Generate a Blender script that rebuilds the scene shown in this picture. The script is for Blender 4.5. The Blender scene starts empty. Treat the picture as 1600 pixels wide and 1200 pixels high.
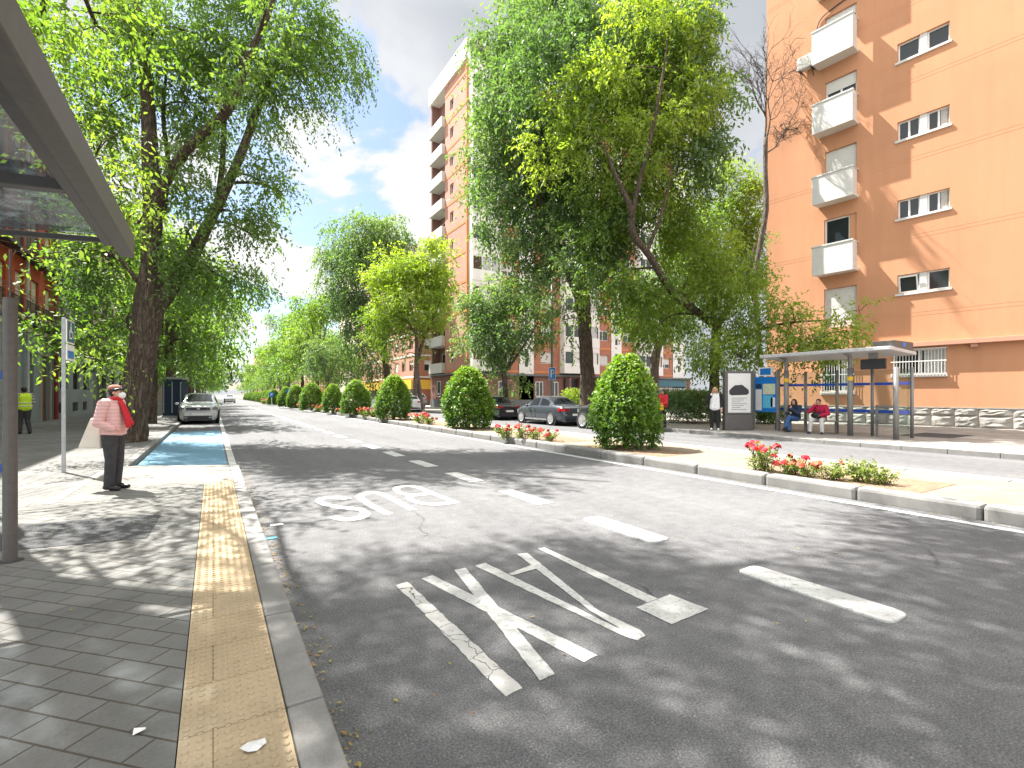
import bpy, bmesh, math, random
import numpy as np
from mathutils import Vector, Matrix
R = math.radians
sc = bpy.context.scene
COL = sc.collection
rng = np.random.default_rng(7)
random.seed(7)

# ------------------------------------------------------------------ camera, sky, sun, exposure
CZ = 1.53
YAW = R(31.3027)
cam_d = bpy.data.cameras.new('camera'); cam = bpy.data.objects.new('camera', cam_d); COL.objects.link(cam)
cam.location = (0, 0, CZ); cam.rotation_euler = (R(90), 0, -YAW)
cam_d.sensor_width = 36; cam_d.lens = 768 / 1600 * 36
cam_d.shift_y = 17 / 1600
cam_d.clip_start = 0.05; cam_d.clip_end = 3000
sc.camera = cam

SUN_EL = R(56.5); SUN_AZ = R(-27.0)
sun_dir = Vector((math.cos(SUN_EL) * math.sin(SUN_AZ), math.cos(SUN_EL) * math.cos(SUN_AZ), math.sin(SUN_EL)))
sd = bpy.data.lights.new('sun', 'SUN'); sd.energy = 3.85; sd.angle = R(0.53); sd.color = (1.0, 0.955, 0.89)
so = bpy.data.objects.new('sun', sd); COL.objects.link(so)
so.rotation_euler = (-sun_dir).to_track_quat('-Z', 'Y').to_euler(); so.location = (-20, 30, 60)

world = bpy.data.worlds.new('World'); sc.world = world; world.use_nodes = True
def build_world():
    nt = world.node_tree; n = nt.nodes; l = nt.links; n.clear()
    out = n.new('ShaderNodeOutputWorld'); bg = n.new('ShaderNodeBackground'); l.new(bg.outputs[0], out.inputs[0])
    sky = n.new('ShaderNodeTexSky'); sky.sky_type = 'NISHITA'; sky.sun_disc = False
    sky.sun_elevation = SUN_EL; sky.sun_rotation = SUN_AZ
    sky.air_density = 1.0; sky.dust_density = 1.2; sky.ozone_density = 1.5
    tc = n.new('ShaderNodeTexCoord')
    sep = n.new('ShaderNodeSeparateXYZ'); l.new(tc.outputs['Generated'], sep.inputs[0])
    def M(op, a, b=None, c=None):
        m = n.new('ShaderNodeMath'); m.operation = op
        for i, v in enumerate((a, b, c)):
            if v is None: continue
            if isinstance(v, (int, float)): m.inputs[i].default_value = v
            else: l.new(v, m.inputs[i])
        return m.outputs[0]
    zz = M('ADD', M('MAXIMUM', sep.outputs[2], 0.0), 0.22)
    cx = M('DIVIDE', sep.outputs[0], zz); cy = M('DIVIDE', sep.outputs[1], zz)
    cb = n.new('ShaderNodeCombineXYZ'); l.new(cx, cb.inputs[0]); l.new(cy, cb.inputs[1]); cb.inputs[2].default_value = 0.37
    no = n.new('ShaderNodeTexNoise'); no.inputs['Scale'].default_value = 2.3; no.inputs['Detail'].default_value = 9
    no.inputs['Roughness'].default_value = 0.56; no.inputs['Distortion'].default_value = 0.25
    l.new(cb.outputs[0], no.inputs['Vector'])
    no2 = n.new('ShaderNodeTexNoise'); no2.inputs['Scale'].default_value = 1.1; no2.inputs['Detail'].default_value = 5
    mp = n.new('ShaderNodeMapping'); mp.inputs['Location'].default_value = (3.1, 1.7, 0); l.new(cb.outputs[0], mp.inputs[0]); l.new(mp.outputs[0], no2.inputs['Vector'])
    # broad break in the cloud deck towards the middle of the street
    dp = n.new('ShaderNodeVectorMath'); dp.operation = 'DOT_PRODUCT'
    l.new(tc.outputs['Generated'], dp.inputs[0]); dp.inputs[1].default_value = GAP
    gap = n.new('ShaderNodeMapRange'); gap.interpolation_type = 'SMOOTHSTEP'; l.new(dp.outputs['Value'], gap.inputs[0])
    gap.inputs[1].default_value = 0.86; gap.inputs[2].default_value = 0.985; gap.inputs[3].default_value = 0.17; gap.inputs[4].default_value = -0.035
    cov = n.new('ShaderNodeMapRange'); cov.interpolation_type = 'SMOOTHSTEP'
    l.new(M('ADD', no.outputs[0], gap.outputs[0]), cov.inputs[0])
    cov.inputs[1].default_value = 0.43; cov.inputs[2].default_value = 0.50
    shade = n.new('ShaderNodeValToRGB'); l.new(no2.outputs[0], shade.inputs[0])
    e = shade.color_ramp.elements
    e[0].position = 0.34; e[0].color = (0.118, 0.124, 0.134, 1); e[1].position = 0.62; e[1].color = (0.165, 0.170, 0.178, 1)
    wh = n.new('ShaderNodeValToRGB'); l.new(no.outputs[0], wh.inputs[0]); e2 = wh.color_ramp.elements
    e2[0].position = 0.42; e2[0].color = (0.165, 0.175, 0.19, 1); e2[1].position = 0.62; e2[1].color = (0.24, 0.24, 0.24, 1)
    gm = n.new('ShaderNodeMapRange'); l.new(dp.outputs['Value'], gm.inputs[0]); gm.inputs[1].default_value = 0.91; gm.inputs[2].default_value = 0.985
    cm = n.new('ShaderNodeMix'); cm.data_type = 'RGBA'; l.new(gm.outputs[0], cm.inputs[0]); l.new(shade.outputs[0], cm.inputs[6]); l.new(wh.outputs[0], cm.inputs[7])
    sk = n.new('ShaderNodeVectorMath'); sk.operation = 'SCALE'; l.new(sky.outputs[0], sk.inputs[0]); sk.inputs['Scale'].default_value = 0.046
    mix = n.new('ShaderNodeMix'); mix.data_type = 'RGBA'
    l.new(cov.outputs[0], mix.inputs[0]); l.new(sk.outputs[0], mix.inputs[6]); l.new(cm.outputs[2], mix.inputs[7])
    # white cloud added overhead, above the top of the view, to lift shaded areas
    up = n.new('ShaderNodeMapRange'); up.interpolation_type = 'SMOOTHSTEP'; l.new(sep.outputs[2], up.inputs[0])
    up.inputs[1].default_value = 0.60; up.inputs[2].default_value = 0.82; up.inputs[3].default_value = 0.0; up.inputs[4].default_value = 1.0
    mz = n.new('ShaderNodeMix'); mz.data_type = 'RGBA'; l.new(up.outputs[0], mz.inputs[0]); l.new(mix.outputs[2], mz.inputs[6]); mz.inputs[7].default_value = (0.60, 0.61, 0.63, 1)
    # invented bright cloud behind the viewpoint, unseen, as extra fill for the shade
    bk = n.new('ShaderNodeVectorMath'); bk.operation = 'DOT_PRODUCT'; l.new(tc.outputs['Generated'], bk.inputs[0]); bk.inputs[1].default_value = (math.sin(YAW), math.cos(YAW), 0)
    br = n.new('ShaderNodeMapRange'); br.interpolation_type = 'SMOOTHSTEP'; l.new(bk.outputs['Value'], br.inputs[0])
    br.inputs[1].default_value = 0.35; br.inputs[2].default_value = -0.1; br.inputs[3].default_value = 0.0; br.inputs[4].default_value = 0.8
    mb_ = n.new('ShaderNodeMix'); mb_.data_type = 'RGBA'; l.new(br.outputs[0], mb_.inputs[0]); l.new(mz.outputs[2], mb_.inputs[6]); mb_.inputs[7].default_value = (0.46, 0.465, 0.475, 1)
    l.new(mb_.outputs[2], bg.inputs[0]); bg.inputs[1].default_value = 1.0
def raydir(u, v):
    t = (u - 800) / 768
    return Vector((math.sin(YAW) + t * math.cos(YAW), math.cos(YAW) - t * math.sin(YAW), (617 - v) / 768))
GAP = tuple(raydir(470, 330).normalized())
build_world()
vs = sc.view_settings; vs.view_transform = 'Standard'; vs.look = 'None'; vs.gamma = 1.0; vs.exposure = 2.30
sc.cycles.max_bounces = 5; sc.cycles.diffuse_bounces = 3; sc.cycles.glossy_bounces = 2; sc.cycles.transparent_max_bounces = 12
sc.cycles.transmission_bounces = 4; sc.cycles.caustics_reflective = False; sc.cycles.caustics_refractive = False
try: sc.cycles.use_denoising = True
except Exception: pass

# ------------------------------------------------------------------ helpers
def at(u, d, v=617.0):
    """world point seen at photo pixel (u, v) at depth d along the view axis"""
    q = raydir(u, v) * d
    return Vector((q.x, q.y, q.z + CZ))
def gnd(u, v, z=0.0):
    d = 768 * (CZ - z) / (v - 617)
    q = raydir(u, v) * d
    return Vector((q.x, q.y, z))

def tag(o, label=None, cat=None, group=None, kind=None):
    if label: o['label'] = label
    if cat: o['category'] = cat
    if group: o['group'] = group
    if kind: o['kind'] = kind
    return o
def thing(name, label, cat, loc=(0, 0, 0), rz=0.0, group=None):
    o = bpy.data.objects.new(name, None); COL.objects.link(o)
    o.location = loc; o.rotation_euler = (0, 0, rz); o.empty_display_size = 0.3
    return tag(o, label, cat, group)
def dup(root, loc=None, rz=None, label=None, scale=None):
    r = root.copy(); COL.objects.link(r)
    if loc is not None: r.location = loc
    if rz is not None: r.rotation_euler = (0, 0, rz)
    if scale is not None: r.scale = scale if hasattr(scale, '__len__') else (scale,) * 3
    if label: r['label'] = label
    for ch in root.children:
        c = ch.copy(); COL.objects.link(c); c.parent = r
        for g in ch.children:
            d = g.copy(); COL.objects.link(d); d.parent = c
    return r

class MB:
    def __init__(s): s.v = []; s.f = []; s.m = []
    def add(s, vs, fs, mi=0, T=None):
        b = len(s.v)
        s.v += [tuple(T @ Vector(p)) if T is not None else tuple(p) for p in vs]
        s.f += [tuple(b + i for i in f) for f in fs]; s.m += [mi] * len(fs)
        return s
    def box(s, x0, x1, y0, y1, z0, z1, mi=0, T=None):
        if x0 > x1: x0, x1 = x1, x0
        if y0 > y1: y0, y1 = y1, y0
        v = [(x0, y0, z0), (x1, y0, z0), (x1, y1, z0), (x0, y1, z0), (x0, y0, z1), (x1, y0, z1), (x1, y1, z1), (x0, y1, z1)]
        f = [(3, 2, 1, 0), (4, 5, 6, 7), (0, 1, 5, 4), (1, 2, 6, 5), (2, 3, 7, 6), (3, 0, 4, 7)]
        return s.add(v, f, mi, T)
    def prism(s, poly, z0, z1, mi=0, T=None):
        a = sum(poly[i][0] * poly[(i + 1) % len(poly)][1] - poly[(i + 1) % len(poly)][0] * poly[i][1] for i in range(len(poly)))
        if a < 0: poly = poly[::-1]
        n = len(poly)
        v = [(p[0], p[1], z0) for p in poly] + [(p[0], p[1], z1) for p in poly]
        f = [tuple(range(n - 1, -1, -1)), tuple(range(n, 2 * n))] + [(i, (i + 1) % n, n + (i + 1) % n, n + i) for i in range(n)]
        return s.add(v, f, mi, T)
    def sheet(s, poly, z, mi=0, T=None):
        a = sum(poly[i][0] * poly[(i + 1) % len(poly)][1] - poly[(i + 1) % len(poly)][0] * poly[i][1] for i in range(len(poly)))
        if a < 0: poly = poly[::-1]
        return s.add([(p[0], p[1], z) for p in poly], [tuple(range(len(poly)))], mi, T)
    def tube(s, path, radii, n=10, mi=0, cap=True, T=None, noise=0.0):
        P = [Vector(p) for p in path]
        if not hasattr(radii, '__len__'): radii = [radii] * len(P)
        vs = []; fs = []; up = None
        for i, p in enumerate(P):
            t = (P[min(i + 1, len(P) - 1)] - P[max(i - 1, 0)])
            t = t.normalized() if t.length > 1e-9 else Vector((0, 0, 1))
            if up is None:
                a = Vector((1, 0, 0)) if abs(t.x) < 0.8 else Vector((0, 1, 0))
                up = (a - t * a.dot(t)).normalized()
            else:
                up = up - t * up.dot(t); up = up.normalized() if up.length > 1e-6 else t.orthogonal().normalized()
            w = t.cross(up)
            for k in range(n):
                an = 2 * math.pi * k / n
                r = radii[i] * (1 + (random.uniform(-noise, noise) if noise else 0))
                vs.append(p + (up * math.cos(an) + w * math.sin(an)) * r)
        for i in range(len(P) - 1):
            for k in range(n):
                a = i * n + k; b = i * n + (k + 1) % n
                fs.append((a, b, b + n, a + n))
        if cap:
            fs.append(tuple(range(n - 1, -1, -1))); fs.append(tuple((len(P) - 1) * n + k for k in range(n)))
        return s.add(vs, fs, mi, T)
    def lathe(s, prof, n=20, mi=0, T=None):
        """prof: (radius, z) from bottom to top"""
        vs = []; fs = []
        for r, z in prof:
            for k in range(n):
                a = 2 * math.pi * k / n; vs.append((r * math.cos(a), r * math.sin(a), z))
        for i in range(len(prof) - 1):
            for k in range(n):
                a = i * n + k; b = i * n + (k + 1) % n; fs.append((a, b, b + n, a + n))
        fs.append(tuple(range(n - 1, -1, -1))); fs.append(tuple((len(prof) - 1) * n + k for k in range(n)))
        return s.add(vs, fs, mi, T)
    def ball(s, c, r, nu=12, nv=8, mi=0, T=None):
        r = r if hasattr(r, '__len__') else (r, r, r)
        prof = [(max(math.sin(math.pi * j / nv), 0.001), -math.cos(math.pi * j / nv)) for j in range(nv + 1)]
        M = Matrix.Translation(c) @ Matrix.Diagonal((r[0], r[1], r[2], 1))
        if T is not None: M = T @ M
        return s.lathe(prof, nu, mi, M)
    def build(s, name, mats, parent=None, smooth=False, bevel=0.0, loc=None):
        me = bpy.data.meshes.new(name); me.from_pydata(s.v, [], s.f)
        mats = mats if isinstance(mats, (list, tuple)) else [mats]
        for m in mats: me.materials.append(m)
        if len(mats) > 1: me.polygons.foreach_set('material_index', s.m)
        if smooth: me.polygons.foreach_set('use_smooth', [True] * len(me.polygons))
        me.update()
        o = bpy.data.objects.new(name, me); COL.objects.link(o)
        if parent is not None: o.parent = parent
        if loc is not None: o.location = loc
        if bevel > 0:
            b = o.modifiers.new('bevel', 'BEVEL'); b.width = bevel; b.segments = 2; b.limit_method = 'ANGLE'; b.angle_limit = R(40)
        if smooth == 'auto':
            pass
        return o
def struct(o): o['kind'] = 'structure'; return o

def smooth_path(pts, radii, sub=5):
    """Catmull-Rom resample of points and radii"""
    P = [Vector(p) for p in pts]; out = []; rr = []
    for i in range(len(P) - 1):
        p0 = P[max(i - 1, 0)]; p1 = P[i]; p2 = P[i + 1]; p3 = P[min(i + 2, len(P) - 1)]
        for k in range(sub):
            t = k / sub
            out.append(0.5 * ((2 * p1) + (p2 - p0) * t + (2 * p0 - 5 * p1 + 4 * p2 - p3) * t * t + (3 * p1 - p0 - 3 * p2 + p3) * t ** 3))
            rr.append(radii[i] * (1 - t) + radii[i + 1] * t)
    out.append(P[-1]); rr.append(radii[-1])
    return out, rr

# ------------------------------------------------------------------ materials
class NT:
    """small node helper"""
    def __init__(s, name):
        s.mat = bpy.data.materials.new(name); s.mat.use_nodes = True
        s.t = s.mat.node_tree; s.n = s.t.nodes; s.l = s.t.links
        s.bsdf = s.n['Principled BSDF']; s.out = s.n['Material Output']
        s.geo = None; s.tc = None
    def pos(s):
        if not s.geo: s.geo = s.n.new('ShaderNodeNewGeometry')
        return s.geo.outputs['Position']
    def obj(s):
        if not s.tc: s.tc = s.n.new('ShaderNodeTexCoord')
        return s.tc.outputs['Object']
    def mapping(s, vec, scale=(1, 1, 1), rot=(0, 0, 0), loc=(0, 0, 0)):
        m = s.n.new('ShaderNodeMapping'); s.l.new(vec, m.inputs[0])
        m.inputs['Scale'].default_value = scale; m.inputs['Rotation'].default_value = rot; m.inputs['Location'].default_value = loc
        return m.outputs[0]
    def noise(s, vec, scale, detail=4, rough=0.55, dist=0.0):
        m = s.n.new('ShaderNodeTexNoise'); s.l.new(vec, m.inputs['Vector']); m.inputs['Scale'].default_value = scale
        m.inputs['Detail'].default_value = detail; m.inputs['Roughness'].default_value = rough; m.inputs['Distortion'].default_value = dist
        return m.outputs[0]
    def voro(s, vec, scale, feature='F1', out='Distance', rand=1.0):
        m = s.n.new('ShaderNodeTexVoronoi'); m.feature = feature; s.l.new(vec, m.inputs['Vector']); m.inputs['Scale'].default_value = scale
        m.inputs['Randomness'].default_value = rand
        return m.outputs[out]
    def ramp(s, fac, stops):
        m = s.n.new('ShaderNodeValToRGB'); s.l.new(fac, m.inputs[0]); e = m.color_ramp.elements
        while len(e) < len(stops): e.new(0.5)
        for k, (p, c) in zip(e, stops): k.position = p; k.color = c if len(c) == 4 else (*c, 1)
        return m.outputs[0]
    def range(s, fac, a, b, c=0.0, d=1.0):
        m = s.n.new('ShaderNodeMapRange'); s.l.new(fac, m.inputs[0])
        for i, x in enumerate((a, b, c, d)): m.inputs[i + 1].default_value = x
        return m.outputs[0]
    def math(s, op, a, b=0.0):
        m = s.n.new('ShaderNodeMath'); m.operation = op
        for i, x in enumerate((a, b)):
            if isinstance(x, (int, float)): m.inputs[i].default_value = x
            else: s.l.new(x, m.inputs[i])
        return m.outputs[0]
    def mix(s, fac, a, b, mode='MIX'):
        m = s.n.new('ShaderNodeMix'); m.data_type = 'RGBA'; m.blend_type = mode
        for i, x in ((0, fac), (6, a), (7, b)):
            if isinstance(x, (int, float)): m.inputs[i].default_value = x
            elif isinstance(x, tuple): m.inputs[i].default_value = x if len(x) == 4 else (*x, 1)
            else: s.l.new(x, m.inputs[i])
        return m.outputs[2]
    def bump(s, h, strength=0.3, dist=0.01):
        m = s.n.new('ShaderNodeBump'); s.l.new(h, m.inputs['Height']); m.inputs['Strength'].default_value = strength; m.inputs['Distance'].default_value = dist
        s.l.new(m.outputs[0], s.bsdf.inputs['Normal'])
        return m.outputs[0]
    def set(s, color=None, rough=None, metal=None, spec=None):
        for k, x in (('Base Color', color), ('Roughness', rough), ('Metallic', metal), ('Specular IOR Level', spec)):
            if x is None: continue
            if isinstance(x, (int, float)): s.bsdf.inputs[k].default_value = x
            elif isinstance(x, tuple): s.bsdf.inputs[k].default_value = x if len(x) == 4 else (*x, 1)
            else: s.l.new(x, s.bsdf.inputs[k])
        return s

def plain(name, c, rough=0.6, metal=0.0, var=0.12, scale=6.0, bump=0.0, bscale=60, spec=0.4, world=False):
    """paint, plastic, cloth and the like: one colour with slight wear"""
    k = NT(name); v = k.pos() if world else k.obj()
    f = k.noise(v, scale, 6, 0.6)
    a = tuple(max(0, x * (1 - var)) for x in c); b = tuple(min(1, x * (1 + var)) for x in c)
    k.set(k.ramp(f, [(0.3, a), (0.7, b)]), rough, metal, spec)
    if bump: k.bump(k.noise(v, bscale, 3, 0.6), bump, 0.01)
    return k.mat

MAT = {}
def asphalt(name, lo, hi, spots=True):
    k = NT(name); p = k.pos()
    big = k.noise(p, 0.35, 5, 0.6, 0.4); fine = k.noise(p, 90, 3, 0.7); mid = k.noise(p, 6, 6, 0.65)
    base = k.ramp(big, [(0.3, lo), (0.7, hi)])
    base = k.mix(0.5, base, k.ramp(mid, [(0.3, tuple(x * 0.82 for x in lo)), (0.72, tuple(x * 1.12 for x in hi))]))
    grain = k.ramp(fine, [(0.34, (0.48, 0.48, 0.485)), (0.50, (0.9, 0.9, 0.9)), (0.66, (1.5, 1.5, 1.5))])
    lane = k.noise(k.mapping(p, scale=(0.9, 0.035, 1)), 1.6, 4, 0.6); base = k.mix(0.55, base, k.ramp(lane, [(0.35, (0.80, 0.80, 0.81)), (0.65, (1.12, 1.12, 1.11))]), 'MULTIPLY')
    col = k.mix(0.85, base, grain, 'MULTIPLY')
    chips = k.voro(p, 52, 'F1', 'Distance')
    chipm = k.math('MULTIPLY', k.range(chips, 0.05, 0.20, 1.0, 0.0), k.range(k.noise(p, 17, 2), 0.50, 0.58))
    col = k.mix(k.math('MULTIPLY', chipm, 0.85), col, (0.42, 0.41, 0.40))
    wn = k.n.new('ShaderNodeTexNoise'); wn.inputs['Scale'].default_value = 2.0; wn.inputs['Detail'].default_value = 6; k.l.new(p, wn.inputs['Vector'])
    cr = k.voro(k.mix(0.25, p, wn.outputs['Color']), 0.45, 'DISTANCE_TO_EDGE', 'Distance')
    crm = k.math('MULTIPLY', k.range(cr, 0.0, 0.006, 1.0, 0.0), k.range(k.noise(p, 0.6, 3), 0.5, 0.62))
    col = k.mix(k.math('MULTIPLY', crm, 0.6), col, (0.02, 0.02, 0.02))
    oil = k.range(k.noise(k.mapping(p, scale=(1, 0.5, 1), loc=(3, 7, 0)), 1.3, 6, 0.7, 0.8), 0.58, 0.74); col = k.mix(k.math('MULTIPLY', oil, 0.40), col, tuple(x * 0.5 for x in lo))
    k.set(col, 0.88, 0, 0.25); k.bump(k.math('ADD', fine, k.math('MULTIPLY', chips, 0.8)), 0.55, 0.008)
    return k.mat
MAT['asphalt'] = asphalt('asphalt', (0.108, 0.108, 0.113), (0.158, 0.158, 0.161))
MAT['patch'] = asphalt('asphalt_patch', (0.055, 0.057, 0.06), (0.085, 0.087, 0.09))

def road_paint():
    k = NT('road_paint'); p = k.pos()
    w = k.noise(p, 26, 6, 0.72); g = k.noise(p, 120, 3, 0.7); st = k.noise(p, 3.0, 6, 0.6)
    col = k.ramp(st, [(0.3, (0.42, 0.42, 0.405)), (0.7, (0.58, 0.58, 0.565))])
    wear = k.math('MULTIPLY', k.range(w, 0.53, 0.64), 0.8)
    col = k.mix(wear, col, (0.24, 0.235, 0.23))
    col = k.mix(0.4, col, k.ramp(g, [(0.3, (0.6, 0.6, 0.6)), (0.7, (1.1, 1.1, 1.1))]), 'MULTIPLY')
    k.set(col, 0.75, 0, 0.3); k.bump(g, 0.35, 0.005)
    return k.mat
MAT['paint'] = road_paint()
def cracked_paint():
    k = NT('cracked_road_paint'); p = k.pos()
    n = k.n.new('ShaderNodeTexNoise'); n.inputs['Scale'].default_value = 9; n.inputs['Detail'].default_value = 4; k.l.new(p, n.inputs['Vector'])
    q = k.mix(0.10, p, n.outputs['Color'])
    cr = k.voro(q, 5.5, 'DISTANCE_TO_EDGE', 'Distance'); crack = k.range(cr, 0.004, 0.022, 1.0, 0.0)
    st = k.noise(p, 6, 6, 0.6); g = k.noise(p, 120, 3, 0.7)
    col = k.ramp(st, [(0.3, (0.42, 0.41, 0.39)), (0.7, (0.55, 0.54, 0.52))])
    col = k.mix(crack, col, (0.05, 0.05, 0.05))
    col = k.mix(k.range(k.noise(p, 18, 5, .7), 0.6, 0.68), col, (0.20, 0.19, 0.18))
    k.set(col, 0.78, 0, 0.3); k.bump(k.math('ADD', k.math('MULTIPLY', cr, 3.0), g), 0.4, 0.006)
    return k.mat
MAT['paint_cracked'] = cracked_paint()
def blue_paint():
    k = NT('blue_bay_paint'); p = k.pos()
    w = k.noise(p, 5, 6, 0.7); f = k.noise(p, 80, 3, 0.7)
    col = k.ramp(k.noise(p, 0.9, 5), [(0.3, (0.095, 0.21, 0.30)), (0.7, (0.13, 0.265, 0.37))])
    col = k.mix(k.math('MULTIPLY', k.range(w, 0.56, 0.7), 0.6), col, (0.16, 0.19, 0.21))
    col = k.mix(0.6, col, k.ramp(f, [(0.3, (0.65, 0.65, 0.65)), (0.65, (1.2, 1.2, 1.2))]), 'MULTIPLY')
    k.set(col, 0.85); k.bump(f, 0.4, 0.006); return k.mat
MAT['blue_bay'] = blue_paint()

def pavers(name, c1, c2, mortar, w, h, rot, off=0.5, msize=0.012, grime=(0.6, 1.1)):
    k = NT(name); p = k.pos(); q = k.mapping(p, rot=(0, 0, rot))
    b = k.n.new('ShaderNodeTexBrick'); k.l.new(q, b.inputs['Vector']); b.offset = off; b.inputs['Scale'].default_value = 1.0
    b.inputs['Brick Width'].default_value = w; b.inputs['Row Height'].default_value = h
    b.inputs['Mortar Size'].default_value = msize; b.inputs['Mortar Smooth'].default_value = 0.4; b.inputs['Bias'].default_value = 0.0
    b.inputs['Color1'].default_value = (*c1, 1); b.inputs['Color2'].default_value = (*c2, 1); b.inputs['Mortar'].default_value = (*mortar, 1)
    g = k.noise(p, 1.1, 6, 0.65, 0.3); fi = k.noise(p, 70, 4, 0.7); sp = k.noise(p, 7, 5, 0.7)
    col = k.mix(0.8, b.outputs['Color'], k.ramp(g, [(0.3, (grime[0],) * 3), (0.7, (grime[1],) * 3)]), 'MULTIPLY')
    col = k.mix(0.5, col, k.ramp(fi, [(0.3, (0.75,) * 3), (0.7, (1.2,) * 3)]), 'MULTIPLY')
    col = k.mix(k.math('MULTIPLY', k.range(sp, 0.62, 0.72), 0.35), col, tuple(x * 0.45 for x in c1))
    gum = k.math('MULTIPLY', k.range(k.voro(p, 2.6, 'F1', 'Distance'), 0.035, 0.055, 1.0, 0.0), k.range(k.noise(p, 0.9, 2), 0.48, 0.52))
    col = k.mix(k.math('MULTIPLY', gum, 0.45), col, tuple(x * 0.35 for x in c1))
    dirt = k.range(k.noise(p, 2.4, 7, 0.7, 0.5), 0.50, 0.68)
    col = k.mix(k.math('MULTIPLY', dirt, 0.28), col, tuple(x * f_ for x, f_ in zip(c1, (0.60, 0.55, 0.48))))
    k.set(col, 0.9, 0, 0.15)
    k.bump(k.math('SUBTRACT', k.math('MULTIPLY', fi, 0.25), b.outputs['Fac']), 0.5, 0.006)
    return k.mat
MAT['pavers'] = pavers('diagonal_pavers', (0.170, 0.170, 0.163), (0.20, 0.20, 0.191), (0.095, 0.082, 0.066), 0.29, 0.146, R(45), 0.5, 0.006)
MAT['far_pavers'] = pavers('pale_pavers', (0.32, 0.297, 0.27), (0.36, 0.336, 0.307), (0.24, 0.22, 0.20), 0.4, 0.4, 0, 0.0, 0.008)
MAT['light_concrete'] = pavers('light_slabs', (0.20, 0.190, 0.172), (0.228, 0.217, 0.196), (0.14, 0.13, 0.12), 0.6, 0.4, R(45), 0.5, 0.005, (0.75, 1.1))
MAT['walk'] = pavers('pavement_slabs', (0.172, 0.170, 0.165), (0.20, 0.197, 0.19), (0.125, 0.12, 0.115), 0.4, 0.4, 0, 0.5, 0.006)
MAT['median'] = pavers('sandy_median_pavers', (0.235, 0.198, 0.156), (0.262, 0.222, 0.176), (0.17, 0.132, 0.095), 1.6, 0.16, R(20), 0.5, 0.01, (0.8, 1.1))
MAT['tactile'] = pavers('tactile_paving', (0.44, 0.345, 0.225), (0.48, 0.385, 0.26), (0.24, 0.175, 0.11), 4.0, 0.4, 0, 0.5, 0.003, (0.68, 1.12))
def kerbstone():
    k = NT('granite_kerb'); p = k.pos()
    f = k.noise(p, 140, 3, 0.75); g = k.noise(p, 2.2, 6, 0.65); v = k.voro(p, 200, 'F1', 'Color')
    col = k.ramp(g, [(0.3, (0.165, 0.163, 0.157)), (0.7, (0.255, 0.25, 0.24))])
    col = k.mix(0.45, col, k.ramp(f, [(0.3, (0.6,) * 3), (0.7, (1.25,) * 3)]), 'MULTIPLY')
    stain = k.range(k.noise(p, 5, 5, .7), 0.56, 0.72)
    col = k.mix(k.math('MULTIPLY', stain, 0.35), col, (0.16, 0.15, 0.135))
    k.set(col, 0.8, 0, 0.3); k.bump(f, 0.4, 0.004); return k.mat
MAT['kerb'] = kerbstone()
MAT['ground'] = plain('ground_earth', (0.20, 0.19, 0.17), 0.9, world=True, scale=0.3)
MAT['soil'] = plain('garden_soil', (0.185, 0.13, 0.085), 0.95, var=0.35, scale=14, bump=0.8, bscale=40, world=True)

def stucco(name, c, var=0.06, bump=0.25):
    k = NT(name); p = k.pos()
    g = k.noise(p, 0.35, 6, 0.6); f = k.noise(p, 45, 4, 0.7)
    q = k.mapping(p, scale=(2.2, 2.2, 0.22)); s = k.noise(q, 1.0, 5, 0.65)
    col = k.ramp(g, [(0.3, tuple(x * (1 - var) for x in c)), (0.7, tuple(min(1, x * (1 + var)) for x in c))])
    col = k.mix(0.5, col, k.ramp(s, [(0.35, (0.90,) * 3), (0.65, (1.04,) * 3)]), 'MULTIPLY')
    k.set(col, 0.9, 0, 0.2); k.bump(f, bump, 0.006); return k.mat
MAT['orange'] = stucco('orange_render', (0.515, 0.258, 0.145))
MAT['orange_trim'] = stucco('salmon_trim', (0.47, 0.26, 0.18))
MAT['red_render'] = stucco('red_render', (0.42, 0.085, 0.045))
MAT['grey_render'] = stucco('grey_render', (0.27, 0.30, 0.32))
MAT['grey_dark'] = stucco('dark_grey_render', (0.16, 0.17, 0.175))
MAT['cream'] = stucco('cream_render', (0.60, 0.52, 0.42))
MAT['white_render'] = stucco('white_render', (0.74, 0.73, 0.70))
MAT['pale_stone'] = stucco('pale_stone', (0.40, 0.35, 0.30))
MAT['pink_render'] = stucco('pink_render', (0.55, 0.33, 0.26))
def brick(name, c1, c2, mort, axis):
    k = NT(name); p = k.pos()
    q = k.mapping(p, rot=(R(90), 0, 0)) if axis == 'x' else k.mapping(p, rot=(R(90), 0, R(90)))
    sepn = k.n.new('ShaderNodeSeparateXYZ'); k.l.new(p, sepn.inputs[0]); cmb = k.n.new('ShaderNodeCombineXYZ')
    k.l.new(sepn.outputs[0 if axis == 'x' else 1], cmb.inputs[0]); k.l.new(sepn.outputs[2], cmb.inputs[1])
    b = k.n.new('ShaderNodeTexBrick'); k.l.new(cmb.outputs[0], b.inputs['Vector']); b.inputs['Scale'].default_value = 1.0
    b.inputs['Brick Width'].default_value = 0.25; b.inputs['Row Height'].default_value = 0.075; b.inputs['Mortar Size'].default_value = 0.008
    b.inputs['Color1'].default_value = (*c1, 1); b.inputs['Color2'].default_value = (*c2, 1); b.inputs['Mortar'].default_value = (*mort, 1)
    g = k.noise(p, 0.5, 6, 0.6)
    col = k.mix(0.7, b.outputs['Color'], k.ramp(g, [(0.3, (0.8,) * 3), (0.7, (1.12,) * 3)]), 'MULTIPLY')
    k.set(col, 0.9, 0, 0.2); k.bump(b.outputs['Fac'], -0.3, 0.006); return k.mat
MAT['brick_y'] = brick('red_brick', (0.40, 0.185, 0.13), (0.46, 0.225, 0.165), (0.45, 0.34, 0.29), 'y')
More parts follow.
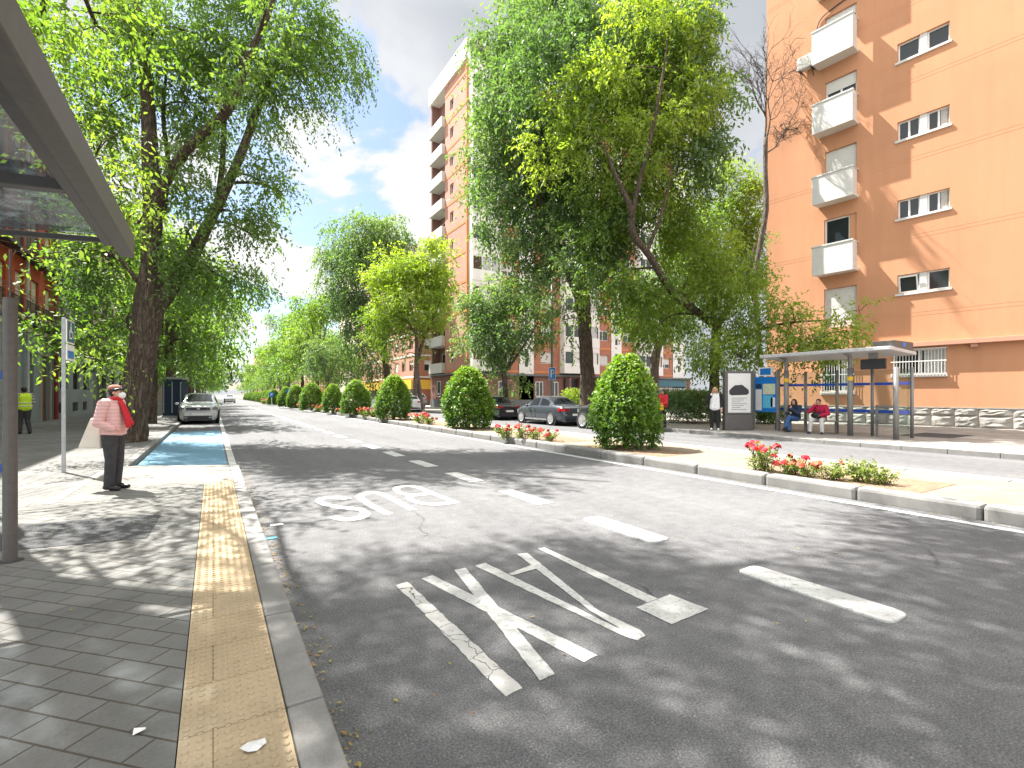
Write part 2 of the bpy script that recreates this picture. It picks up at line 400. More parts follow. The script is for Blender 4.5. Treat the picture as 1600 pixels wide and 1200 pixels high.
MAT['brick_x'] = brick('red_brick_front', (0.36, 0.125, 0.075), (0.43, 0.16, 0.095), (0.40, 0.28, 0.22), 'x')
MAT['brick_dark'] = brick('brown_brick', (0.20, 0.10, 0.085), (0.25, 0.125, 0.10), (0.24, 0.18, 0.16), 'x')
MAT['brick_band'] = stucco('orange_brick_band', (0.56, 0.22, 0.10))
def rustic():
    k = NT('rough_stone'); p = k.pos()
    b = k.noise(p, 7, 8, 0.7); g = k.noise(p, 1.2, 5)
    col = k.mix(0.6, k.ramp(b, [(0.3, (0.20, 0.19, 0.175)), (0.7, (0.36, 0.34, 0.31))]), k.ramp(g, [(0.3, (0.25, 0.235, 0.215)), (0.7, (0.36, 0.345, 0.31))]))
    k.set(col, 0.92, 0, 0.2); k.bump(b, 0.8, 0.03); return k.mat
MAT['stone'] = rustic()

MAT['white'] = plain('white_paint', (0.56, 0.552, 0.525), 0.55, var=0.05, scale=2)
MAT['white_frame'] = plain('white_window_frame', (0.72, 0.72, 0.70), 0.4, var=0.03)
MAT['shutter'] = plain('roller_shutter', (0.62, 0.61, 0.57), 0.55, var=0.05)
MAT['grille'] = plain('white_iron', (0.72, 0.71, 0.68), 0.5, var=0.05)
MAT['cream_blind'] = plain('cream_blind', (0.55, 0.46, 0.34), 0.7, var=0.06)
MAT['dark_iron'] = plain('dark_iron', (0.035, 0.035, 0.038), 0.55, var=0.2)
MAT['wood_door'] = plain('brown_wood', (0.13, 0.06, 0.035), 0.6, var=0.3, scale=3)
MAT['wood_stake'] = plain('stake_wood', (0.30, 0.165, 0.075), 0.8, var=0.25, scale=9)
MAT['red_pipe'] = plain('dark_red_paint', (0.23, 0.03, 0.03), 0.5)
MAT['zinc'] = plain('zinc_pipe', (0.50, 0.51, 0.52), 0.45, 0.3)
MAT['steel'] = plain('galvanised_steel', (0.36, 0.38, 0.39), 0.45, 0.35, var=0.12, scale=12)
MAT['shelter_metal'] = plain('grey_brown_metal', (0.105, 0.098, 0.092), 0.5, 0.15, var=0.12, scale=20, bump=0.06, bscale=300)
MAT['shelter_dark'] = plain('dark_grey_metal', (0.075, 0.072, 0.070), 0.42, 0.25, var=0.12, scale=20)
MAT['shelter_grey'] = plain('mid_grey_metal', (0.20, 0.196, 0.19), 0.45, 0.2, var=0.1, scale=10)
MAT['blue_strip'] = plain('blue_film', (0.015, 0.075, 0.42), 0.35, var=0.06)
MAT['yellow_strip'] = plain('yellow_film', (0.68, 0.43, 0.02), 0.4, var=0.06)
MAT['yellow_awning'] = plain('yellow_fascia', (0.70, 0.42, 0.05), 0.6)
MAT['sign_blue'] = plain('sign_blue', (0.012, 0.16, 0.50), 0.35, var=0.05)
MAT['sign_white'] = plain('sign_white', (0.78, 0.78, 0.77), 0.4, var=0.04)
MAT['sign_red'] = plain('sign_red', (0.50, 0.05, 0.05), 0.5)
MAT['sign_teal'] = plain('sign_dark_teal', (0.03, 0.12, 0.16), 0.4)
MAT['ink'] = plain('dark_ink', (0.03, 0.03, 0.035), 0.5)
MAT['grey_ink'] = plain('grey_ink', (0.22, 0.22, 0.23), 0.5)
MAT['poster_blue'] = plain('poster_blue', (0.10, 0.42, 0.62), 0.35)
MAT['poster_green'] = plain('poster_pale_green', (0.52, 0.56, 0.40), 0.4)
MAT['poster_white'] = plain('poster_paper', (0.66, 0.65, 0.63), 0.3, var=0.05)
MAT['skin_tone'] = plain('skin', (0.52, 0.29, 0.20), 0.55, var=0.06, scale=30)
MAT['skin_dark'] = plain('tanned_skin', (0.36, 0.19, 0.12), 0.55, var=0.06, scale=30)
MAT['hair_dark'] = plain('dark_hair', (0.015, 0.011, 0.009), 0.45, var=0.3, scale=60, bump=0.3, bscale=120)
MAT['hair_blond'] = plain('blond_hair', (0.42, 0.25, 0.12), 0.5, var=0.3, scale=60, bump=0.3, bscale=120)
MAT['black_cloth'] = plain('black_cloth', (0.018, 0.018, 0.02), 0.85, var=0.2, scale=20, bump=0.2, bscale=90)
MAT['grey_cloth'] = plain('charcoal_cloth', (0.042, 0.042, 0.046), 0.9, var=0.25, scale=12, bump=0.4, bscale=14)
MAT['navy_cloth'] = plain('navy_cloth', (0.02, 0.035, 0.07), 0.85, var=0.2, scale=20, bump=0.3, bscale=20)
MAT['jeans'] = plain('blue_jeans', (0.05, 0.12, 0.28), 0.85, var=0.25, scale=20, bump=0.3, bscale=20)
MAT['white_cloth'] = plain('white_cloth', (0.72, 0.72, 0.72), 0.85, var=0.05, bump=0.3, bscale=16)
MAT['pale_trouser'] = plain('pale_grey_trousers', (0.58, 0.56, 0.56), 0.85, var=0.08, bump=0.4, bscale=16)
MAT['crimson'] = plain('crimson_coat', (0.42, 0.012, 0.055), 0.8, var=0.12, bump=0.4, bscale=14)
MAT['red_cloth'] = plain('red_knit', (0.48, 0.02, 0.03), 0.85, var=0.12, bump=0.4, bscale=60)
MAT['brown_hat'] = plain('knitted_beret', (0.36, 0.16, 0.12), 0.85, var=0.15, scale=30, bump=0.5, bscale=80)
MAT['canvas'] = plain('canvas_bag', (0.66, 0.61, 0.53), 0.85, var=0.06, bump=0.2, bscale=30)
MAT['mask'] = plain('face_mask', (0.72, 0.75, 0.76), 0.8, var=0.04)
MAT['leather'] = plain('black_leather', (0.012, 0.012, 0.013), 0.35, var=0.2)
MAT['hivis'] = plain('high_visibility_yellow', (0.50, 0.72, 0.03), 0.75, var=0.08)
MAT['reflective'] = plain('reflective_tape', (0.55, 0.56, 0.55), 0.35)
def quilted():
    k = NT('pink_quilted_nylon'); p = k.obj()
    s = k.n.new('ShaderNodeSeparateXYZ'); k.l.new(p, s.inputs[0])
    wv = k.math('ABSOLUTE', k.math('SINE', k.math('MULTIPLY', k.math('ADD', s.outputs[2], k.math('MULTIPLY', k.noise(p, 3, 2), 0.03)), math.pi / 0.052)))
    col = k.ramp(wv, [(0.05, (0.52, 0.28, 0.27)), (0.35, (0.66, 0.40, 0.385))])
    k.set(col, 0.42, 0, 0.5); k.bump(k.math('ADD', wv, k.math('MULTIPLY', k.noise(p, 22, 4), 1.2)), 0.35, 0.012); return k.mat
MAT['quilted'] = quilted()
def striped():
    k = NT('striped_sleeves'); p = k.obj(); s = k.n.new('ShaderNodeSeparateXYZ'); k.l.new(p, s.inputs[0])
    w = k.math('SINE', k.math('MULTIPLY', s.outputs[2], 2 * math.pi / 0.055))
    k.set(k.ramp(w, [(0.49, (0.03, 0.03, 0.04)), (0.51, (0.68, 0.68, 0.66))]), 0.85); return k.mat
MAT['striped'] = striped()

def pane_glass():
    k = NT('window_glass'); p = k.pos()
    k.set((0.025, 0.032, 0.036), 0.05, 0, 0.45); k.bump(k.noise(p, 1.3, 2), 0.03, 0.02); return k.mat
MAT['pane'] = pane_glass()
MAT['curtain'] = plain('net_curtain', (0.42, 0.43, 0.42), 0.7, var=0.15, scale=9)
def clear_glass():
    k = NT('clear_glass'); n = k.n; l = k.l
    tr = n.new('ShaderNodeBsdfTransparent'); tr.inputs[0].default_value = (0.86, 0.91, 0.90, 1)
    gl = n.new('ShaderNodeBsdfGlossy'); gl.inputs['Roughness'].default_value = 0.02
    fr = n.new('ShaderNodeLayerWeight'); fr.inputs[0].default_value = 0.5
    m = n.new('ShaderNodeMixShader'); l.new(k.range(k.math('POWER', fr.outputs['Facing'], 4.0), 0, 1, 0.02, 0.35), m.inputs[0]); l.new(tr.outputs[0], m.inputs[1]); l.new(gl.outputs[0], m.inputs[2])
    l.new(m.outputs[0], k.out.inputs[0]); return k.mat
MAT['glass'] = clear_glass()
def roof_glass():
    k = NT('dusty_roof_glass'); n = k.n; l = k.l; p = k.pos()
    q = k.mapping(p, scale=(1.0, 2.6, 1.0), rot=(0, 0, R(25)))
    d1 = k.noise(q, 1.7, 7, 0.62, 0.6); d2 = k.noise(p, 22, 5, 0.7)
    tr = n.new('ShaderNodeBsdfTransparent'); tr.inputs[0].default_value = (0.42, 0.50, 0.56, 1)
    tl = n.new('ShaderNodeBsdfTranslucent'); l.new(k.ramp(d2, [(0.3, (0.030, 0.040, 0.048)), (0.7, (0.14, 0.165, 0.18))]), tl.inputs[0])
    df = n.new('ShaderNodeBsdfDiffuse'); df.inputs[0].default_value = (0.09, 0.10, 0.105, 1)
    m1 = n.new('ShaderNodeMixShader'); m1.inputs[0].default_value = 0.55; l.new(tl.outputs[0], m1.inputs[1]); l.new(df.outputs[0], m1.inputs[2])
    m = n.new('ShaderNodeMixShader'); l.new(k.ramp(d1, [(0.40, (0.45,) * 3), (0.66, (0.90,) * 3)]), m.inputs[0])
    l.new(tr.outputs[0], m.inputs[1]); l.new(m1.outputs[0], m.inputs[2])
    gl = n.new('ShaderNodeBsdfGlossy'); gl.inputs['Roughness'].default_value = 0.08
    m2 = n.new('ShaderNodeMixShader'); m2.inputs[0].default_value = 0.10; l.new(m.outputs[0], m2.inputs[1]); l.new(gl.outputs[0], m2.inputs[2])
    l.new(m2.outputs[0], k.out.inputs[0]); return k.mat
MAT['roof_glass'] = roof_glass()
MAT['car_glass'] = plain('car_window', (0.012, 0.015, 0.017), 0.12, spec=0.25)
def carpaint(name, c, metal=0.0):
    k = NT(name); k.set(c, 0.32, metal, 0.5); k.bsdf.inputs['Coat Weight'].default_value = 0.8; k.bsdf.inputs['Coat Roughness'].default_value = 0.05
    k.bump(k.noise(k.obj(), 3, 2), 0.02, 0.02); return k.mat
MAT['car_white'] = carpaint('car_white', (0.50, 0.52, 0.54))
MAT['car_grey'] = carpaint('car_graphite', (0.055, 0.065, 0.082), 0.35)
MAT['car_black'] = carpaint('car_black', (0.012, 0.012, 0.014))
MAT['car_navy'] = carpaint('car_navy', (0.012, 0.016, 0.028))
MAT['car_red'] = carpaint('car_red', (0.38, 0.02, 0.02))
MAT['rubber'] = plain('tyre_rubber', (0.02, 0.02, 0.02), 0.85)
MAT['alloy'] = plain('alloy_rim', (0.55, 0.55, 0.56), 0.3, 0.7)
MAT['lamp_red'] = plain('tail_lamp_red', (0.40, 0.01, 0.015), 0.15, var=0.1)
MAT['lamp_clear'] = plain('headlamp', (0.32, 0.34, 0.36), 0.08, 0.4)
MAT['chrome'] = plain('chrome_trim', (0.65, 0.65, 0.66), 0.15, 0.9)

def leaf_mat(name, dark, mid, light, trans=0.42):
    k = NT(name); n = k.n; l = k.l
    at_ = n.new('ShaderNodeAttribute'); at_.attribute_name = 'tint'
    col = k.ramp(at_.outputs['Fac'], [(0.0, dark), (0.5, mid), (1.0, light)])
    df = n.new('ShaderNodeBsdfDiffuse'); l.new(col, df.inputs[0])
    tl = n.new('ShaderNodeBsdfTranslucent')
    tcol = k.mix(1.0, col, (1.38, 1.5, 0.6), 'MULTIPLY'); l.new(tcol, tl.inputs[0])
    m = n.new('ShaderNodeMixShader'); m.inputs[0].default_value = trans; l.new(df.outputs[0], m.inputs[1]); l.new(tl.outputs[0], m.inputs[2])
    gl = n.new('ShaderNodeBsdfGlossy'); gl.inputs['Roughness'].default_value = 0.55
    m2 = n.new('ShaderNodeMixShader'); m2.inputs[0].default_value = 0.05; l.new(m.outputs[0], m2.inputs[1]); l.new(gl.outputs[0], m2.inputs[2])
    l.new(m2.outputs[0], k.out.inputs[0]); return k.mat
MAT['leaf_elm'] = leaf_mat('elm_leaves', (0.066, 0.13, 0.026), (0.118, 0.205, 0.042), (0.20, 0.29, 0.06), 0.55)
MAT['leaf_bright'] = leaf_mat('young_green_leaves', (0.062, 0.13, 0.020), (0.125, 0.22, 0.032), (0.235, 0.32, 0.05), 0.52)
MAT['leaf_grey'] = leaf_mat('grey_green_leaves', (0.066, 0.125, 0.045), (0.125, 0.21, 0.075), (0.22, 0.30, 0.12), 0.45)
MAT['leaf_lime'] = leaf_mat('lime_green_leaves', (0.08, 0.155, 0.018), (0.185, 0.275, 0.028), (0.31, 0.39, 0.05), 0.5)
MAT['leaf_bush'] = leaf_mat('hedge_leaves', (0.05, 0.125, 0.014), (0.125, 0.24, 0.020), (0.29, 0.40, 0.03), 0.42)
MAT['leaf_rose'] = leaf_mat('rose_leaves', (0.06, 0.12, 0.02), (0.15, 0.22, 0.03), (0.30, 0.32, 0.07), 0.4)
def bark(name, c1, c2):
    k = NT(name); p = k.obj(); q = k.mapping(p, scale=(1, 1, 0.22))
    n1 = k.n.new('ShaderNodeTexNoise'); n1.inputs['Scale'].default_value = 5; k.l.new(q, n1.inputs['Vector'])
    q2 = k.mix(0.12, q, n1.outputs['Color'])
    rd = k.noise(k.mapping(p, scale=(1, 1, 0.13)), 15, 4, 0.6, 0.6); rd = k.math('ABSOLUTE', k.math('SUBTRACT', rd, 0.5))
    f = k.noise(q, 34, 6, 0.7); g = k.noise(p, 2.0, 5)
    h = k.math('ADD', k.range(rd, 0.0, 0.16), k.math('MULTIPLY', f, 0.55))
    col = k.mix(0.6, k.ramp(h, [(0.2, c1), (1.15, c2)]), k.ramp(g, [(0.3, (0.7,) * 3), (0.7, (1.15,) * 3)]), 'MULTIPLY')
    k.set(col, 0.95, 0, 0.15); k.bump(h, 0.9, 0.035); return k.mat
MAT['bark'] = bark('rough_bark', (0.045, 0.034, 0.026), (0.17, 0.135, 0.105))
MAT['bark_grey'] = bark('grey_bark', (0.06, 0.05, 0.042), (0.22, 0.18, 0.15))
MAT['rose_red'] = plain('rose_red', (0.55, 0.015, 0.03), 0.6, var=0.2, scale=40)
MAT['rose_pink'] = plain('rose_coral', (0.62, 0.09, 0.05), 0.6, var=0.2, scale=40)
MAT['stem'] = plain('plant_stem', (0.10, 0.06, 0.03), 0.8)
# ------------------------------------------------------------------ ground, roads, pavements
S = 0.13                       # pavement level; the road is z = 0
YN, YF = -14.0, 420.0
def slab(name, poly, z0, z1, m, bevel=0.0):
    return struct(MB().prism(poly, z0, z1).build(name, MAT[m], bevel=bevel))
struct(MB().sheet([(-1500, -1500), (1500, -1500), (1500, 1500), (-1500, 1500)], -0.06).build('ground', MAT['ground']))
struct(MB().sheet([(-1.4, YN), (7.98, YN), (7.98, YF), (-1.4, YF)], 0.0).build('road', MAT['asphalt']))
struct(MB().sheet([(11.0, YN), (16.2, YN), (16.2, YF), (11.0, YF)], 0.0).build('far_road', MAT['asphalt']))
# left pavement: bus boarder up to y = 12, then set back by the parking bay
slab('pavement', [(-8.2, YN), (-0.125, YN), (-0.125, 9.3), (-1.70, 9.895), (-1.745, 8.4), (-8.2, 8.4)], -0.05, S, 'pavers')
slab('pavement_apron', [(-1.70, 9.90), (-0.12, 9.305), (0.275, 9.305), (0.275, 11.35), (-1.30, 12.15), (-1.635, 12.06)], -0.05, S, 'light_concrete')
slab('pavement_far', [(-8.2, 8.405), (-1.75, 8.405), (-1.64, 12.06), (-1.597, 12.09), (-1.597, YF), (-8.2, YF)], -0.05, S, 'walk')
struct(MB().sheet([(-1.62, 7.25), (-0.52, 7.05), (-0.55, 5.95), (-1.75, 6.15), (-3.4, 6.5), (-3.4, 7.5)], S + 0.004).build('pavement_patch', MAT['patch']))
# tactile strip with its domes
tb = MB(); tb.prism([(-0.12, YN), (0.275, YN), (0.275, 9.3), (-0.12, 9.3)], -0.05, S + 0.002)
def dome(mb, x, y, z, r, h):
    vs = []; n = 8
    for rr, zz in ((r, z - 0.001), (r * 0.86, z + h * 0.7), (r * 0.6, z + h)):
        vs += [(x + rr * math.cos(2 * math.pi * k / n), y + rr * math.sin(2 * math.pi * k / n), zz) for k in range(n)]
    fs = [(i * n + k, i * n + (k + 1) % n, (i + 1) * n + (k + 1) % n, (i + 1) * n + k) for i in range(2) for k in range(n)] + [tuple(2 * n + k for k in range(n))]
    mb.add(vs, fs)
yy = 0.4
while yy < 9.25:
    for c in range(8):
        dome(tb, -0.12 + 0.025 + c * 0.0495, yy, S + 0.002, 0.0135, 0.0075)
    yy += 0.05
struct(tb.build('tactile_strip', MAT['tactile']))
# kerbs: rows of stones butted end to end with a narrow joint
def kerb_run(name, pts, w, z0, z1, length, m='kerb', rnd=0.012, phase=0.0):
    mb = MB()
    for (a, b) in zip(pts[:-1], pts[1:]):
        a = Vector((*a, 0)); b = Vector((*b, 0)); L = (b - a).length; d = (b - a) / L; nrm = Vector((d.y, -d.x, 0))
        k = -phase
        while k < L:
            k0 = max(k, 0) + 0.004; k1 = min(k + length, L) - 0.004
            if k1 - k0 > 0.05:
                hz = random.uniform(-0.003, 0.003)
                p = [a + d * k0, a + d * k1, a + d * k1 + nrm * w, a + d * k0 + nrm * w]
                mb.prism([(q.x, q.y) for q in p], z0, z1 + hz)
            k += length
    return struct(mb.build(name, MAT[m], bevel=rnd))
kerb_run('kerb', [(0.28, YN), (0.28, 11.32)], 0.16, -0.05, S + 0.002, 1.06, phase=0.55)
kerb_run('kerb_return', [(0.30, 11.36), (-1.30, 12.16)], -0.16, -0.05, S + 0.002, 0.9)
kerb_run('bay_kerb', [(-1.595, 12.1), (-1.595, 150)], 0.16, -0.05, S + 0.002, 1.0)
kerb_run('pavement_edging', [(-1.74, 8.45), (-1.625, 12.0)], -0.13, 0.0, S + 0.006, 0.9)
kerb_run('far_kerb', [(16.2, YN), (16.2, 200)], 0.18, -0.05, S + 0.002, 1.0)
slab('far_pavement', [(16.385, YN), (60, YN), (60, YF), (16.385, YF)], -0.05, S, 'far_pavers')
# median
kerb_run('median_kerb', [(8.0, YN), (8.0, 150)], 0.27, -0.05, 0.19, 1.38, rnd=0.05, phase=0.42)
kerb_run('median_back_kerb', [(10.72, YN), (10.72, 150)], 0.25, -0.05, 0.17, 1.38, rnd=0.04)
slab('median', [(8.272, YN), (10.718, YN), (10.718, YF), (8.272, YF)], -0.05, 0.155, 'median')
for y0, y1 in ((2.9, 5.6), (7.6, 10.4), (11.3, 14.6), (16.6, 19.6), (20.2, 23.4), (25, 27.5), (28, 31.5), (33, 36), (37, 120)):
    b = MB(); a = []
    for k in range(14):
        t = k / 13; a.append((8.32 + 0.02 * math.sin(9 * t), y0 + (y1 - y0) * t))
    for k in range(14):
        t = 1 - k / 13; a.append((9.75 + 0.08 * math.sin(7 * t + y0), y0 + (y1 - y0) * t))
    struct(b.sheet(a, 0.160).build('flower_bed_soil', MAT['soil']))
# blue parking bay, markings
Z1 = 0.004
struct(MB().sheet([(-1.42, 12.35), (0.10, 11.55), (0.26, 11.55), (0.26, 24.5), (-1.42, 24.5)], Z1).build('blue_parking_bay', MAT['blue_bay']))
mk = MB()
mk.sheet([(0.30, 11.5), (0.44, 11.42), (0.44, 130), (0.30, 130)], Z1)
mk.sheet([(7.62, YN), (7.76, YN), (7.76, 150), (7.62, 150)], Z1)
mk.sheet([(12.32, YN), (12.45, YN), (12.45, 150), (12.32, 150)], Z1)
mk.sheet([(11.15, YN), (11.27, YN), (11.27, 150), (11.15, 150)], Z1)
struct(mk.build('road_line', MAT['paint']))
# lane dashes (each a separate painted bar; the nearer ones are raised and rounded)
for k in range(34):
    y1 = 2.62 + 2.085 * k
    mb = MB(); r = 0.07
    x0, x1, y0 = 3.85, 4.13, y1 - 1.14
    if k < 2:
        pl = []
        for cxx, cyy, a0 in ((x1 - r, y1 - r, 0), (x0 + r, y1 - r, 90), (x0 + r, y0 + r, 180), (x1 - r, y0 + r, 270)):
            for q in range(5):
                an = R(a0 + q * 22.5); pl.append((cxx + r * math.cos(an) + random.uniform(-.004, .004), cyy + r * math.sin(an)))
        mb.prism(pl, -0.02, 0.018)
        struct(mb.build('lane_dash', MAT['paint'], bevel=0.008))
    else:
        struct(mb.sheet([(x0, y0), (x1, y0), (x1, y1), (x0, y1)], Z1).build('lane_dash', MAT['paint']))
# lettering
def pxpoly(mb, pts, z=Z1, rag=0.0):
    q = [gnd(*p) for p in pts]
    out = []
    for i in range(len(q)):
        a, b = q[i], q[(i + 1) % len(q)]
        L = (b - a).length; n = max(1, int(L / 0.05)) if rag else 1
        nr = Vector((a.y - b.y, b.x - a.x, 0)).normalized()
        for j in range(n):
            p = a.lerp(b, j / n) + (nr * random.uniform(-rag, rag) if rag else Vector())
            out.append((p.x, p.y))
    mb.sheet(out, z)
def px600(pts, ox=400, oy=650, s=2.6667): return [(ox + x / s, oy + y / s) for x, y in pts]
m1 = MB(); pxpoly(m1, px600([(583, 706), (632, 693), (1112, 1138), (1040, 1172)]), rag=0.006)
struct(m1.build('taxi_lettering', MAT['paint_cracked']))
m2 = MB()
pxpoly(m2, px600([(690, 680), (735, 665), (1423, 998), (1368, 1028)]), rag=0.003)
pxpoly(m2, px600([(826, 644), (873, 634), (1246, 1078), (1184, 1106)]), z=Z1 + 0.0012, rag=0.003)
pxpoly(m2, px600([(912, 625), (955, 613), (1440, 852), (1600, 930), (1590, 938), (1545, 925)]), rag=0.003)
def px900(pts): return [(900 + x / 2.1814, 650 + y / 2.1814) for x, y in pts]
pxpoly(m2, px600([(1087, 576), (1130, 572), (1430, 815), (1600, 893), (1625, 920), (1590, 932), (1395, 815)]), z=Z1 + 0.0012, rag=0.003)
pxpoly(m2, px600([(1052, 660), (1068, 667), (1185, 634), (1150, 622)]), z=Z1 + 0.0024)
pxpoly(m2, px600([(1174, 553), (1203, 549), (1676, 764), (1629, 779)]), rag=0.003)
pxpoly(m2, px900([(205, 654), (320, 610), (452, 660), (325, 712)]), z=Z1 + 0.0012, rag=0.003)
struct(m2.build('taxi_lettering', MAT['paint']))
def ribbon(mb, pts, w, z=Z1):
    """flat stroke along a ground polyline"""
    P, _ = smooth_path([(*p, 0) for p in pts], [1] * len(pts), 8)
    L = []; Rr = []
    for i, p in enumerate(P):
        t = (P[min(i + 1, len(P) - 1)] - P[max(i - 1, 0)]).normalized(); n = Vector((-t.y, t.x, 0))
        ww = w * (0.5 + 0.35 * abs(n.y))          # strokes across the road are painted wider
        L.append(p + n * ww); Rr.append(p - n * ww)
    vs = [(p.x, p.y, z) for p in L] + [(p.x, p.y, z) for p in Rr]; n = len(L)
    mb.add(vs, [(n + i, n + i + 1, i + 1, i) for i in range(n - 1)])
def pp(x, y): q = gnd(400 + x / 2.6667, 650 + y / 2.6667); return (q.x, q.y)
m3 = MB()
ribbon(m3, [pp(*p) for p in [(318, 420), (372, 432), (432, 424), (455, 407), (440, 392), (398, 385), (330, 378), (282, 366), (264, 352), (290, 342), (345, 340), (385, 347)]], 0.105)
ribbon(m3, [pp(*p) for p in [(555, 410), (505, 386), (462, 362), (434, 340), (446, 326), (490, 320), (530, 328), (575, 350), (625, 376), (655, 392)]], 0.105, Z1)
ribbon(m3, [pp(*p) for p in [(835, 362), (780, 340), (720, 316), (668, 294)]], 0.105, Z1)
ribbon(m3, [pp(*p) for p in [(672, 297), (630, 293), (590, 299), (588, 313), (620, 326), (672, 330), (735, 322)]], 0.095, Z1 + 0.0012)
ribbon(m3, [pp(*p) for p in [(672, 330), (640, 338), (652, 354), (700, 366), (760, 369), (825, 361)]], 0.095, Z1 + 0.0024)
struct(m3.build('bus_lettering', MAT['paint']))
# manhole plate on the far pavement, litter and gutter leaves
struct(MB().box(20.3, 22.5, 6.2, 7.6, S - 0.02, S + 0.004).build('service_cover', MAT['patch']))
# ------------------------------------------------------------------ buildings
class Fr:
    """facade frame: local x along the wall, local y out of the wall, z up; relative to a building's origin"""
    def __init__(s, org, ang): s.T = Matrix.Translation((org[0], org[1], 0)) @ Matrix.Rotation(ang, 4, 'Z')
def wall_open(mb, T, s0, s1, z0, z1, ops, depth=0.22, mi=0, mr=None, n=0.0):
    """wall sheet with real openings and reveals; ops: (a, b, c, d)"""
    xs = sorted({s0, s1, *[o[0] for o in ops], *[o[1] for o in ops]}); zs = sorted({z0, z1, *[o[2] for o in ops], *[o[3] for o in ops]})
    xs = [x for x in xs if s0 <= x <= s1]; zs = [z for z in zs if z0 <= z <= z1]
    for i in range(len(xs) - 1):
        for j in range(len(zs) - 1):
            cx = (xs[i] + xs[i + 1]) / 2; cz = (zs[j] + zs[j + 1]) / 2
            if any(o[0] < cx < o[1] and o[2] < cz < o[3] for o in ops): continue
            mb.add([(xs[i], n, zs[j]), (xs[i + 1], n, zs[j]), (xs[i + 1], n, zs[j + 1]), (xs[i], n, zs[j + 1])], [(3, 2, 1, 0)], mi, T)
    mr = mi if mr is None else mr
    for a, b, c, d in ops:
        v = [(a, n, c), (b, n, c), (b, n, d), (a, n, d), (a, n - depth, c), (b, n - depth, c), (b, n - depth, d), (a, n - depth, d)]
        mb.add(v, [(0, 1, 5, 4), (1, 2, 6, 5), (2, 3, 7, 6), (3, 0, 4, 7)], mr, T)
def window(parent, T, a, b, c, d, n, frame='white_frame', fw=0.06, panes=2, shutter=0.0, curtain=False, sill=None, name='window', vert=True):
    """frame, glass, optional roller shutter and sill; n = depth of the frame's back below the wall face"""
    mb = MB()
    mb.box(a, a + fw, n, n + 0.06, c, d, 0, T); mb.box(b - fw, b, n, n + 0.06, c, d, 0, T)
    mb.box(a + fw, b - fw, n, n + 0.06, c, c + fw, 0, T); mb.box(a + fw, b - fw, n, n + 0.06, d - fw, d, 0, T)
    for k in range(1, panes):
        x = a + (b - a) * k / panes; mb.box(x - fw * 0.6, x + fw * 0.6, n + 0.003, n + 0.063, c + fw, d - fw, 0, T)
    w = mb.build(name, MAT[frame], parent)
    MB().box(a + fw * 0.5, b - fw * 0.5, n + 0.012, n + 0.024, c + fw * 0.5, d - fw * 0.5, 0, T).build('pane', MAT['pane'], w)
    if curtain: MB().box(a + 0.1, a + (b - a) * 0.42, n + 0.026, n + 0.03, c + fw, d - fw, 0, T).build('curtain', MAT['curtain'], w)
    if shutter > 0:
        sm = MB(); z = d - 0.02; zb = d - (d - c) * shutter
        while z > zb:
            sm.box(a + fw * 0.7, b - fw * 0.7, n + 0.065, n + 0.085, max(zb, z - 0.055), z - 0.006, 0, T); z -= 0.055
        sm.build('shutter', MAT['shutter'], w)
    if sill: MB().box(a - 0.05, b + 0.05, sill[0], sill[1], c - 0.09, c - 0.002, 0, T).build('sill', MAT['white'], w)
    return w

# ---------- the orange block on the right
OB = thing('apartment_building', 'orange rendered apartment block with white balconies on the right', 'building', (27.7, 7.83, 0))
T = Matrix.Rotation(R(95.76), 4, 'Z')
H0 = 26.0
ZB = [17.1, 13.43, 9.76, 6.25]             # sill heights of the paired windows
ops = [(0.63, 2.5, z, z + 0.88) for z in ZB] + [(0.63, 2.5, 20.75, 21.63)]
BW = [(4.15, 5.55, 18.6, 21.05), (4.15, 5.55, 14.95, 17.7), (4.15, 5.55, 11.35, 14.1), (4.15, 5.6, 7.8, 10.6), (4.15, 5.6, 5.0, 7.0), (4.15, 5.55, 22.2, 24.6)]
GR = [(0.74, 2.68, 2.5, 3.62), (4.25, 5.7, 1.7, 3.42)]
ops += BW + GR
wall = MB()
wall_open(wall, T, -22, 8.54, 0.0, H0, ops, 0.22)
# other sides, roof slab
wall.box(-22, 8.54, -14, -0.6, 0, 0.1, 0, T)
wall.add([(8.54, 0, 0), (8.54, -14, 0), (8.54, -14, H0), (8.54, 0, H0)], [(3, 2, 1, 0)], 0, T)
wall.add([(-22, 0, 0), (-22, -14, 0), (-22, -14, H0), (-22, 0, H0)], [(0, 1, 2, 3)], 0, T)
wall.add([(-22, -14, 0), (8.54, -14, 0), (8.54, -14, H0), (-22, -14, H0)], [(0, 1, 2, 3)], 0, T)
wall.add([(-22, 0, H0), (8.54, 0, H0), (8.54, -14, H0), (-22, -14, H0)], [(0, 1, 2, 3)], 0, T)
wall.build('wall', MAT['orange'], OB)
lines = MB()
for z in (5.15, 8.72, 12.3, 15.9, 19.5, 23.1):
    lines.box(-22, 8.50, 0.0005, 0.004, z, z + 0.035, 0, T); lines.box(-22, 8.50, 0.0005, 0.0035, z + 0.16, z + 0.185, 0, T)
lines.build('render_band', MAT['orange'], OB)
inner = MB(); inner.box(-21.9, 8.44, -0.62, -0.6, 0.1, H0 - 0.1, 0, T); inner.build('interior_wall', MAT['ink'], OB)
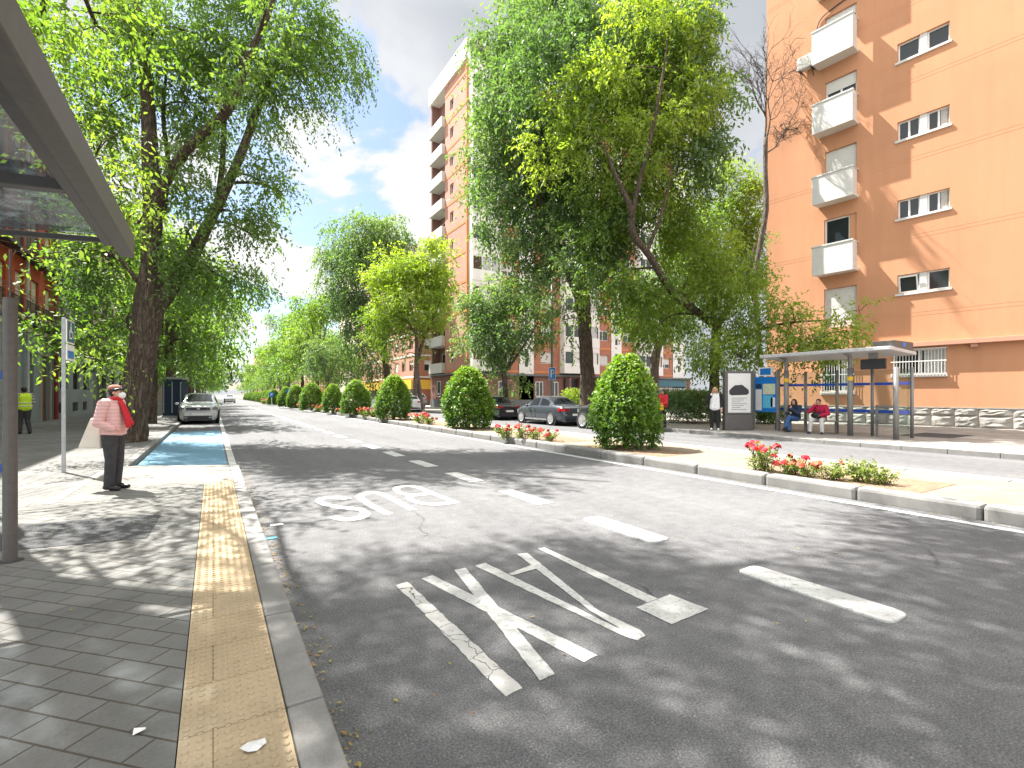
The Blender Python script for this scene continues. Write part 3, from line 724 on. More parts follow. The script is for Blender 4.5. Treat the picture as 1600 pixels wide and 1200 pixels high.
for i, z in enumerate(ZB + [20.75]):
    p = MB(); p.box(1.42, 1.68, -0.2, -0.05, z, z + 0.88, 0, T); p.build('mullion_panel', MAT['white'], OB)
    window(OB, T, 0.63, 1.42, z, z + 0.88, -0.2, panes=[1, 2, 2, 1, 1][i], curtain=i in (1, 2))
    w = window(OB, T, 1.68, 2.5, z, z + 0.88, -0.2, panes=[1, 2, 2, 1, 1][i])
    MB().box(0.55, 2.58, -0.19, 0.07, z - 0.10, z - 0.002, 0, T).build('window_sill', MAT['white'], OB)
    if i == 3:   # tilted open sash
        sash = MB(); q = Matrix.Translation((0, -0.13, z + 0.06)) @ Matrix.Rotation(R(-14), 4, 'X')
        for a, b, c, d in ((1.74, 1.79, 0, .74), (2.39, 2.44, 0, .74), (1.79, 2.39, 0, .05), (1.79, 2.39, .69, .74)): sash.box(a, b, 0, 0.05, c, d, 0, T @ q)
        sash.build('open_sash', MAT['white_frame'], OB)
for i, (a, b, c, d) in enumerate(BW):
    sh = [0.18, 0.22, 0.42, 0.0, 1.0, 0.3][i]
    b2 = b if i not in (3,) else b
    a2 = a if i != 3 else 4.46
    if i == 3: MB().box(4.15, 4.46, -0.2, -0.06, c, d, 0, T).build('infill_panel', MAT['orange'], OB)
    window(OB, T, a2, b2, c, d, -0.2, panes=2 if i in (1, 2, 0) else 1, shutter=sh, fw=0.075)
# balconies
for zb, zt in ((18.5, 20.15), (14.93, 16.42), (11.3, 12.7), (7.67, 9.12), (22.1, 23.6)):
    bal = MB(); pz = 0.72
    bal.box(4.05, 5.87, -0.05, pz, zb, zb + 0.14, 0, T)
    bal.box(4.05, 5.87, pz + 0.002, pz + 0.09, zb - 0.05, zt - 0.07, 0, T)
    bal.box(5.80, 5.87, 0.25, pz, zb + 0.142, zt - 0.10, 0, T); bal.box(4.05, 4.12, 0.25, pz, zb + 0.142, zt - 0.10, 0, T)
    ob = bal.build('balcony', MAT['white'], OB, bevel=0.012)
    rail = MB(); rail.box(4.02, 5.90, pz - 0.03, pz + 0.12, zt - 0.068, zt, 0, T)
    rail.box(4.05, 4.10, 0.0, pz - 0.032, zt - 0.055, zt - 0.01, 0, T); rail.box(5.82, 5.87, 0.0, pz - 0.032, zt - 0.055, zt - 0.01, 0, T)
    rail.build('handrail', MAT['white'], ob)
# air conditioner beside the top balcony, cable
ac = MB(); ac.box(5.95, 6.75, 0.12, 0.45, 18.75, 19.4, 0, T); a_o = ac.build('air_conditioner', MAT['white'], OB, bevel=0.02)
fan = MB(); 
for k in range(9): fan.box(6.05, 6.65, 0.451, 0.462, 18.82 + k * 0.06, 18.845 + k * 0.06, 0, T)
fan.build('fan_grille', MAT['shutter'], a_o)
for xx in (6.05, 6.6):
    br = MB(); br.box(xx, xx + .05, 0.0, 0.44, 18.68, 18.748, 0, T); br.tube([(xx + .025, 0.40, 18.70), (xx + .025, 0.02, 18.35)], 0.015, 6, 0, T=T); br.build('bracket', MAT['dark_iron'], a_o)
cab = MB(); P, rr = smooth_path([(5.95, 0.05, 19.6), (5.93, 0.05, 20.6), (5.7, 0.05, 21.15), (4.9, 0.05, 21.4), (4.0, 0.05, 21.6), (3.9, 0.05, 22.5)], [0.028] * 6, 6); cab.tube(P, rr, 6, 0, T=T)
cab.build('cable', MAT['dark_iron'], OB)
# canopy over the ground floor, grilles, stone plinth
can = MB(); can.box(-20, 5.9, 0.003, 0.30, 3.72, 3.92, 0, T)
for s in (-9, -6.8, -4.6, -2.4, -0.2, 2.0, 4.2): can.box(s - 0.11, s + 0.11, 0.003, 0.24, 3.56, 3.718, 0, T)
can.build('canopy', MAT['orange_trim'], OB, bevel=0.01)
for a, b, c, d in GR:
    window(OB, T, a, b, c, d, -0.2, panes=2, curtain=True)
    g = MB(); x = a + 0.02
    while x < b:
        g.tube([(x, 0.14, c - 0.04), (x, 0.14, d + 0.02)], 0.011, 6, 0, T=T); x += 0.115
    for z in (c - 0.03, (c + d) / 2, d): g.box(a - 0.04, b + 0.04, 0.125, 0.155, z - 0.02, z + 0.02, 0, T)
    for x in (a - 0.02, b + 0.02):
        for z in (c, d): g.box(x - 0.015, x + 0.015, 0.0, 0.124, z - 0.015, z + 0.015, 0, T)
    g.build('window_grille', MAT['grille'], OB)
    MB().box(a - 0.06, b + 0.06, -0.19, 0.10, c - 0.16, c - 0.06, 0, T).build('window_sill', MAT['white'], OB)
pl = MB(); s = -20.0
while s < 8.5:
    w = random.uniform(0.75, 1.05); e = min(s + w, 8.52)
    nseg = 5; zt = 0.86
    for r0, r1, pr in ((S, 0.62, 0.09), (0.63, 0.93, 0.075)):
        vs = []; fs = []
        for j in range(nseg + 1):
            for i in range(nseg + 1):
                edge = i in (0, nseg) or j in (0, nseg)
                vs.append((s + 0.008 + (e - s - 0.016) * i / nseg, 0.01 if edge else pr + random.uniform(-0.025, 0.03), r0 + (r1 - r0) * j / nseg))
        for j in range(nseg):
            for i in range(nseg):
                q = j * (nseg + 1) + i; fs.append((q + nseg + 1, q + nseg + 2, q + 1, q))
        pl.add(vs, fs, 0, T)
    s = e
pl.box(-20, 8.52, 0.0, 0.05, 0.94, 0.99, 0, T)
pl.build('stone_plinth', MAT['stone'], OB)

# ---------- the brick tower
TW = thing('apartment_tower', 'tall red brick tower with white glazed bays and balconies', 'building', (22.1, 45.1, 0))
FH = 3.05; NF = 11; HT = 4.1 + FH * NF - 1.0
TL = Matrix.Rotation(R(90), 4, 'Z')          # left face: x = 0 plane looking to -X, local x = +Y
def zf(i): return 4.1 + FH * i
# left face: brick to y=5.6, recessed balcony strip 5.6..9.6
opsL = [(3.35, 4.25, zf(i) + 0.95, zf(i) + 2.05) for i in range(NF - 1)]
mb = MB(); wall_open(mb, TL, 0.0, 5.6, 0.0, HT - 1.0, opsL, 0.25)
mb.build('side_wall', MAT['brick_y'], TW)
mb = MB(); mb.box(0.0, 5.55, -0.5, -0.4, 0.2, HT - 1.2, 0, TL); mb.box(0.5, 32, -0.5, -0.4, 0.2, HT - 1.2, 0, Matrix.Rotation(R(180), 4, 'Z') @ Matrix.Translation((-32.5, 0, 0))); mb.build('interior_wall', MAT['ink'], TW)
mb = MB(); mb.box(5.6, 9.7, -1.5, -1.0, 0, HT - 1.0, 0, TL); mb.box(9.4, 9.7, -1.0, 0.0, 0, HT - 1.0, 0, TL); mb.build('recess_wall', MAT['brick_dark'], TW)
for i in range(NF + 1): MB().box(0.002, 5.58, 0.001, 0.03, zf(i) - 0.16, zf(i) + 0.10, 0, TL).build('brick_band', MAT['brick_band'], TW)
mb = MB(); mb.box(-0.12, 0.10, -0.1, 0.12, 0, HT - 1.0, 0, TL); mb.build('corner_pier', MAT['brick_band'], TW)
for i in range(NF - 1):
    window(TW, TL, 3.35, 4.25, zf(i) + 0.95, zf(i) + 2.05, -0.22, frame='white_frame', panes=2, fw=0.05, shutter=0.0)
    b = MB(); b.box(5.62, 9.38, -0.999, 0.35, zf(i) - 0.12, zf(i) + 0.04, 0, TL); b.box(5.62, 9.38, 0.352, 0.42, zf(i) - 0.12, zf(i) + 1.0, 0, TL); b.box(5.62, 5.68, 0.02, 0.35, zf(i) + 0.042, zf(i) + 0.98, 0, TL)
    b.build('balcony', MAT['white'], TW)
    window(TW, TL, 6.4, 8.6, zf(i) + 0.1, zf(i) + 2.2, -0.995, panes=2)
# front face (looking to -Y), local x runs to -X, so use negative spans
TF = Matrix.Rotation(R(180), 4, 'Z')
WF = 33.0
strips = []     # (x0, x1, kind) along +X from the corner
x = 0.1
for kind, w in (('bay', 3.4), ('brick', 2.7), ('white', 1.9), ('brick', 3.6), ('bay', 5.2), ('brick', 2.6), ('white', 1.7), ('brick', 2.3), ('bay', 4.2), ('brick', 2.8), ('white', 2.4)):
    strips.append((x, x + w, kind)); x += w
for x0, x1, kind in strips:
    a, b = -x1, -x0
    if kind == 'brick':
        ops = [((a + b) / 2 - 0.85, (a + b) / 2 + 0.85, zf(i) + 0.95, zf(i) + 2.2) for i in range(NF - 1)]
        mb = MB(); wall_open(mb, TF, a, b, 0.0, HT - 1.0, ops, 0.2); mb.build('front_wall', MAT['brick_x'], TW)
        for i in range(NF): MB().box(a + 0.01, b - 0.01, 0.001, 0.03, zf(i) - 0.16, zf(i) + 0.08, 0, TF).build('brick_band', MAT['brick_band'], TW)
        for i in range(NF - 1):
            if i > 6 and x0 > 8: continue
            window(TW, TF, ops[i][0], ops[i][1], ops[i][2], ops[i][3], -0.18, panes=2, shutter=random.choice([0.35, 0.9, 0.6, 0.15]), fw=0.06, curtain=random.random() < 0.4)
    elif kind == 'white':
        ops = [((a + b) / 2 - 0.22, (a + b) / 2 + 0.22, zf(i) + 0.5 + q * 1.1, zf(i) + 1.35 + q * 1.1) for i in range(8) for q in (0, 1)]
        mb = MB(); wall_open(mb, TF, a, b, 0.0, HT, ops, 0.15, n=0.06); mb.add([(a, 0, 0), (a, 0.06, 0), (a, 0.06, HT), (a, 0, HT)], [(0, 1, 2, 3)], 0, TF); mb.build('white_strip_wall', MAT['white_render'], TW)
        for o in ops[:16]: MB().box(o[0], o[1], -0.06, -0.05, o[2], o[3], 0, TF).build('stair_window', MAT['pane'], TW)
    else:
        pr = 0.9
        mb = MB()
        for i in range(NF):
            mb.box(a, b, 0.0, pr, zf(i) - 0.12, zf(i) + 1.0, 0, TF)
            mb.box(a, b, 0.0, pr - 0.04, zf(i) + 2.45, zf(i) + FH - 0.122, 0, TF)
            if i < NF - 1:
                mb.box(a, a + 0.12, 0.0, pr - 0.02, zf(i) + 1.002, zf(i) + 2.448, 0, TF); mb.box(b - 0.12, b, 0.0, pr - 0.02, zf(i) + 1.002, zf(i) + 2.448, 0, TF)
        bo = mb.build('bay', MAT['white_render'], TW)
        for i in range(NF - 1):
            n = 4 if b - a > 3.8 else 3
            fr = MB(); c, d = zf(i) + 1.004, zf(i) + 2.446; q0, q1 = a + 0.125, b - 0.125
            for k in range(n + 1):
                xx = q0 + (q1 - q0) * k / n; fr.box(xx - 0.05, xx + 0.05, pr - 0.12, pr - 0.05, c, d, 0, TF)
            fr.box(q0, q1, pr - 0.118, pr - 0.052, d - 0.12, d - 0.002, 0, TF)
            f = fr.build('bay_window', MAT['white_frame'], TW)
            MB().box(q0, q1, pr - 0.14, pr - 0.125, c, d, 0, TF).build('pane', MAT['pane'], f)
            if random.random() < 0.7: MB().box(q0 + 0.2, q0 + (q1 - q0) * random.uniform(.3, .8), pr - 0.124, pr - 0.119, c, d, 0, TF).build('blind', MAT[random.choice(['cream_blind', 'curtain', 'shutter'])], f)
# white crown, ground floor base, porch
mb = MB(); mb.box(-0.25, 9.8, -2.0, 0.25, HT - 0.998, HT + 1.0, 0, TL); mb.build('parapet', MAT['white_render'], TW)
mb = MB(); mb.box(-WF - 1.0, -0.26, -2.0, 0.25, HT - 0.998, HT + 0.6, 0, TF); mb.build('front_parapet', MAT['white_render'], TW)
mb = MB(); mb.box(-WF - 1, -0.05, 0.02, 0.06, 0.0, 3.6, 0, TF); mb.build('ground_floor_wall', MAT['brick_dark'], TW)
mb = MB(); mb.box(0.0, 9.6, 0.02, 0.09, 0.0, 3.85, 0, TL); mb.build('side_base_wall', MAT['brick_dark'], TW)
mb = MB(); mb.box(-WF - 1, 0.2, 0.062, 0.35, 3.601, 3.80, 0, TF); mb.box(0.0, 9.6, 0.092, 0.4, 3.70, 3.86, 0, TL); mb.build('ledge', MAT['grey_dark'], TW)
mb = MB(); mb.box(-WF, -0.06, 0.063, 0.14, 0.0, 1.0, 0, TF); mb.box(0.1, 9.6, 0.091, 0.16, 0.0, 1.0, 0, TL); mb.build('base_plinth', MAT['grey_dark'], TW)
for xx in (1.2, 3.6, 8.3, 10.4): window(TW, TF, -xx - 1.0, -xx, 1.35, 3.0, 0.063, panes=2, fw=0.07)
for xx in (2.4, 6.6): window(TW, TL, xx, xx + 0.9, 1.3, 3.1, 0.092, panes=1, fw=0.07)
po = MB(); po.box(-17.5, -12.2, 0.07, 0.10, 0.2, 3.4, 0, TF); po.build('dark_porch', MAT['ink'], TW)
po = MB()
for xx in (12.4, 14.2, 15.6, 17.2): po.box(-xx - 0.25, -xx, 0.101, 0.9, 0.1, 3.45, 0, TF)
po.build('porch_column', MAT['brick_dark'], TW)
po = MB(); po.box(-23.5, -17.7, 0.07, 0.16, 2.6, 3.5, 0, TF); po.build('shop_fascia', MAT['sign_red'], TW)
po = MB(); po.box(-33.0, -24.0, 0.07, 0.16, 2.6, 3.5, 0, TF); po.build('shop_fascia', MAT['sign_teal'], TW)
po = MB()
for k in range(9): po.box(-25.2 - k * 0.9 - 0.75, -25.2 - k * 0.9, 0.07, 0.10, 0.4, 2.45, 0, TF)
po.build('shop_window', MAT['curtain'], TW)
cond = MB(); cond.box(-5.2, -4.3, 0.05, 0.4, zf(5) + 0.2, zf(5) + 0.85, 0, TF); co = cond.build('air_conditioner', MAT['white'], TW)
MB().lathe([(0.26, 0), (0.26, 0.02)], 16, 0, TF @ Matrix.Translation((-4.7, 0.402, zf(5) + 0.52)) @ Matrix.Rotation(R(-90), 4, 'X')).build('fan_grille', MAT['dark_iron'], co)

# ---------- further blocks on the right
def plain_block(name, label, x0, x1, y0, y1, h, m, face, ground=None, fw=3.2, band='white_render', group=None):
    """far block with windows on its street side (face -X) and on the near side (face -Y)"""
    root = thing(name, label, 'building', (x0, y0, 0), 0, group)
    W, D = x1 - x0, y1 - y0
    TLx = Matrix.Rotation(R(90), 4, 'Z'); TFx = Matrix.Rotation(R(180), 4, 'Z')
    nf = int((h - 4) / 3.0)
    def row(Tm, lo, hi, off):
        ops = []
        n = int((hi - lo) / fw)
        for i in range(nf):
            for k in range(n):
                c = lo + (k + 0.5) * (hi - lo) / n; ops.append((c - 0.75, c + 0.75, 4.1 + i * 3 + 0.8, 4.1 + i * 3 + 2.2))
        return ops
    oL = row(TLx, 0, D, 0); oF = row(TFx, -W, 0, 0)
    mb = MB(); wall_open(mb, TLx, 0, D, 0, h, oL, 0.2); mb.build('side_wall', MAT[m.replace('_x', '_y')] if m.startswith('brick') else MAT[m], root)
    mb = MB(); wall_open(mb, TFx, -W, 0, 0, h, oF, 0.2)
    mb.add([(0, 0, h), (W, 0, h), (W, D, h), (0, D, h)], [(0, 1, 2, 3)])
    mb.add([(0, D, 0), (W, D, 0), (W, D, h), (0, D, h)], [(3, 2, 1, 0)])
    mb.build('front_wall', MAT[m], root)
    gl = MB()
    gl.box(0.1, D - 0.1, -0.3, -0.16, 0.1, h - 0.1, 0, TLx); gl.box(-W + 0.1, -0.35, -0.3, -0.16, 0.1, h - 0.1, 0, TFx)
    gl.build('glazing', MAT['pane'], root)
    rest = MB(); cnt = 0
    for Tm, oo in ((TLx, oL), (TFx, oF)):
        for a, b, c, d in oo:
            zz = d - (d - c) * random.choice([0.2, 0.4, 0.7, 1.0]); cnt += 1
            fr = MB() if cnt <= 95 else rest
            fr.box(a, b, -0.15, -0.10, zz, d, 0, Tm)
            if zz - c > .05: fr.box((a + b) / 2 - 0.04, (a + b) / 2 + 0.04, -0.15, -0.11, c, zz, 0, Tm)
            if cnt <= 95: fr.build('roller_shutter', MAT['shutter'], root)
    if rest.v: tag(rest.build('roller_shutters', MAT['shutter'], root), kind='stuff')
    bn = MB()
    for i in range(nf + 1):
        z = 4.0 + i * 3; bn.box(0, D, 0.001, 0.06, z - 0.12, z + 0.1, 0, TLx); bn.box(-W, -0.001, 0.001, 0.06, z - 0.12, z + 0.1, 0, TFx)
    bn.box(-0.2, D + 0.2, -0.2, 0.25, h + 0.001, h + 0.5, 0, TLx); bn.box(-W, -0.26, -0.2, 0.25, h + 0.001, h + 0.5, 0, TFx)
    bn.build('floor_band', MAT[band], root)
    if ground:
        g = MB(); g.box(0.1, D, 0.02, 0.10, 0.0, 2.3, 0, TLx); g.build('shop_front', MAT['grey_dark'], root)
        g = MB(); g.box(0.1, D, 0.02, 0.55, 2.32, 3.6, 0, TLx); g.box(-W, -0.12, 0.02, 0.5, 2.32, 3.6, 0, TFx); g.build('shop_fascia', MAT[ground], root)
    return root
plain_block('brick_block', 'lower brick block with a yellow shop fascia left of the brick tower', 23.5, 36, 64, 96, 20, 'brick_x', 0, 'yellow_awning')
plain_block('cream_block', 'cream block showing behind the tall willow beyond the yellow shop', 27, 44, 100, 128, 33, 'cream', 0, None)
plain_block('pink_block', 'pale pink block far down the street above the right hand trees', 18.5, 32, 262, 300, 21, 'pink_render', 0, None)
plain_block('brick_house', 'low brick block in the gap of the right row beyond the yellow shop', 23.5, 36, 134, 185, 13, 'brick_x', 0, None)
plain_block('white_block', 'pale block seen between the dead tree and the green trees', 44, 60, 62, 80, 28, 'white_render', 0, None)

# ---------- left side: facades on x = -7.8, local x of the frame = -Y
TLF = Matrix.Rotation(R(-90), 4, 'Z')
def left_block(name, label, y0, y1, h, lower, upper, zl, fwid, ground_ops, up_frame='cream_blind', depth=12, balc=True):
    """facade at the left pavement: lower storey in one render, upper storeys with tall windows and iron balconies"""
    root = thing(name, label, 'building', (-7.8, y0, 0))
    L = y1 - y0
    ops = ground_ops
    mb = MB(); wall_open(mb, TLF, -L, 0, 0, zl, [(-b, -a, c, d) for a, b, c, d, kd in ops], 0.25); mb.build('ground_floor_wall', MAT[lower], root)
    up = []; nf = int((h - zl) / 3.2); n = max(1, int(L / fwid))
    for i in range(nf):
        for k in range(n):
            c = -L + (k + 0.5) * L / n; z = zl + i * 3.2 + 0.25
            up.append((c - 0.6, c + 0.6, z, z + 2.35))
    mb = MB(); wall_open(mb, TLF, -L, 0, zl, h, up, 0.25)
    mb.add([(-L, 0, 0), (-L, -depth, 0), (-L, -depth, h), (-L, 0, h)], [(0, 1, 2, 3)], 0, TLF)
    mb.add([(0, 0, 0), (0, -depth, 0), (0, -depth, h), (0, 0, h)], [(3, 2, 1, 0)], 0, TLF)
    mb.add([(-L, 0, h), (0, 0, h), (0, -depth, h), (-L, -depth, h)], [(0, 1, 2, 3)], 0, TLF)
    mb.add([(-L, -depth, 0), (0, -depth, 0), (0, -depth, h), (-L, -depth, h)], [(0, 1, 2, 3)], 0, TLF)
    mb.build('upper_wall', MAT[upper], root)
    MB().box(-L, 0, 0.001, 0.14, zl - 0.12, zl + 0.10, 0, TLF).build('cornice', MAT[up_frame], root)
    MB().box(-L, 0, -0.4, 0.35, h + 0.001, h + 0.35, 0, TLF).build('eaves', MAT['cream'], root)
    MB().box(-L + 0.1, -0.1, -0.5, -0.42, 0.1, h - 0.2, 0, TLF).build('interior_wall', MAT['ink'], root)
    cnt = 0; LABEL_N = [0]
    for a, b, c, d in up:
        if cnt < 30:
            w = window(root, TLF, a, b, c, d, -0.2, frame='white_frame', panes=2)
            MB().box(a + 0.03, b - 0.03, -0.13, -0.11, c + (0.8 if cnt % 3 else 0.05), d - 0.02, 0, TLF).build('blind', MAT[up_frame], w)
        cnt += 1
    if balc:
        for i in range(nf):
            for k in range(n):
                if LABEL_N[0] > 95: break
                LABEL_N[0] += 1; g = MB(); z = zl + i * 3.2 + 0.12
                c = -L + (k + 0.5) * L / n
                g.box(c - 0.95, c + 0.95, 0.001, 0.5, z, z + 0.10, 0, TLF)
                for q in range(16):
                    xx = c - 0.93 + q * 0.124; g.box(xx - 0.009, xx + 0.009, 0.47, 0.488, z + 0.102, z + 1.0, 0, TLF)
                g.box(c - 0.95, c + 0.95, 0.46, 0.498, z + 1.002, z + 1.04, 0, TLF)
                g.build('iron_balcony', MAT['dark_iron'], root)
    for a, b, c, d, kd in ops:
        if kd == 'win':
            w = window(root, TLF, -b, -a, c, d, -0.22, frame='dark_iron', panes=2)
            g = MB(); x = -b + 0.08
            while x < -a: g.box(x - 0.01, x + 0.01, -0.14, -0.12, c, d, 0, TLF); x += 0.12
            g.build('window_bars', MAT['dark_iron'], w)
        elif kd == 'door':
            dd = MB().box(-b + 0.08, -a - 0.08, -0.2, -0.13, c, d - 0.35, 0, TLF).build('door', MAT['wood_door'], root)
            f = MB(); f.box(-b - 0.14, -b, -0.02, 0.07, c, d + 0.14, 0, TLF); f.box(-a, -a + 0.14, -0.02, 0.07, c, d + 0.14, 0, TLF); f.box(-b + 0.001, -a - 0.001, -0.02, 0.07, d, d + 0.14, 0, TLF)
            f.build('door_surround', MAT['pale_stone'], root)
        elif kd == 'vent':
            g = MB()
            for q in range(5): g.box(-b, -a, -0.1, -0.06, c + q * (d - c) / 5, c + (q + 0.4) * (d - c) / 5, 0, TLF)
            g.build('vent', MAT['dark_iron'], root)
        elif kd == 'dark':
            MB().box(-b, -a, -0.24, -0.2, c, d, 0, TLF).build('doorway', MAT['ink'], root)
    return root
LA = left_block('street_house', 'red upper floor over a grey ground floor at the left edge', 14.0, 37.8, 14.5, 'grey_render', 'red_render', 4.75, 2.3,
                [(1.5, 2.7, 1.4, 3.9, 'win'), (5, 6.2, 1.4, 3.9, 'win'), (9, 10.2, 0.13, 3.2, 'door'), (13.0, 14.2, 1.2, 3.9, 'win'), (16.6, 17.6, 1.2, 3.9, 'win'), (19.0, 20.0, 1.2, 3.9, 'win'), (21.2, 22.8, 0.13, 3.6, 'door')])
p = MB(); p.tube([(0.16, 18.4, S), (0.16, 18.4, 13.5)], 0.075, 10); p.build('downpipe', MAT['zinc'], LA)
p = MB(); p.tube([(0.14, 23.55, S), (0.14, 23.55, 13.5)], 0.10, 10); p.build('red_downpipe', MAT['red_pipe'], LA)
LB = left_block('grey_house', 'grey plastered house with low vents next to the red house', 37.85, 48.5, 13.5, 'grey_render', 'grey_dark', 4.6, 2.6,
                [(1.2, 3.0, 1.9, 3.9, 'win'), (4.4, 6.2, 1.9, 3.9, 'win'), (7.4, 9.2, 1.9, 3.9, 'win'), (0.9, 2.6, 0.45, 1.05, 'vent'), (4.3, 5.9, 0.45, 1.05, 'vent'), (7.2, 8.6, 0.45, 1.05, 'vent')], up_frame='curtain')
LC = left_block('shop_house', 'dark fronted house with a white lettered sign over its doorway', 48.55, 66, 14.5, 'grey_dark', 'pale_stone', 4.4, 2.9,
                [(1.5, 5.2, 0.13, 3.1, 'dark'), (6.6, 9.0, 0.13, 3.1, 'dark'), (10.5, 13.5, 0.6, 3.0, 'win')])
MB().box(-10.5, -1.2, 0.02, 0.30, 3.15, 4.35, 0, TLF).build('shop_sign', MAT['sign_white'], LC)
sg = MB()
xx = -8.2
for w in (0.5, 0.95, 0.9, 0.8, 0.5):        # blurred dark letters, not readable in the photograph
    sg.box(xx, xx + 0.16, 0.302, 0.315, 3.4, 4.1, 0, TLF); sg.box(xx + 0.165, xx + w, 0.302, 0.315, 3.95, 4.1, 0, TLF); sg.box(xx + 0.165, xx + w * 0.8, 0.302, 0.315, 3.4, 3.55, 0, TLF)
    xx += w + 0.25
sg.build('sign_lettering', MAT['grey_ink'], LC)
p = MB(); 
for q in (5.4, 9.3): p.box(-q - 0.6, -q, 0.001, 0.25, 0.13, 3.14, 0, TLF)
p.build('door_pier', MAT['white_render'], LC)
LD = left_block('colonnade_house', 'pale stone house with a row of ground floor pillars', 66.05, 112, 15, 'pale_stone', 'cream', 4.4, 3.0,
                [(2 + 3 * k, 4.2 + 3 * k, 0.13, 3.6, 'dark') for k in range(14)])
left_block('brick_terrace', 'reddish terrace far along the left pavement', 112.05, 240, 15, 'pale_stone', 'pink_render', 4.4, 3.4, [(2 + 5 * k, 4.6 + 5 * k, 0.13, 3.6, 'dark') for k in range(24)], balc=False)
# ------------------------------------------------------------------ trees and plants
def norm(a): return a / np.maximum(np.linalg.norm(a, axis=-1, keepdims=True), 1e-9)
def leaf_arrays(P, D, L, per, size, droop, r, tint, aspect=0.45, spread=0.9):
    """leaves along twigs: P base points, D directions, L lengths -> quad vertices and tints"""
    n = len(P)
    t = (np.arange(per) + 0.6) / per
    tt = np.broadcast_to(t, (n, per))
    pos = P[:, None, :] + D[:, None, :] * (L[:, None] * tt)[..., None]
    pos[..., 2] -= droop * (L[:, None] * tt) ** 2 / np.maximum(L[:, None], 0.05)
    tan = D[:, None, :] + 0 * pos; tan[..., 2] -= 2 * droop * tt; tan = norm(tan)
    rv = norm(r.normal(size=(n, per, 3)))
    side = norm(np.cross(tan, rv))
    ax = norm(tan * 0.55 + side * spread + r.normal(size=(n, per, 3)) * 0.25 + np.array([0, 0, -0.22]))
    upn = norm(r.normal(size=(n, per, 3)) * 0.6 + np.array([0, 0, 1.0]))
    w = norm(np.cross(ax, upn))
    ls = size * r.uniform(0.65, 1.3, (n, per))[..., None]
    b = pos; m = pos + ax * ls * 0.45; e = pos + ax * ls
    e = e + np.array([0, 0, -1.0]) * ls * 0.12
    v = np.stack([b, m + w * ls * aspect * 0.5, e, m - w * ls * aspect * 0.5], axis=2)
    ti = np.clip(tint[:, None] + r.normal(scale=0.10, size=(n, per)), 0, 1)
    return v.reshape(-1, 3), ti.reshape(-1)
def leaf_mesh(name, V, Tn, mat, parent=None):
    n = len(Tn); me = bpy.data.meshes.new(name)
    me.vertices.add(n * 4); me.vertices.foreach_set('co', V.astype(np.float32).reshape(-1))
    me.loops.add(n * 4); me.loops.foreach_set('vertex_index', np.arange(n * 4, dtype=np.int32))
    me.polygons.add(n); me.polygons.foreach_set('loop_start', np.arange(0, n * 4, 4, dtype=np.int32)); me.polygons.foreach_set('loop_total', np.full(n, 4, dtype=np.int32))
    a = me.attributes.new('tint', 'FLOAT', 'FACE'); a.data.foreach_set('value', Tn.astype(np.float32))
    me.materials.append(mat); me.update(calc_edges=True); me.validate()
    o = bpy.data.objects.new(name, me); COL.objects.link(o)
    if parent is not None: o.parent = parent
    return o
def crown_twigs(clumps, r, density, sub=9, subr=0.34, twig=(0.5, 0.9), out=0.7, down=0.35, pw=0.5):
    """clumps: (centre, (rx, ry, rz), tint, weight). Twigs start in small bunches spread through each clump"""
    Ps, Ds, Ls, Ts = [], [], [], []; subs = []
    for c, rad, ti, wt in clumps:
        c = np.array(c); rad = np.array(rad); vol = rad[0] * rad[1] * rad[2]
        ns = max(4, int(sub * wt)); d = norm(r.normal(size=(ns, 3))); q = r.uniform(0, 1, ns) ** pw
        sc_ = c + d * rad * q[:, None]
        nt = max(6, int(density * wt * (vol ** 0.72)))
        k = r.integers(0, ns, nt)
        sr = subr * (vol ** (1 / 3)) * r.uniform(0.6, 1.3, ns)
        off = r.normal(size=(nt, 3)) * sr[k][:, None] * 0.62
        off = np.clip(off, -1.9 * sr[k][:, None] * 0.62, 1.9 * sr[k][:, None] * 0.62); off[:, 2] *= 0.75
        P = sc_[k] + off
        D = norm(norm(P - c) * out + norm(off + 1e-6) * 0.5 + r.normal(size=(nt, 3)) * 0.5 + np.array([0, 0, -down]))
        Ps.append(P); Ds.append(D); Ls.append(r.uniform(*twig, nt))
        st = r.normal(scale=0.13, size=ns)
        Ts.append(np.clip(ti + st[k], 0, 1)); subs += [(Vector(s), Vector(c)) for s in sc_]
    return np.concatenate(Ps), np.concatenate(Ds), np.concatenate(Ls), np.concatenate(Ts), subs
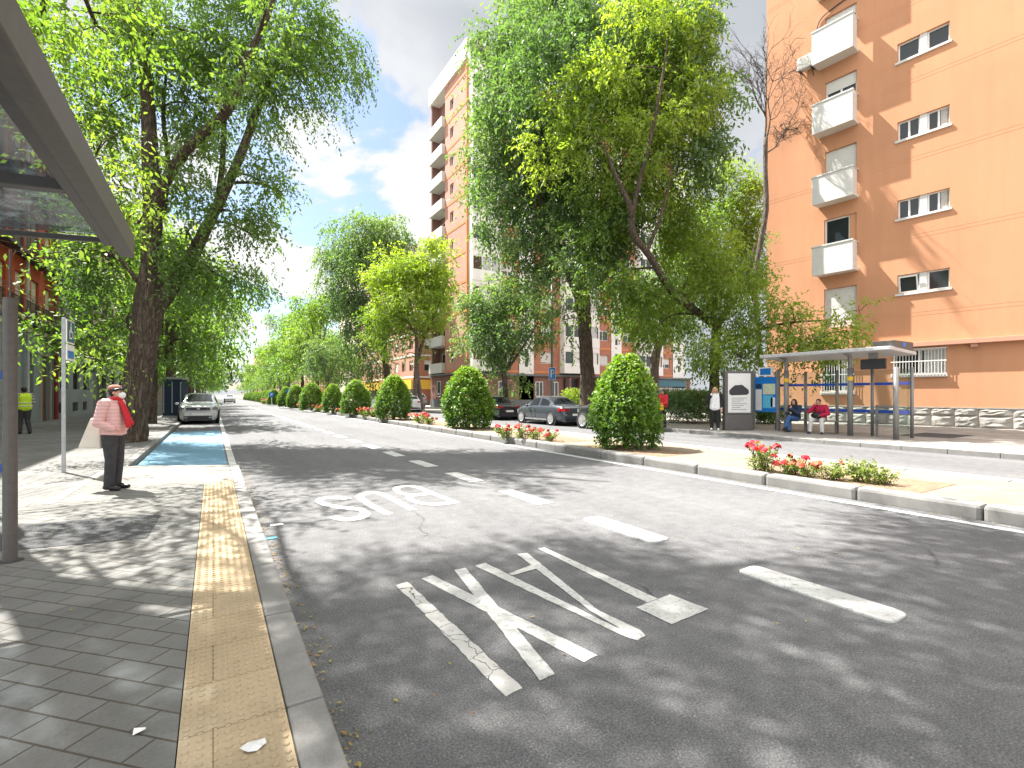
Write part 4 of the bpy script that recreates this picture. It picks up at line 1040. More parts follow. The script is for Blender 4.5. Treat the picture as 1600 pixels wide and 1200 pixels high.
def make_tree(name, label, base, limbs, clumps, leaf, r_seed, density=60, per=9, size=0.09, droop=0.3, sub=9, subr=0.34, twig=(0.45, 0.9), out=0.7, down=0.35, bark='bark', group=None, cat='tree', branches=True, aspect=0.45, extra=None, twig_r=0.012, spread=0.9):
    """limbs: list of (points, radii) in world coordinates; clumps in world coordinates"""
    r = np.random.default_rng(r_seed); base = Vector(base)
    root = thing(name, label, cat, base, 0, group)
    tm = MB(); nodes = []
    for pts, rad in limbs:
        P, rr = smooth_path([Vector(p) - base for p in pts], rad, 6)
        big = rr[0] > 0.12
        tm.tube(P, rr, 12 if big else 7, noise=0.07 if big else 0.03)
        nodes += list(zip(P, rr))
    cl = [((Vector(c) - base), rad, ti, wt) for c, rad, ti, wt in clumps]
    Ps, Ds, Ls, Ts, subs = crown_twigs(cl, r, density, sub, subr, twig, out, down)
    if branches:
        done = {}
        for sp, c in subs:
            key = tuple(round(x, 3) for x in c)
            if key not in done:
                a, ra = min(nodes, key=lambda q: (q[0] - c).length + (0.0 if q[0].z < c.z + 0.5 else 2.0))
                L = (c - a).length; mid = a.lerp(c, 0.5) + Vector((random.uniform(-.1, .1), random.uniform(-.1, .1), 0.12)) * L
                r0 = min(ra * 0.6, 0.03 + 0.014 * L); P, rr = smooth_path([a, mid, c], [r0, r0 * 0.75, r0 * 0.5], 5)
                if L > 0.15: tm.tube(P, rr, 6, noise=0.03)
                done[key] = (list(zip(P, rr)), r0 * 0.5)
            src, _ = done[key]
            a, ra = min(src, key=lambda q: (q[0] - sp).length)
            L = (sp - a).length
            if L > 0.12:
                mid = a.lerp(sp, 0.55) + Vector((random.uniform(-.12, .12), random.uniform(-.12, .12), 0.08)) * L
                tm.tube([a, mid, sp], [max(twig_r, ra * 0.45), twig_r, twig_r * 0.5], 4)
    tm.build('trunk', MAT[bark], root, smooth=True)
    V, Tn = leaf_arrays(Ps, Ds, Ls, per, size, droop, r, Ts, aspect, spread)
    if extra:
        V2, T2 = extra(r, base); V = np.concatenate([V, V2]); Tn = np.concatenate([Tn, T2])
    leaf_mesh('crown', V, Tn, MAT[leaf], root)
    return root
def C(u, v, ru, rv, d, ti=0.5, wt=1.0, rd=None, dd=0.0):
    """clump measured in the photograph: centre pixel, half sizes in pixels, at depth d"""
    s = d / 768; c = at(u, d + dd, v)
    a = ru * s; b = rv * s; w = a if rd is None else rd
    return (c, (0.5 * (a + w), 0.5 * (a + w), b), ti, wt)

# --- the big leaning street tree on the left
d0 = 14.7
def L3(*p): return [at(u, d0 + dd, v) for u, v, dd in p]
base = gnd(204, 690, S)
limbs = [
    (L3((196, 700, 0), (205, 650, 0), (216, 590, 0), (226, 530, 0), (232, 480, 0), (236, 420, 0), (238, 370, -.1)), [0.56, 0.43, 0.385, 0.37, 0.38, 0.27, 0.25]),
    (L3((238, 380, -.1), (238, 310, -.1), (234, 230, 0), (230, 150, .1), (220, 70, .2), (212, -20, .2), (205, -160, .2), (200, -330, .3)), [0.25, 0.235, 0.21, 0.17, 0.15, 0.13, 0.10, 0.03]),
    (L3((240, 330, -.1), (258, 285, -.3), (292, 233, -.6), (350, 179, -.9), (372, 140, -1.0), (386, 92, -1.1), (420, 20, -1.2), (450, -90, -1.2)), [0.17, 0.15, 0.13, 0.12, 0.105, 0.095, 0.07, 0.03]),
    (L3((236, 490, 0), (262, 455, .2), (292, 417, .5), (318, 365, .8), (338, 325, 1.0), (375, 245, 1.3), (395, 190, 1.4), (417, 137, 1.7), (450, 50, 2.2), (480, -60, 2.6)), [0.27, 0.24, 0.20, 0.175, 0.155, 0.135, 0.12, 0.10, 0.07, 0.03]),
    (L3((338, 325, 1.0), (346, 270, 1.6), (350, 200, 2.0), (352, 120, 2.4), (356, 20, 2.6)), [0.10, 0.09, 0.075, 0.06, 0.025]),
    (L3((256, 330, 0), (262, 250, .5), (255, 180, 1.0), (262, 90, 1.2)), [0.085, 0.07, 0.06, 0.025]),
    (L3((216, 440, 0), (180, 400, .6), (130, 390, 1.2), (90, 400, 1.8)), [0.07, 0.06, 0.045, 0.02]),
]
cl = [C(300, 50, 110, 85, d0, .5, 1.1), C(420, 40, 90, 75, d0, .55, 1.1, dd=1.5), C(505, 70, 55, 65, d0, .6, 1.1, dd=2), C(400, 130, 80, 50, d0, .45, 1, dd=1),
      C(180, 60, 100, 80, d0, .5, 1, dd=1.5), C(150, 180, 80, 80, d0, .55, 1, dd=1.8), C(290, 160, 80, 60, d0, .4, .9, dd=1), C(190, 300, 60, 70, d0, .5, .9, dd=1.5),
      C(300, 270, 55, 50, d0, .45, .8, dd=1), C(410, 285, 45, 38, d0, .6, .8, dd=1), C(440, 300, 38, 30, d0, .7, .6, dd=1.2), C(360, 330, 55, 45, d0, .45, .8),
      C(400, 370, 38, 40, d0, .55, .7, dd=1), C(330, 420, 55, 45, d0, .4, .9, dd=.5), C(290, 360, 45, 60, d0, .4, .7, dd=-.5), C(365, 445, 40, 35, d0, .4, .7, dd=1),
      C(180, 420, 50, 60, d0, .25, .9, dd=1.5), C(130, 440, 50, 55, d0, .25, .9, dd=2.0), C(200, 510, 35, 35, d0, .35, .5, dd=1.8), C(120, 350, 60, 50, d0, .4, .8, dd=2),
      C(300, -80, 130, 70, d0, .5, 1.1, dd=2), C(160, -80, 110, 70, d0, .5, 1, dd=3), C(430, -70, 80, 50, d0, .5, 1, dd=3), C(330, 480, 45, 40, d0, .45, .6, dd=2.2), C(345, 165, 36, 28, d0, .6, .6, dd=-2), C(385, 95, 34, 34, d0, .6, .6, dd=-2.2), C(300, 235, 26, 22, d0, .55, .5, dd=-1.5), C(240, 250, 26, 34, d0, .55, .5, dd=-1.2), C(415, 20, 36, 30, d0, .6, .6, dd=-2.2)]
def strands(spec, size, per, r_seed):
    """long hanging twigs: (top pixel u, v, depth, length m, count, spread px)"""
    def f(r, base):
        P, D, L = [], [], []
        for u, v, d, ln, ct, sp in spec:
            for k in range(ct):
                p = at(u + r.normal() * sp, d + r.normal() * 0.5, v + r.normal() * sp * 0.5) - base
                P.append(tuple(p)); D.append(tuple(Vector((r.normal() * 0.25 + 0.28, r.normal() * 0.25 - 0.18, -0.9)).normalized())); L.append(ln * r.uniform(0.5, 1.1))
        P = np.array(P); D = np.array(D); L = np.array(L)
        return leaf_arrays(P, D, L, per, size, 0.1, r, np.full(len(P), 0.45), 0.42, 0.8)
    return f
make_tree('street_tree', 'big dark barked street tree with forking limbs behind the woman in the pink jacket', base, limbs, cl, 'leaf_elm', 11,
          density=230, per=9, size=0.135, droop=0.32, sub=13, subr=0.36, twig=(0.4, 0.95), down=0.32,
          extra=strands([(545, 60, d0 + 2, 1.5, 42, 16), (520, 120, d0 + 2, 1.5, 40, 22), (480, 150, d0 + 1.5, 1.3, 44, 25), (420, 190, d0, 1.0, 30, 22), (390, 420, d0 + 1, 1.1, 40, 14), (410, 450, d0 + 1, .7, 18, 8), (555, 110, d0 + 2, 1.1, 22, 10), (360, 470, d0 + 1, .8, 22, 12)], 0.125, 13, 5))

# --- tree beside the bus shelter, trunk just outside the left edge; its crown hangs over the shelter and shades the near road
base = Vector((-2.7, 7.9, S))
dA = 7.0
limbs = [([base + Vector((0, 0, -.1)), base + Vector((0.05, 0, 1.5)), base + Vector((0.0, .1, 3.2)), base + Vector((.0, 0, 5.2)), base + Vector((.1, .2, 8.0)), base + Vector((.2, .6, 12.5))], [0.36, 0.29, 0.26, 0.22, 0.17, 0.03]),
         ([base + Vector((0, 0, 4.6)), base + Vector((.5, .4, 7.4)), base + Vector((1.6, 1.4, 10.0)), base + Vector((3.2, 2.2, 12.6))], [0.15, 0.12, 0.08, 0.03]),
         ([base + Vector((0, 0, 5.0)), base + Vector((.2, -1.2, 7.6)), base + Vector((.4, -1.8, 10.6)), base + Vector((.6, -2.2, 12.8))], [0.14, 0.11, 0.08, 0.03]),
         ([base + Vector((.1, .1, 3.0)), base + Vector((.0, .9, 3.5)), base + Vector((-.4, 1.9, 3.6)), base + Vector((-.9, 2.9, 3.3))], [0.06, 0.045, 0.03, 0.012])]
def W(x, y, z, rx, ry, rz, ti=.5, wt=1.0): return (Vector((x, y, z)), (rx, ry, rz), ti, wt)
cl = [W(-2.9, 9.3, 6.6, 1.2, 1.1, 1.0, .6), W(-3.2, 7.6, 8.6, 1.4, 1.3, 1.0, .5)]
rsh = random.Random(5); SHX = math.cos(SUN_EL) * math.sin(-SUN_AZ) / math.sin(SUN_EL); SHY = math.cos(SUN_EL) * math.cos(SUN_AZ) / math.sin(SUN_EL)
for gx in np.arange(0.9, 7.6, 1.25):          # the crown stands where its shade falls on the near lanes
    for gy in np.arange(-1.2, 4.2 - .36 * gx, 1.25):
        h = rsh.uniform(10.5, 13.2); x_, y_ = gx + rsh.uniform(-.35, .35) - SHX * h, gy + rsh.uniform(-.35, .35) + SHY * h
        if rsh.random() < .93: cl.append(W(x_, y_, h, 1.0, 1.0, .8, rsh.uniform(.4, .7), 1.65))
cl += [
      # low hanging sprays seen past the shelter roof and pole
      C(150, 240, 45, 60, 9.0, .85, .8), C(60, 60, 60, 50, 8.5, .75, .9), C(150, 40, 60, 45, 9.0, .7, .8), C(215, 350, 40, 36, 9.0, .8, .7), C(190, 290, 28, 36, 9.2, .9, .5),
      C(35, 395, 34, 18, 9.5, .8, .5), C(90, 400, 26, 16, 9.8, .7, .4), C(60, 500, 42, 22, 10.4, .35, .6), C(30, 520, 28, 20, 10.4, .35, .4), C(140, 560, 40, 26, 10.8, .8, .7), C(165, 535, 30, 22, 11.2, .7, .5), C(100, 520, 28, 18, 10.6, .55, .4)]
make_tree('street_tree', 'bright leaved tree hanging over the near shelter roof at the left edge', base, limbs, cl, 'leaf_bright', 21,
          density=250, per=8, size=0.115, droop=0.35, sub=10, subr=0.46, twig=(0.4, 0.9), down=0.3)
# --- neighbour behind the camera that only throws shade on the road
base = Vector((-2.6, -3.2, S))
limbs = [([base, base + Vector((0, 0, 3)), base + Vector((.3, 0, 6)), base + Vector((.4, 0, 9.5))], [0.34, 0.26, 0.2, 0.03]), ([base + Vector((0, 0, 3.4)), base + Vector((2.4, .6, 6.0)), base + Vector((5.0, 1.2, 8.0))], [0.17, 0.12, 0.03]), ([base + Vector((0, 0, 4)), base + Vector((1.4, 3, 6.6)), base + Vector((2.6, 4.6, 8.0))], [0.15, 0.10, 0.03])]
cl = [W(-2.2, -3, 9.4, 2, 2, 1.2), W(.2, -2.2, 9.6, 1.9, 1.9, 1.1), W(2.4, -1.9, 9.4, 1.8, 1.8, 1.0), W(4.3, -2.2, 9.2, 1.6, 1.6, .9), W(1.4, -4.6, 9.4, 1.9, 1.9, 1.1), W(-1.4, -5.6, 9.4, 1.9, 1.9, 1.1), W(3.8, -4.2, 8.6, 1.7, 1.7, 1.0)]
make_tree('street_tree', 'tree standing behind the viewpoint that shades the near road', base, limbs, cl, 'leaf_bright', 22, density=320, per=8, size=0.12, droop=0.35, sub=10, subr=0.46, twig=(0.4, 0.9), down=0.3)

# --- right: tall dark willow-like tree
d1 = 28.3
def L4(d, *p): return [at(u, d + dd, v) for u, v, dd in p]
base = at(916, d1, 655); base.z = S
limbs = [(L4(d1, (917, 660, 0), (918, 600, 0), (915, 540, 0), (912, 480, 0), (908, 420, 0)), [0.50, 0.42, 0.38, 0.40, 0.30]),
         (L4(d1, (908, 430, 0), (905, 370, -.4), (900, 280, -1), (905, 180, -1.6), (915, 60, -2), (930, -80, -2)), [0.28, 0.24, 0.2, 0.16, 0.11, 0.03]),
         (L4(d1, (905, 470, 0), (885, 420, -.4), (862, 360, -.8), (838, 290, -1), (815, 200, -1)), [0.22, 0.19, 0.16, 0.12, 0.04]),
         (L4(d1, (912, 410, 0), (960, 330, -1.5), (1010, 240, -3.2), (1050, 150, -4.6), (1075, 80, -5)), [0.2, 0.17, 0.14, 0.10, 0.03])]
cl = [C(850, 70, 90, 75, d1, .5), C(960, 20, 100, 60, d1, .45, dd=-3.5), C(1070, 70, 50, 60, d1, .45, dd=-5), C(1095, 150, 36, 55, d1, .4, .8, dd=-5), C(800, 150, 62, 80, d1, .5), C(778, 250, 46, 70, d1, .6), C(800, 330, 52, 55, d1, .55, .9),
      C(850, 230, 80, 80, d1, .35), C(880, 340, 70, 60, d1, .25), C(850, 400, 50, 35, d1, .45, .8), C(900, 430, 40, 30, d1, .4, .6, dd=-3.5), C(940, 330, 60, 70, d1, .25, dd=-3.5), C(940, 150, 110, 100, d1, .35, dd=-3.5),
      C(1060, 250, 46, 56, d1, .35, .8, dd=-5), C(870, -40, 100, 40, d1, .5), C(830, 445, 30, 26, d1, .5, .5), C(880, 500, 26, 30, d1, .45, .4), C(950, 430, 30, 36, d1, .35, .5, dd=-3.5)]
make_tree('street_tree', 'tall dark green drooping tree behind the black car on the right', base, limbs, cl, 'leaf_grey', 31, density=115, per=9, size=0.235, droop=0.5, sub=15, subr=0.32, twig=(0.6, 1.3), down=0.5)

# --- right: yellow green tree in front of it, long limb leaning left from beside the far bus shelter
d2 = 24.0
base = at(1118, d2 + 1.4, 660); base.z = S
limbs = [(L4(d2, (1118, 672, 1.4), (1116, 600, 1.4), (1118, 540, 1.2), (1120, 505, 1)), [0.30, 0.25, 0.23, 0.24]),
         (L4(d2, (1120, 510, 1), (1090, 488, .2), (1050, 455, -.9), (1015, 400, -2.0), (990, 365, -2.6), (985, 325, -3.0), (960, 270, -3.6), (945, 230, -3.8)), [0.21, 0.19, 0.17, 0.155, 0.14, 0.12, 0.08, 0.03]),
         (L4(d2, (986, 340, -2.9), (1000, 280, -3.2), (1020, 200, -3.6), (1035, 120, -3.6), (1045, 50, -3.6)), [0.12, 0.10, 0.08, 0.06, 0.02]),
         (L4(d2, (1120, 510, 1), (1145, 470, 1.3), (1170, 420, 1.6), (1180, 380, 1.8)), [0.2, 0.16, 0.12, 0.05]),
         (L4(d2, (1010, 395, -2.1), (1035, 330, -2.6), (1050, 260, -3)), [0.09, 0.07, 0.02]),
         (L4(d2, (1118, 540, 1.2), (1170, 520, 0), (1230, 505, -1.4), (1300, 500, -2.6)), [0.10, 0.085, 0.06, 0.02])]
cl = [C(1000, 80, 70, 52, d2, .85, dd=-1.8), C(1055, 70, 45, 50, d2, .85, .8, dd=-1.8), C(930, 130, 48, 40, d2, .8, .8, dd=-1.8), C(1000, 170, 75, 55, d2, .7, dd=-1.8), C(1075, 150, 40, 55, d2, .7, .8, dd=-1.8), C(880, 190, 42, 40, d2, .9, .8, dd=-1.8), C(850, 235, 34, 30, d2, .9, .6, dd=-1.8),
      C(935, 230, 55, 45, d2, .75, .9, dd=-1.8), C(1010, 260, 55, 45, d2, .55, .8, dd=-1.8), C(1070, 240, 40, 40, d2, .5, .7, dd=-0.8), C(960, 320, 60, 40, d2, .3, .9, dd=-1.0), C(1020, 345, 55, 45, d2, .4, .8, dd=0.0), C(1080, 330, 55, 50, d2, .5, .9, dd=0.5), C(950, 370, 50, 40, d2, .25, .8, dd=-0.4),
      C(960, 440, 48, 42, d2, .3, .9, dd=-0.8), C(1010, 470, 60, 42, d2, .35, .9, dd=-0.8), C(1070, 440, 60, 50, d2, .4, .9, dd=0.2), C(1100, 395, 60, 45, d2, .55, .9, dd=0.5), C(1150, 440, 45, 50, d2, .45, .9, dd=1.0), C(1030, 505, 50, 30, d2, .3, .7, dd=0.2), C(1150, 500, 50, 32, d2, .35, .8, dd=-0.8),
      C(1110, 548, 45, 26, d2, .45, .8, dd=-1.8), C(1160, 560, 36, 22, d2, .4, .7, dd=-2.8), C(1190, 515, 40, 32, d2, .35, .8, dd=-2.0), C(1235, 505, 38, 34, d2, .5, .8, dd=-2.8), C(1250, 540, 40, 14, d2, .25, .6, dd=-2.8), C(1290, 525, 36, 28, d2, .55, .7, dd=-3.4), C(1322, 505, 24, 26, d2, .65, .6, dd=-3.6), C(1345, 485, 14, 16, d2, .7, .3, dd=-3.6), C(1225, 470, 20, 22, d2, .65, .4, dd=-2.8), C(1270, 575, 26, 14, d2, .2, .4, dd=-3.8), C(1120, 590, 24, 20, d2, .5, .5, dd=-2.3)]
make_tree('street_tree', 'yellow green tree with a long limb leaning left beside the far bus shelter', base, limbs, cl, 'leaf_lime', 32, density=150, per=9, size=0.185, droop=0.3, sub=11, subr=0.36, twig=(0.5, 1.0), down=0.2, aspect=0.42)
# --- fresh green tree behind it, in front of the orange block's corner
d3 = 33.0
base = at(1022, d3, 648); base.z = S
limbs = [(L4(d3, (1022, 652, 0), (1022, 600, 0), (1024, 560, 0), (1030, 535, 0)), [0.36, 0.31, 0.29, 0.26]), (L4(d3, (1030, 540, 0), (1060, 490, 0), (1100, 420, 0), (1120, 340, 0), (1130, 270, 0)), [0.22, 0.18, 0.14, 0.10, 0.03]), (L4(d3, (1028, 540, 0), (1010, 500, 0), (1000, 440, .5)), [0.16, 0.12, 0.04])]
cl = [C(1110, 300, 55, 40, d3, .7), C(1140, 345, 45, 50, d3, .7), C(1080, 350, 50, 50, d3, .6), C(1165, 400, 32, 40, d3, .65, .8), C(1120, 410, 55, 50, d3, .5), C(1060, 420, 55, 50, d3, .4), C(1000, 480, 50, 45, d3, .35), C(1060, 500, 55, 40, d3, .35), C(1125, 262, 30, 22, d3, .75, .6), C(1165, 330, 24, 30, d3, .7, .5)]
make_tree('street_tree', 'fresh green tree against the corner of the orange block', base, limbs, cl, 'leaf_bright', 33, density=115, per=8, size=0.21, droop=0.3, sub=11, subr=0.36, twig=(0.6, 1.1), down=0.2, bark='bark_grey')
# --- bare tree with upright twigs before the orange corner
d4 = 26.3
base = at(1192, d4, 650); base.z = S
bare = [(L4(d4, (1190, 668, 0), (1190, 600, 0), (1184, 520, 0), (1180, 450, 0), (1186, 390, 0), (1197, 330, 0), (1196, 270, 0), (1196, 215, 0)), [0.17, 0.15, 0.14, 0.13, 0.13, 0.14, 0.11, 0.12])]
rb = np.random.default_rng(3)
def bough(u, v, du, dv, r0, lvl):
    pts = [(u, v, 0)]; n = 4
    for k in range(1, n + 1):
        pts.append((u + du * k / n + rb.normal() * 3.5, v + dv * k / n + rb.normal() * 3, rb.normal() * 0.12))
    bare.append((L4(d4, *pts), [r0 * (1 - 0.8 * k / n) for k in range(n + 1)]))
    if lvl < 3:
        for k in range(1, n):
            for _ in range(2 if lvl < 2 else 1):
                a = rb.uniform(-0.75, 0.75); L = math.hypot(du, dv) * rb.uniform(0.35, 0.6)
                ang = math.atan2(dv, du) + a; bough(pts[k][0], pts[k][1], math.cos(ang) * L, math.sin(ang) * L - L * 0.1, max(r0 * 0.5, 0.008), lvl + 1)
bough(1194, 222, -16, -120, 0.06, 0); bough(1197, 222, 22, -130, 0.05, 0); bough(1196, 240, 40, -50, 0.05, 0); bough(1196, 218, 4, -165, 0.05, 1); bough(1232, 195, 26, -70, 0.03, 1)
root = thing('bare_tree', 'leafless pruned tree with thin upright twigs in front of the orange block', 'tree', base)
tm = MB()
for pts, rad in bare:
    P, rr = smooth_path([p - base for p in pts], rad, 3); tm.tube(P, rr, 8 if rad[0] > .1 else 4, noise=.05)
tm.build('trunk', MAT['bark_grey'], root, smooth=True)
V, Tn = leaf_arrays(np.array([tuple(at(1205 + rng.normal() * 7, d4, 372 + rng.normal() * 6) - base) for _ in range(26)]), norm(rng.normal(size=(26, 3))), rng.uniform(.2, .4, 26), 6, .12, .2, rng, np.full(26, .5))
leaf_mesh('crown', V, Tn, MAT['leaf_bright'], root)

# --- round grey green tree behind the graphite car
d5 = 32.6
base = at(791, d5, 650); base.z = S
limbs = [(L4(d5, (791, 655, 0), (790, 620, 0), (788, 590, 0), (786, 575, 0)), [0.22, 0.18, 0.17, 0.18])] + [(L4(d5, (787, 585, 0), (787 + a * .4, 550, b * .4), (787 + a, 490, b)), [0.11, 0.08, 0.02]) for a, b in ((-55, 0), (-25, 1), (10, -1), (40, .5), (62, 0))]
cl = [C(785, 462, 42, 32, d5, .75), C(745, 490, 30, 36, d5, .75), C(825, 485, 34, 40, d5, .5), C(785, 505, 50, 40, d5, .45), C(740, 535, 26, 30, d5, .65, .8), C(840, 525, 22, 34, d5, .35, .8), C(800, 545, 40, 28, d5, .3, .8, dd=-.5), C(770, 525, 30, 34, d5, .5, .8, dd=-1.5), C(800, 592, 24, 20, d5, .35, .5), C(765, 590, 12, 16, d5, .4, .3), C(725, 548, 14, 12, d5, .6, .3), C(760, 445, 26, 16, d5, .8, .5), C(815, 450, 26, 18, d5, .7, .5)]
make_tree('street_tree', 'small round headed tree with grey green leaves behind the graphite car', base, limbs, cl, 'leaf_grey', 41, density=100, per=9, size=0.225, droop=0.4, sub=11, subr=0.36, twig=(0.5, 1.0), down=0.25, bark='bark_grey')
# --- twin trunk lime tree
d6 = 46.0
base = at(655, d6, 641); base.z = S
limbs = [(L4(d6, (646, 643, 0), (649, 600, 0), (651, 560, 0), (650, 520, 0), (640, 470, 0), (630, 430, 0)), [0.26, 0.23, 0.2, 0.16, 0.12, 0.03]), (L4(d6, (660, 643, .3), (654, 600, .3), (652, 570, .4), (662, 530, .5), (680, 490, .6), (700, 440, .6)), [0.24, 0.2, 0.18, 0.15, 0.1, 0.03]), (L4(d6, (650, 525, 0), (635, 500, 0), (600, 460, .5)), [0.1, 0.08, 0.03])]
cl = [C(620, 420, 40, 24, d6, .85), C(585, 435, 28, 22, d6, .85, .8), C(660, 415, 42, 28, d6, .85), C(695, 400, 28, 24, d6, .9, .8), C(640, 455, 55, 30, d6, .7), C(700, 445, 26, 30, d6, .8, .8), C(610, 490, 38, 30, d6, .45), C(665, 490, 36, 26, d6, .55, .8), C(640, 520, 26, 22, d6, .4, .7), C(600, 530, 26, 26, d6, .35, .7), C(685, 480, 26, 22, d6, .6, .7), C(680, 380, 14, 12, d6, .9, .4), C(662, 555, 14, 12, d6, .5, .3), C(635, 552, 12, 10, d6, .5, .3)]
make_tree('street_tree', 'lime green tree with two crossing trunks left of the brick tower', base, limbs, cl, 'leaf_lime', 42, density=80, per=8, size=0.27, droop=0.2, sub=11, subr=0.36, twig=(0.6, 1.1), down=0.1, bark='bark_grey')
# --- tall willow further
d7 = 58.0
base = at(607, d7, 634); base.z = S
limbs = [(L4(d7, (607, 637, 0), (604, 580, 0), (598, 520, 0), (585, 450, 0), (575, 380, 0)), [0.42, 0.36, 0.3, 0.2, 0.05]), (L4(d7, (603, 570, 0), (575, 500, 0), (545, 440, 0)), [0.25, 0.16, 0.04]), (L4(d7, (600, 540, 0), (618, 470, 0), (630, 400, 0)), [0.2, 0.14, 0.04])]
cl = [C(570, 360, 42, 28, d7, .7), C(610, 358, 34, 24, d7, .7), C(530, 385, 28, 30, d7, .7), C(515, 420, 18, 30, d7, .65, .7), C(560, 410, 48, 40, d7, .55), C(610, 405, 40, 40, d7, .55), C(545, 460, 32, 34, d7, .5), C(580, 490, 36, 40, d7, .3), C(560, 530, 30, 26, d7, .4, .8), C(625, 380, 24, 30, d7, .6, .7), C(590, 560, 24, 24, d7, .35, .6)]
make_tree('street_tree', 'tallest pale willow like tree left of the lime green tree', base, limbs, cl, 'leaf_grey', 43, density=60, per=9, size=0.33, droop=0.8, sub=12, subr=0.36, twig=(0.9, 1.8), down=0.8)

# --- repeated street trees along both pavements: two grown once, then copied
def grown(name, leaf, seed, label, tall=10.5, spread=3.4, bark='bark', low=3.2, size=.27, density=50):
    r = random.Random(seed)
    limbs = [([Vector((0, 0, -.05)), Vector((.05, .05, 1.5)), Vector((.1, 0, low))], [0.24, 0.19, 0.17])]
    cl = []
    for k in range(7):
        a = k * 2.4 + r.random(); rr = spread * r.uniform(.35, .75); h = low + (tall - low) * r.uniform(.35, .9)
        e = Vector((rr * math.cos(a), rr * math.sin(a), h)); limbs.append(([Vector((.1, 0, low - .2)), Vector((e.x * .45, e.y * .45, low + (h - low) * .5)), e], [0.10, 0.07, 0.02]))
        cl.append((e, (spread * .42, spread * .42, spread * .36), r.uniform(.4, .8), 1.0))
    for k in range(6):
        a = k * 1.05 + r.random(); cl.append((Vector((spread * .8 * math.cos(a), spread * .8 * math.sin(a), low + r.uniform(.2, 1.8))), (spread * .34, spread * .34, spread * .3), r.uniform(.2, .5), .8))
    cl.append((Vector((0, 0, tall - 1)), (spread * .5, spread * .5, spread * .4), .75, 1.0))
    return make_tree(name, label, (0, 0, 0), limbs, cl, leaf, seed, density=density, per=8, size=size, droop=.4, sub=11, subr=.38, twig=(.6, 1.2), down=.35, bark=bark)
ORD = ['first', 'second', 'third', 'fourth', 'fifth', 'sixth', 'seventh', 'eighth', 'ninth', 'tenth', 'eleventh', 'twelfth', 'thirteenth', 'fourteenth', 'fifteenth', 'sixteenth', 'seventeenth', 'eighteenth', 'nineteenth', 'twentieth', 'farthest']
proto = {}
LB_ = {'left': 'leafy tree in the left row, %s along the pavement after the big leaning tree', 'right': 'leafy tree in the right row, %s down the street after the tall willow like tree'}
pa = grown('street_tree', 'leaf_bright', 51, '', 11, 3.6); pb = grown('street_tree', 'leaf_elm', 52, '', 10.2, 3.3); pc = grown('street_tree', 'leaf_grey', 53, '', 9.0, 3.0, 'bark_grey')
used = set()
def put(p, loc, rz, s, label, group):
    if p not in used: used.add(p); o = p; o.location = loc; o.rotation_euler = (0, 0, rz); o.scale = (s, s, s)
    else: o = dup(p, loc, rz, None, s)
    o['label'] = label; o['group'] = group
    return o
for k, (y, dx) in enumerate([(29.6, -.1), (38, .1), (46, -.1), (54.5, .2), (63, 0), (72, .1), (82, 0), (93, .2), (105, 0), (118, .1), (132, 0), (147, .3), (163, 0), (180, .4), (198, .2)]):
    put([pa, pb, pa, pc][k % 4], (-2.45 + dx, y, S), k * 1.7, random.uniform(.9, 1.12), LB_['left'] % ORD[k], 'street trees on the left pavement')
for k, (u, d, s, p) in enumerate([(511, 56, .92, pc), (497, 74, 1.45, pa), (472, 84, 1.6, pb), (528, 80, 1.0, pa), (452, 94, 1.45, pa), (438, 106, 1.35, pc), (428, 118, 1.2, pa), (418, 134, 1.0, pa), (410, 152, 1.05, pc), (402, 172, 1.05, pa), (396, 196, 1.1, pa), (391, 225, 1.1, pc), (386, 260, 1.2, pa)]):
    q = at(u, d); put(p, (q.x, q.y, S), k * 2.1 + .4, s * random.uniform(.95, 1.05), LB_['right'] % ORD[k], 'street trees on the right pavement')

# --- clipped bushes on the median
def bush_mesh(seed, n=3000, size=0.10, R0=0.88, H=2.42, leaf='leaf_bush'):
    r = np.random.default_rng(seed)
    root = thing('clipped_bush', '', 'bush')
    z = r.uniform(0, 1, n) ** 0.85; prof = np.where(z < 0.28, 0.78 + 0.22 * z / 0.28 * 1.0, np.clip(1 - (np.clip(z - 0.28, 0, 1) / 0.735) ** 1.75, 0, 1) ** 0.72)
    a = r.uniform(0, 2 * np.pi, n); lump = 1 + 0.10 * np.sin(3 * a + 5 * z + seed) + 0.07 * np.sin(7 * a - 9 * z + seed) + 0.05 * np.sin(11 * a + 14 * z)
    q = r.uniform(0.62, 1.0, n) ** 0.6
    P = np.stack([R0 * prof * lump * q * np.cos(a), R0 * prof * lump * q * np.sin(a), 0.06 + z * H * 0.97], 1)
    D = norm(np.stack([np.cos(a), np.sin(a), 0.5 + 1.0 * z], 1) + r.normal(size=(n, 3)) * 0.45)
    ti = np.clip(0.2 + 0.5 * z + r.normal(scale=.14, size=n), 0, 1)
    V, Tn = leaf_arrays(P, D, r.uniform(.14, .30, n), 7, size, .1, r, ti, .55, .8)
    leaf_mesh('foliage', V, Tn, MAT[leaf], root)
    st = MB()
    for k in range(7):
        an = k * .9; st.tube([(0.05 * math.cos(an), .05 * math.sin(an), -.02), (.2 * math.cos(an), .2 * math.sin(an), .9), (.38 * math.cos(an), .38 * math.sin(an), 1.7)], [.03, .02, .008], 6)
    st.build('stem', MAT['stem'], root)
    return root
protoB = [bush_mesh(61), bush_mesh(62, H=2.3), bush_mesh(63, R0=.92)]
BL = ['largest yellow green clipped bush nearest the camera on the median', 'clipped bush with a small top tuft, just left of the graphite car', 'rounded clipped bush left of the lime tree trunks', 'clipped bush with a dark right side, fourth along the median', 'smaller clipped bush, fifth along the median', 'clipped bush sixth along the median', 'clipped bush seventh along the median, under the round blue sign', 'clipped bush eighth along the median'] + ['clipped bush in the far median line, %s beyond the side gap' % o for o in ORD]
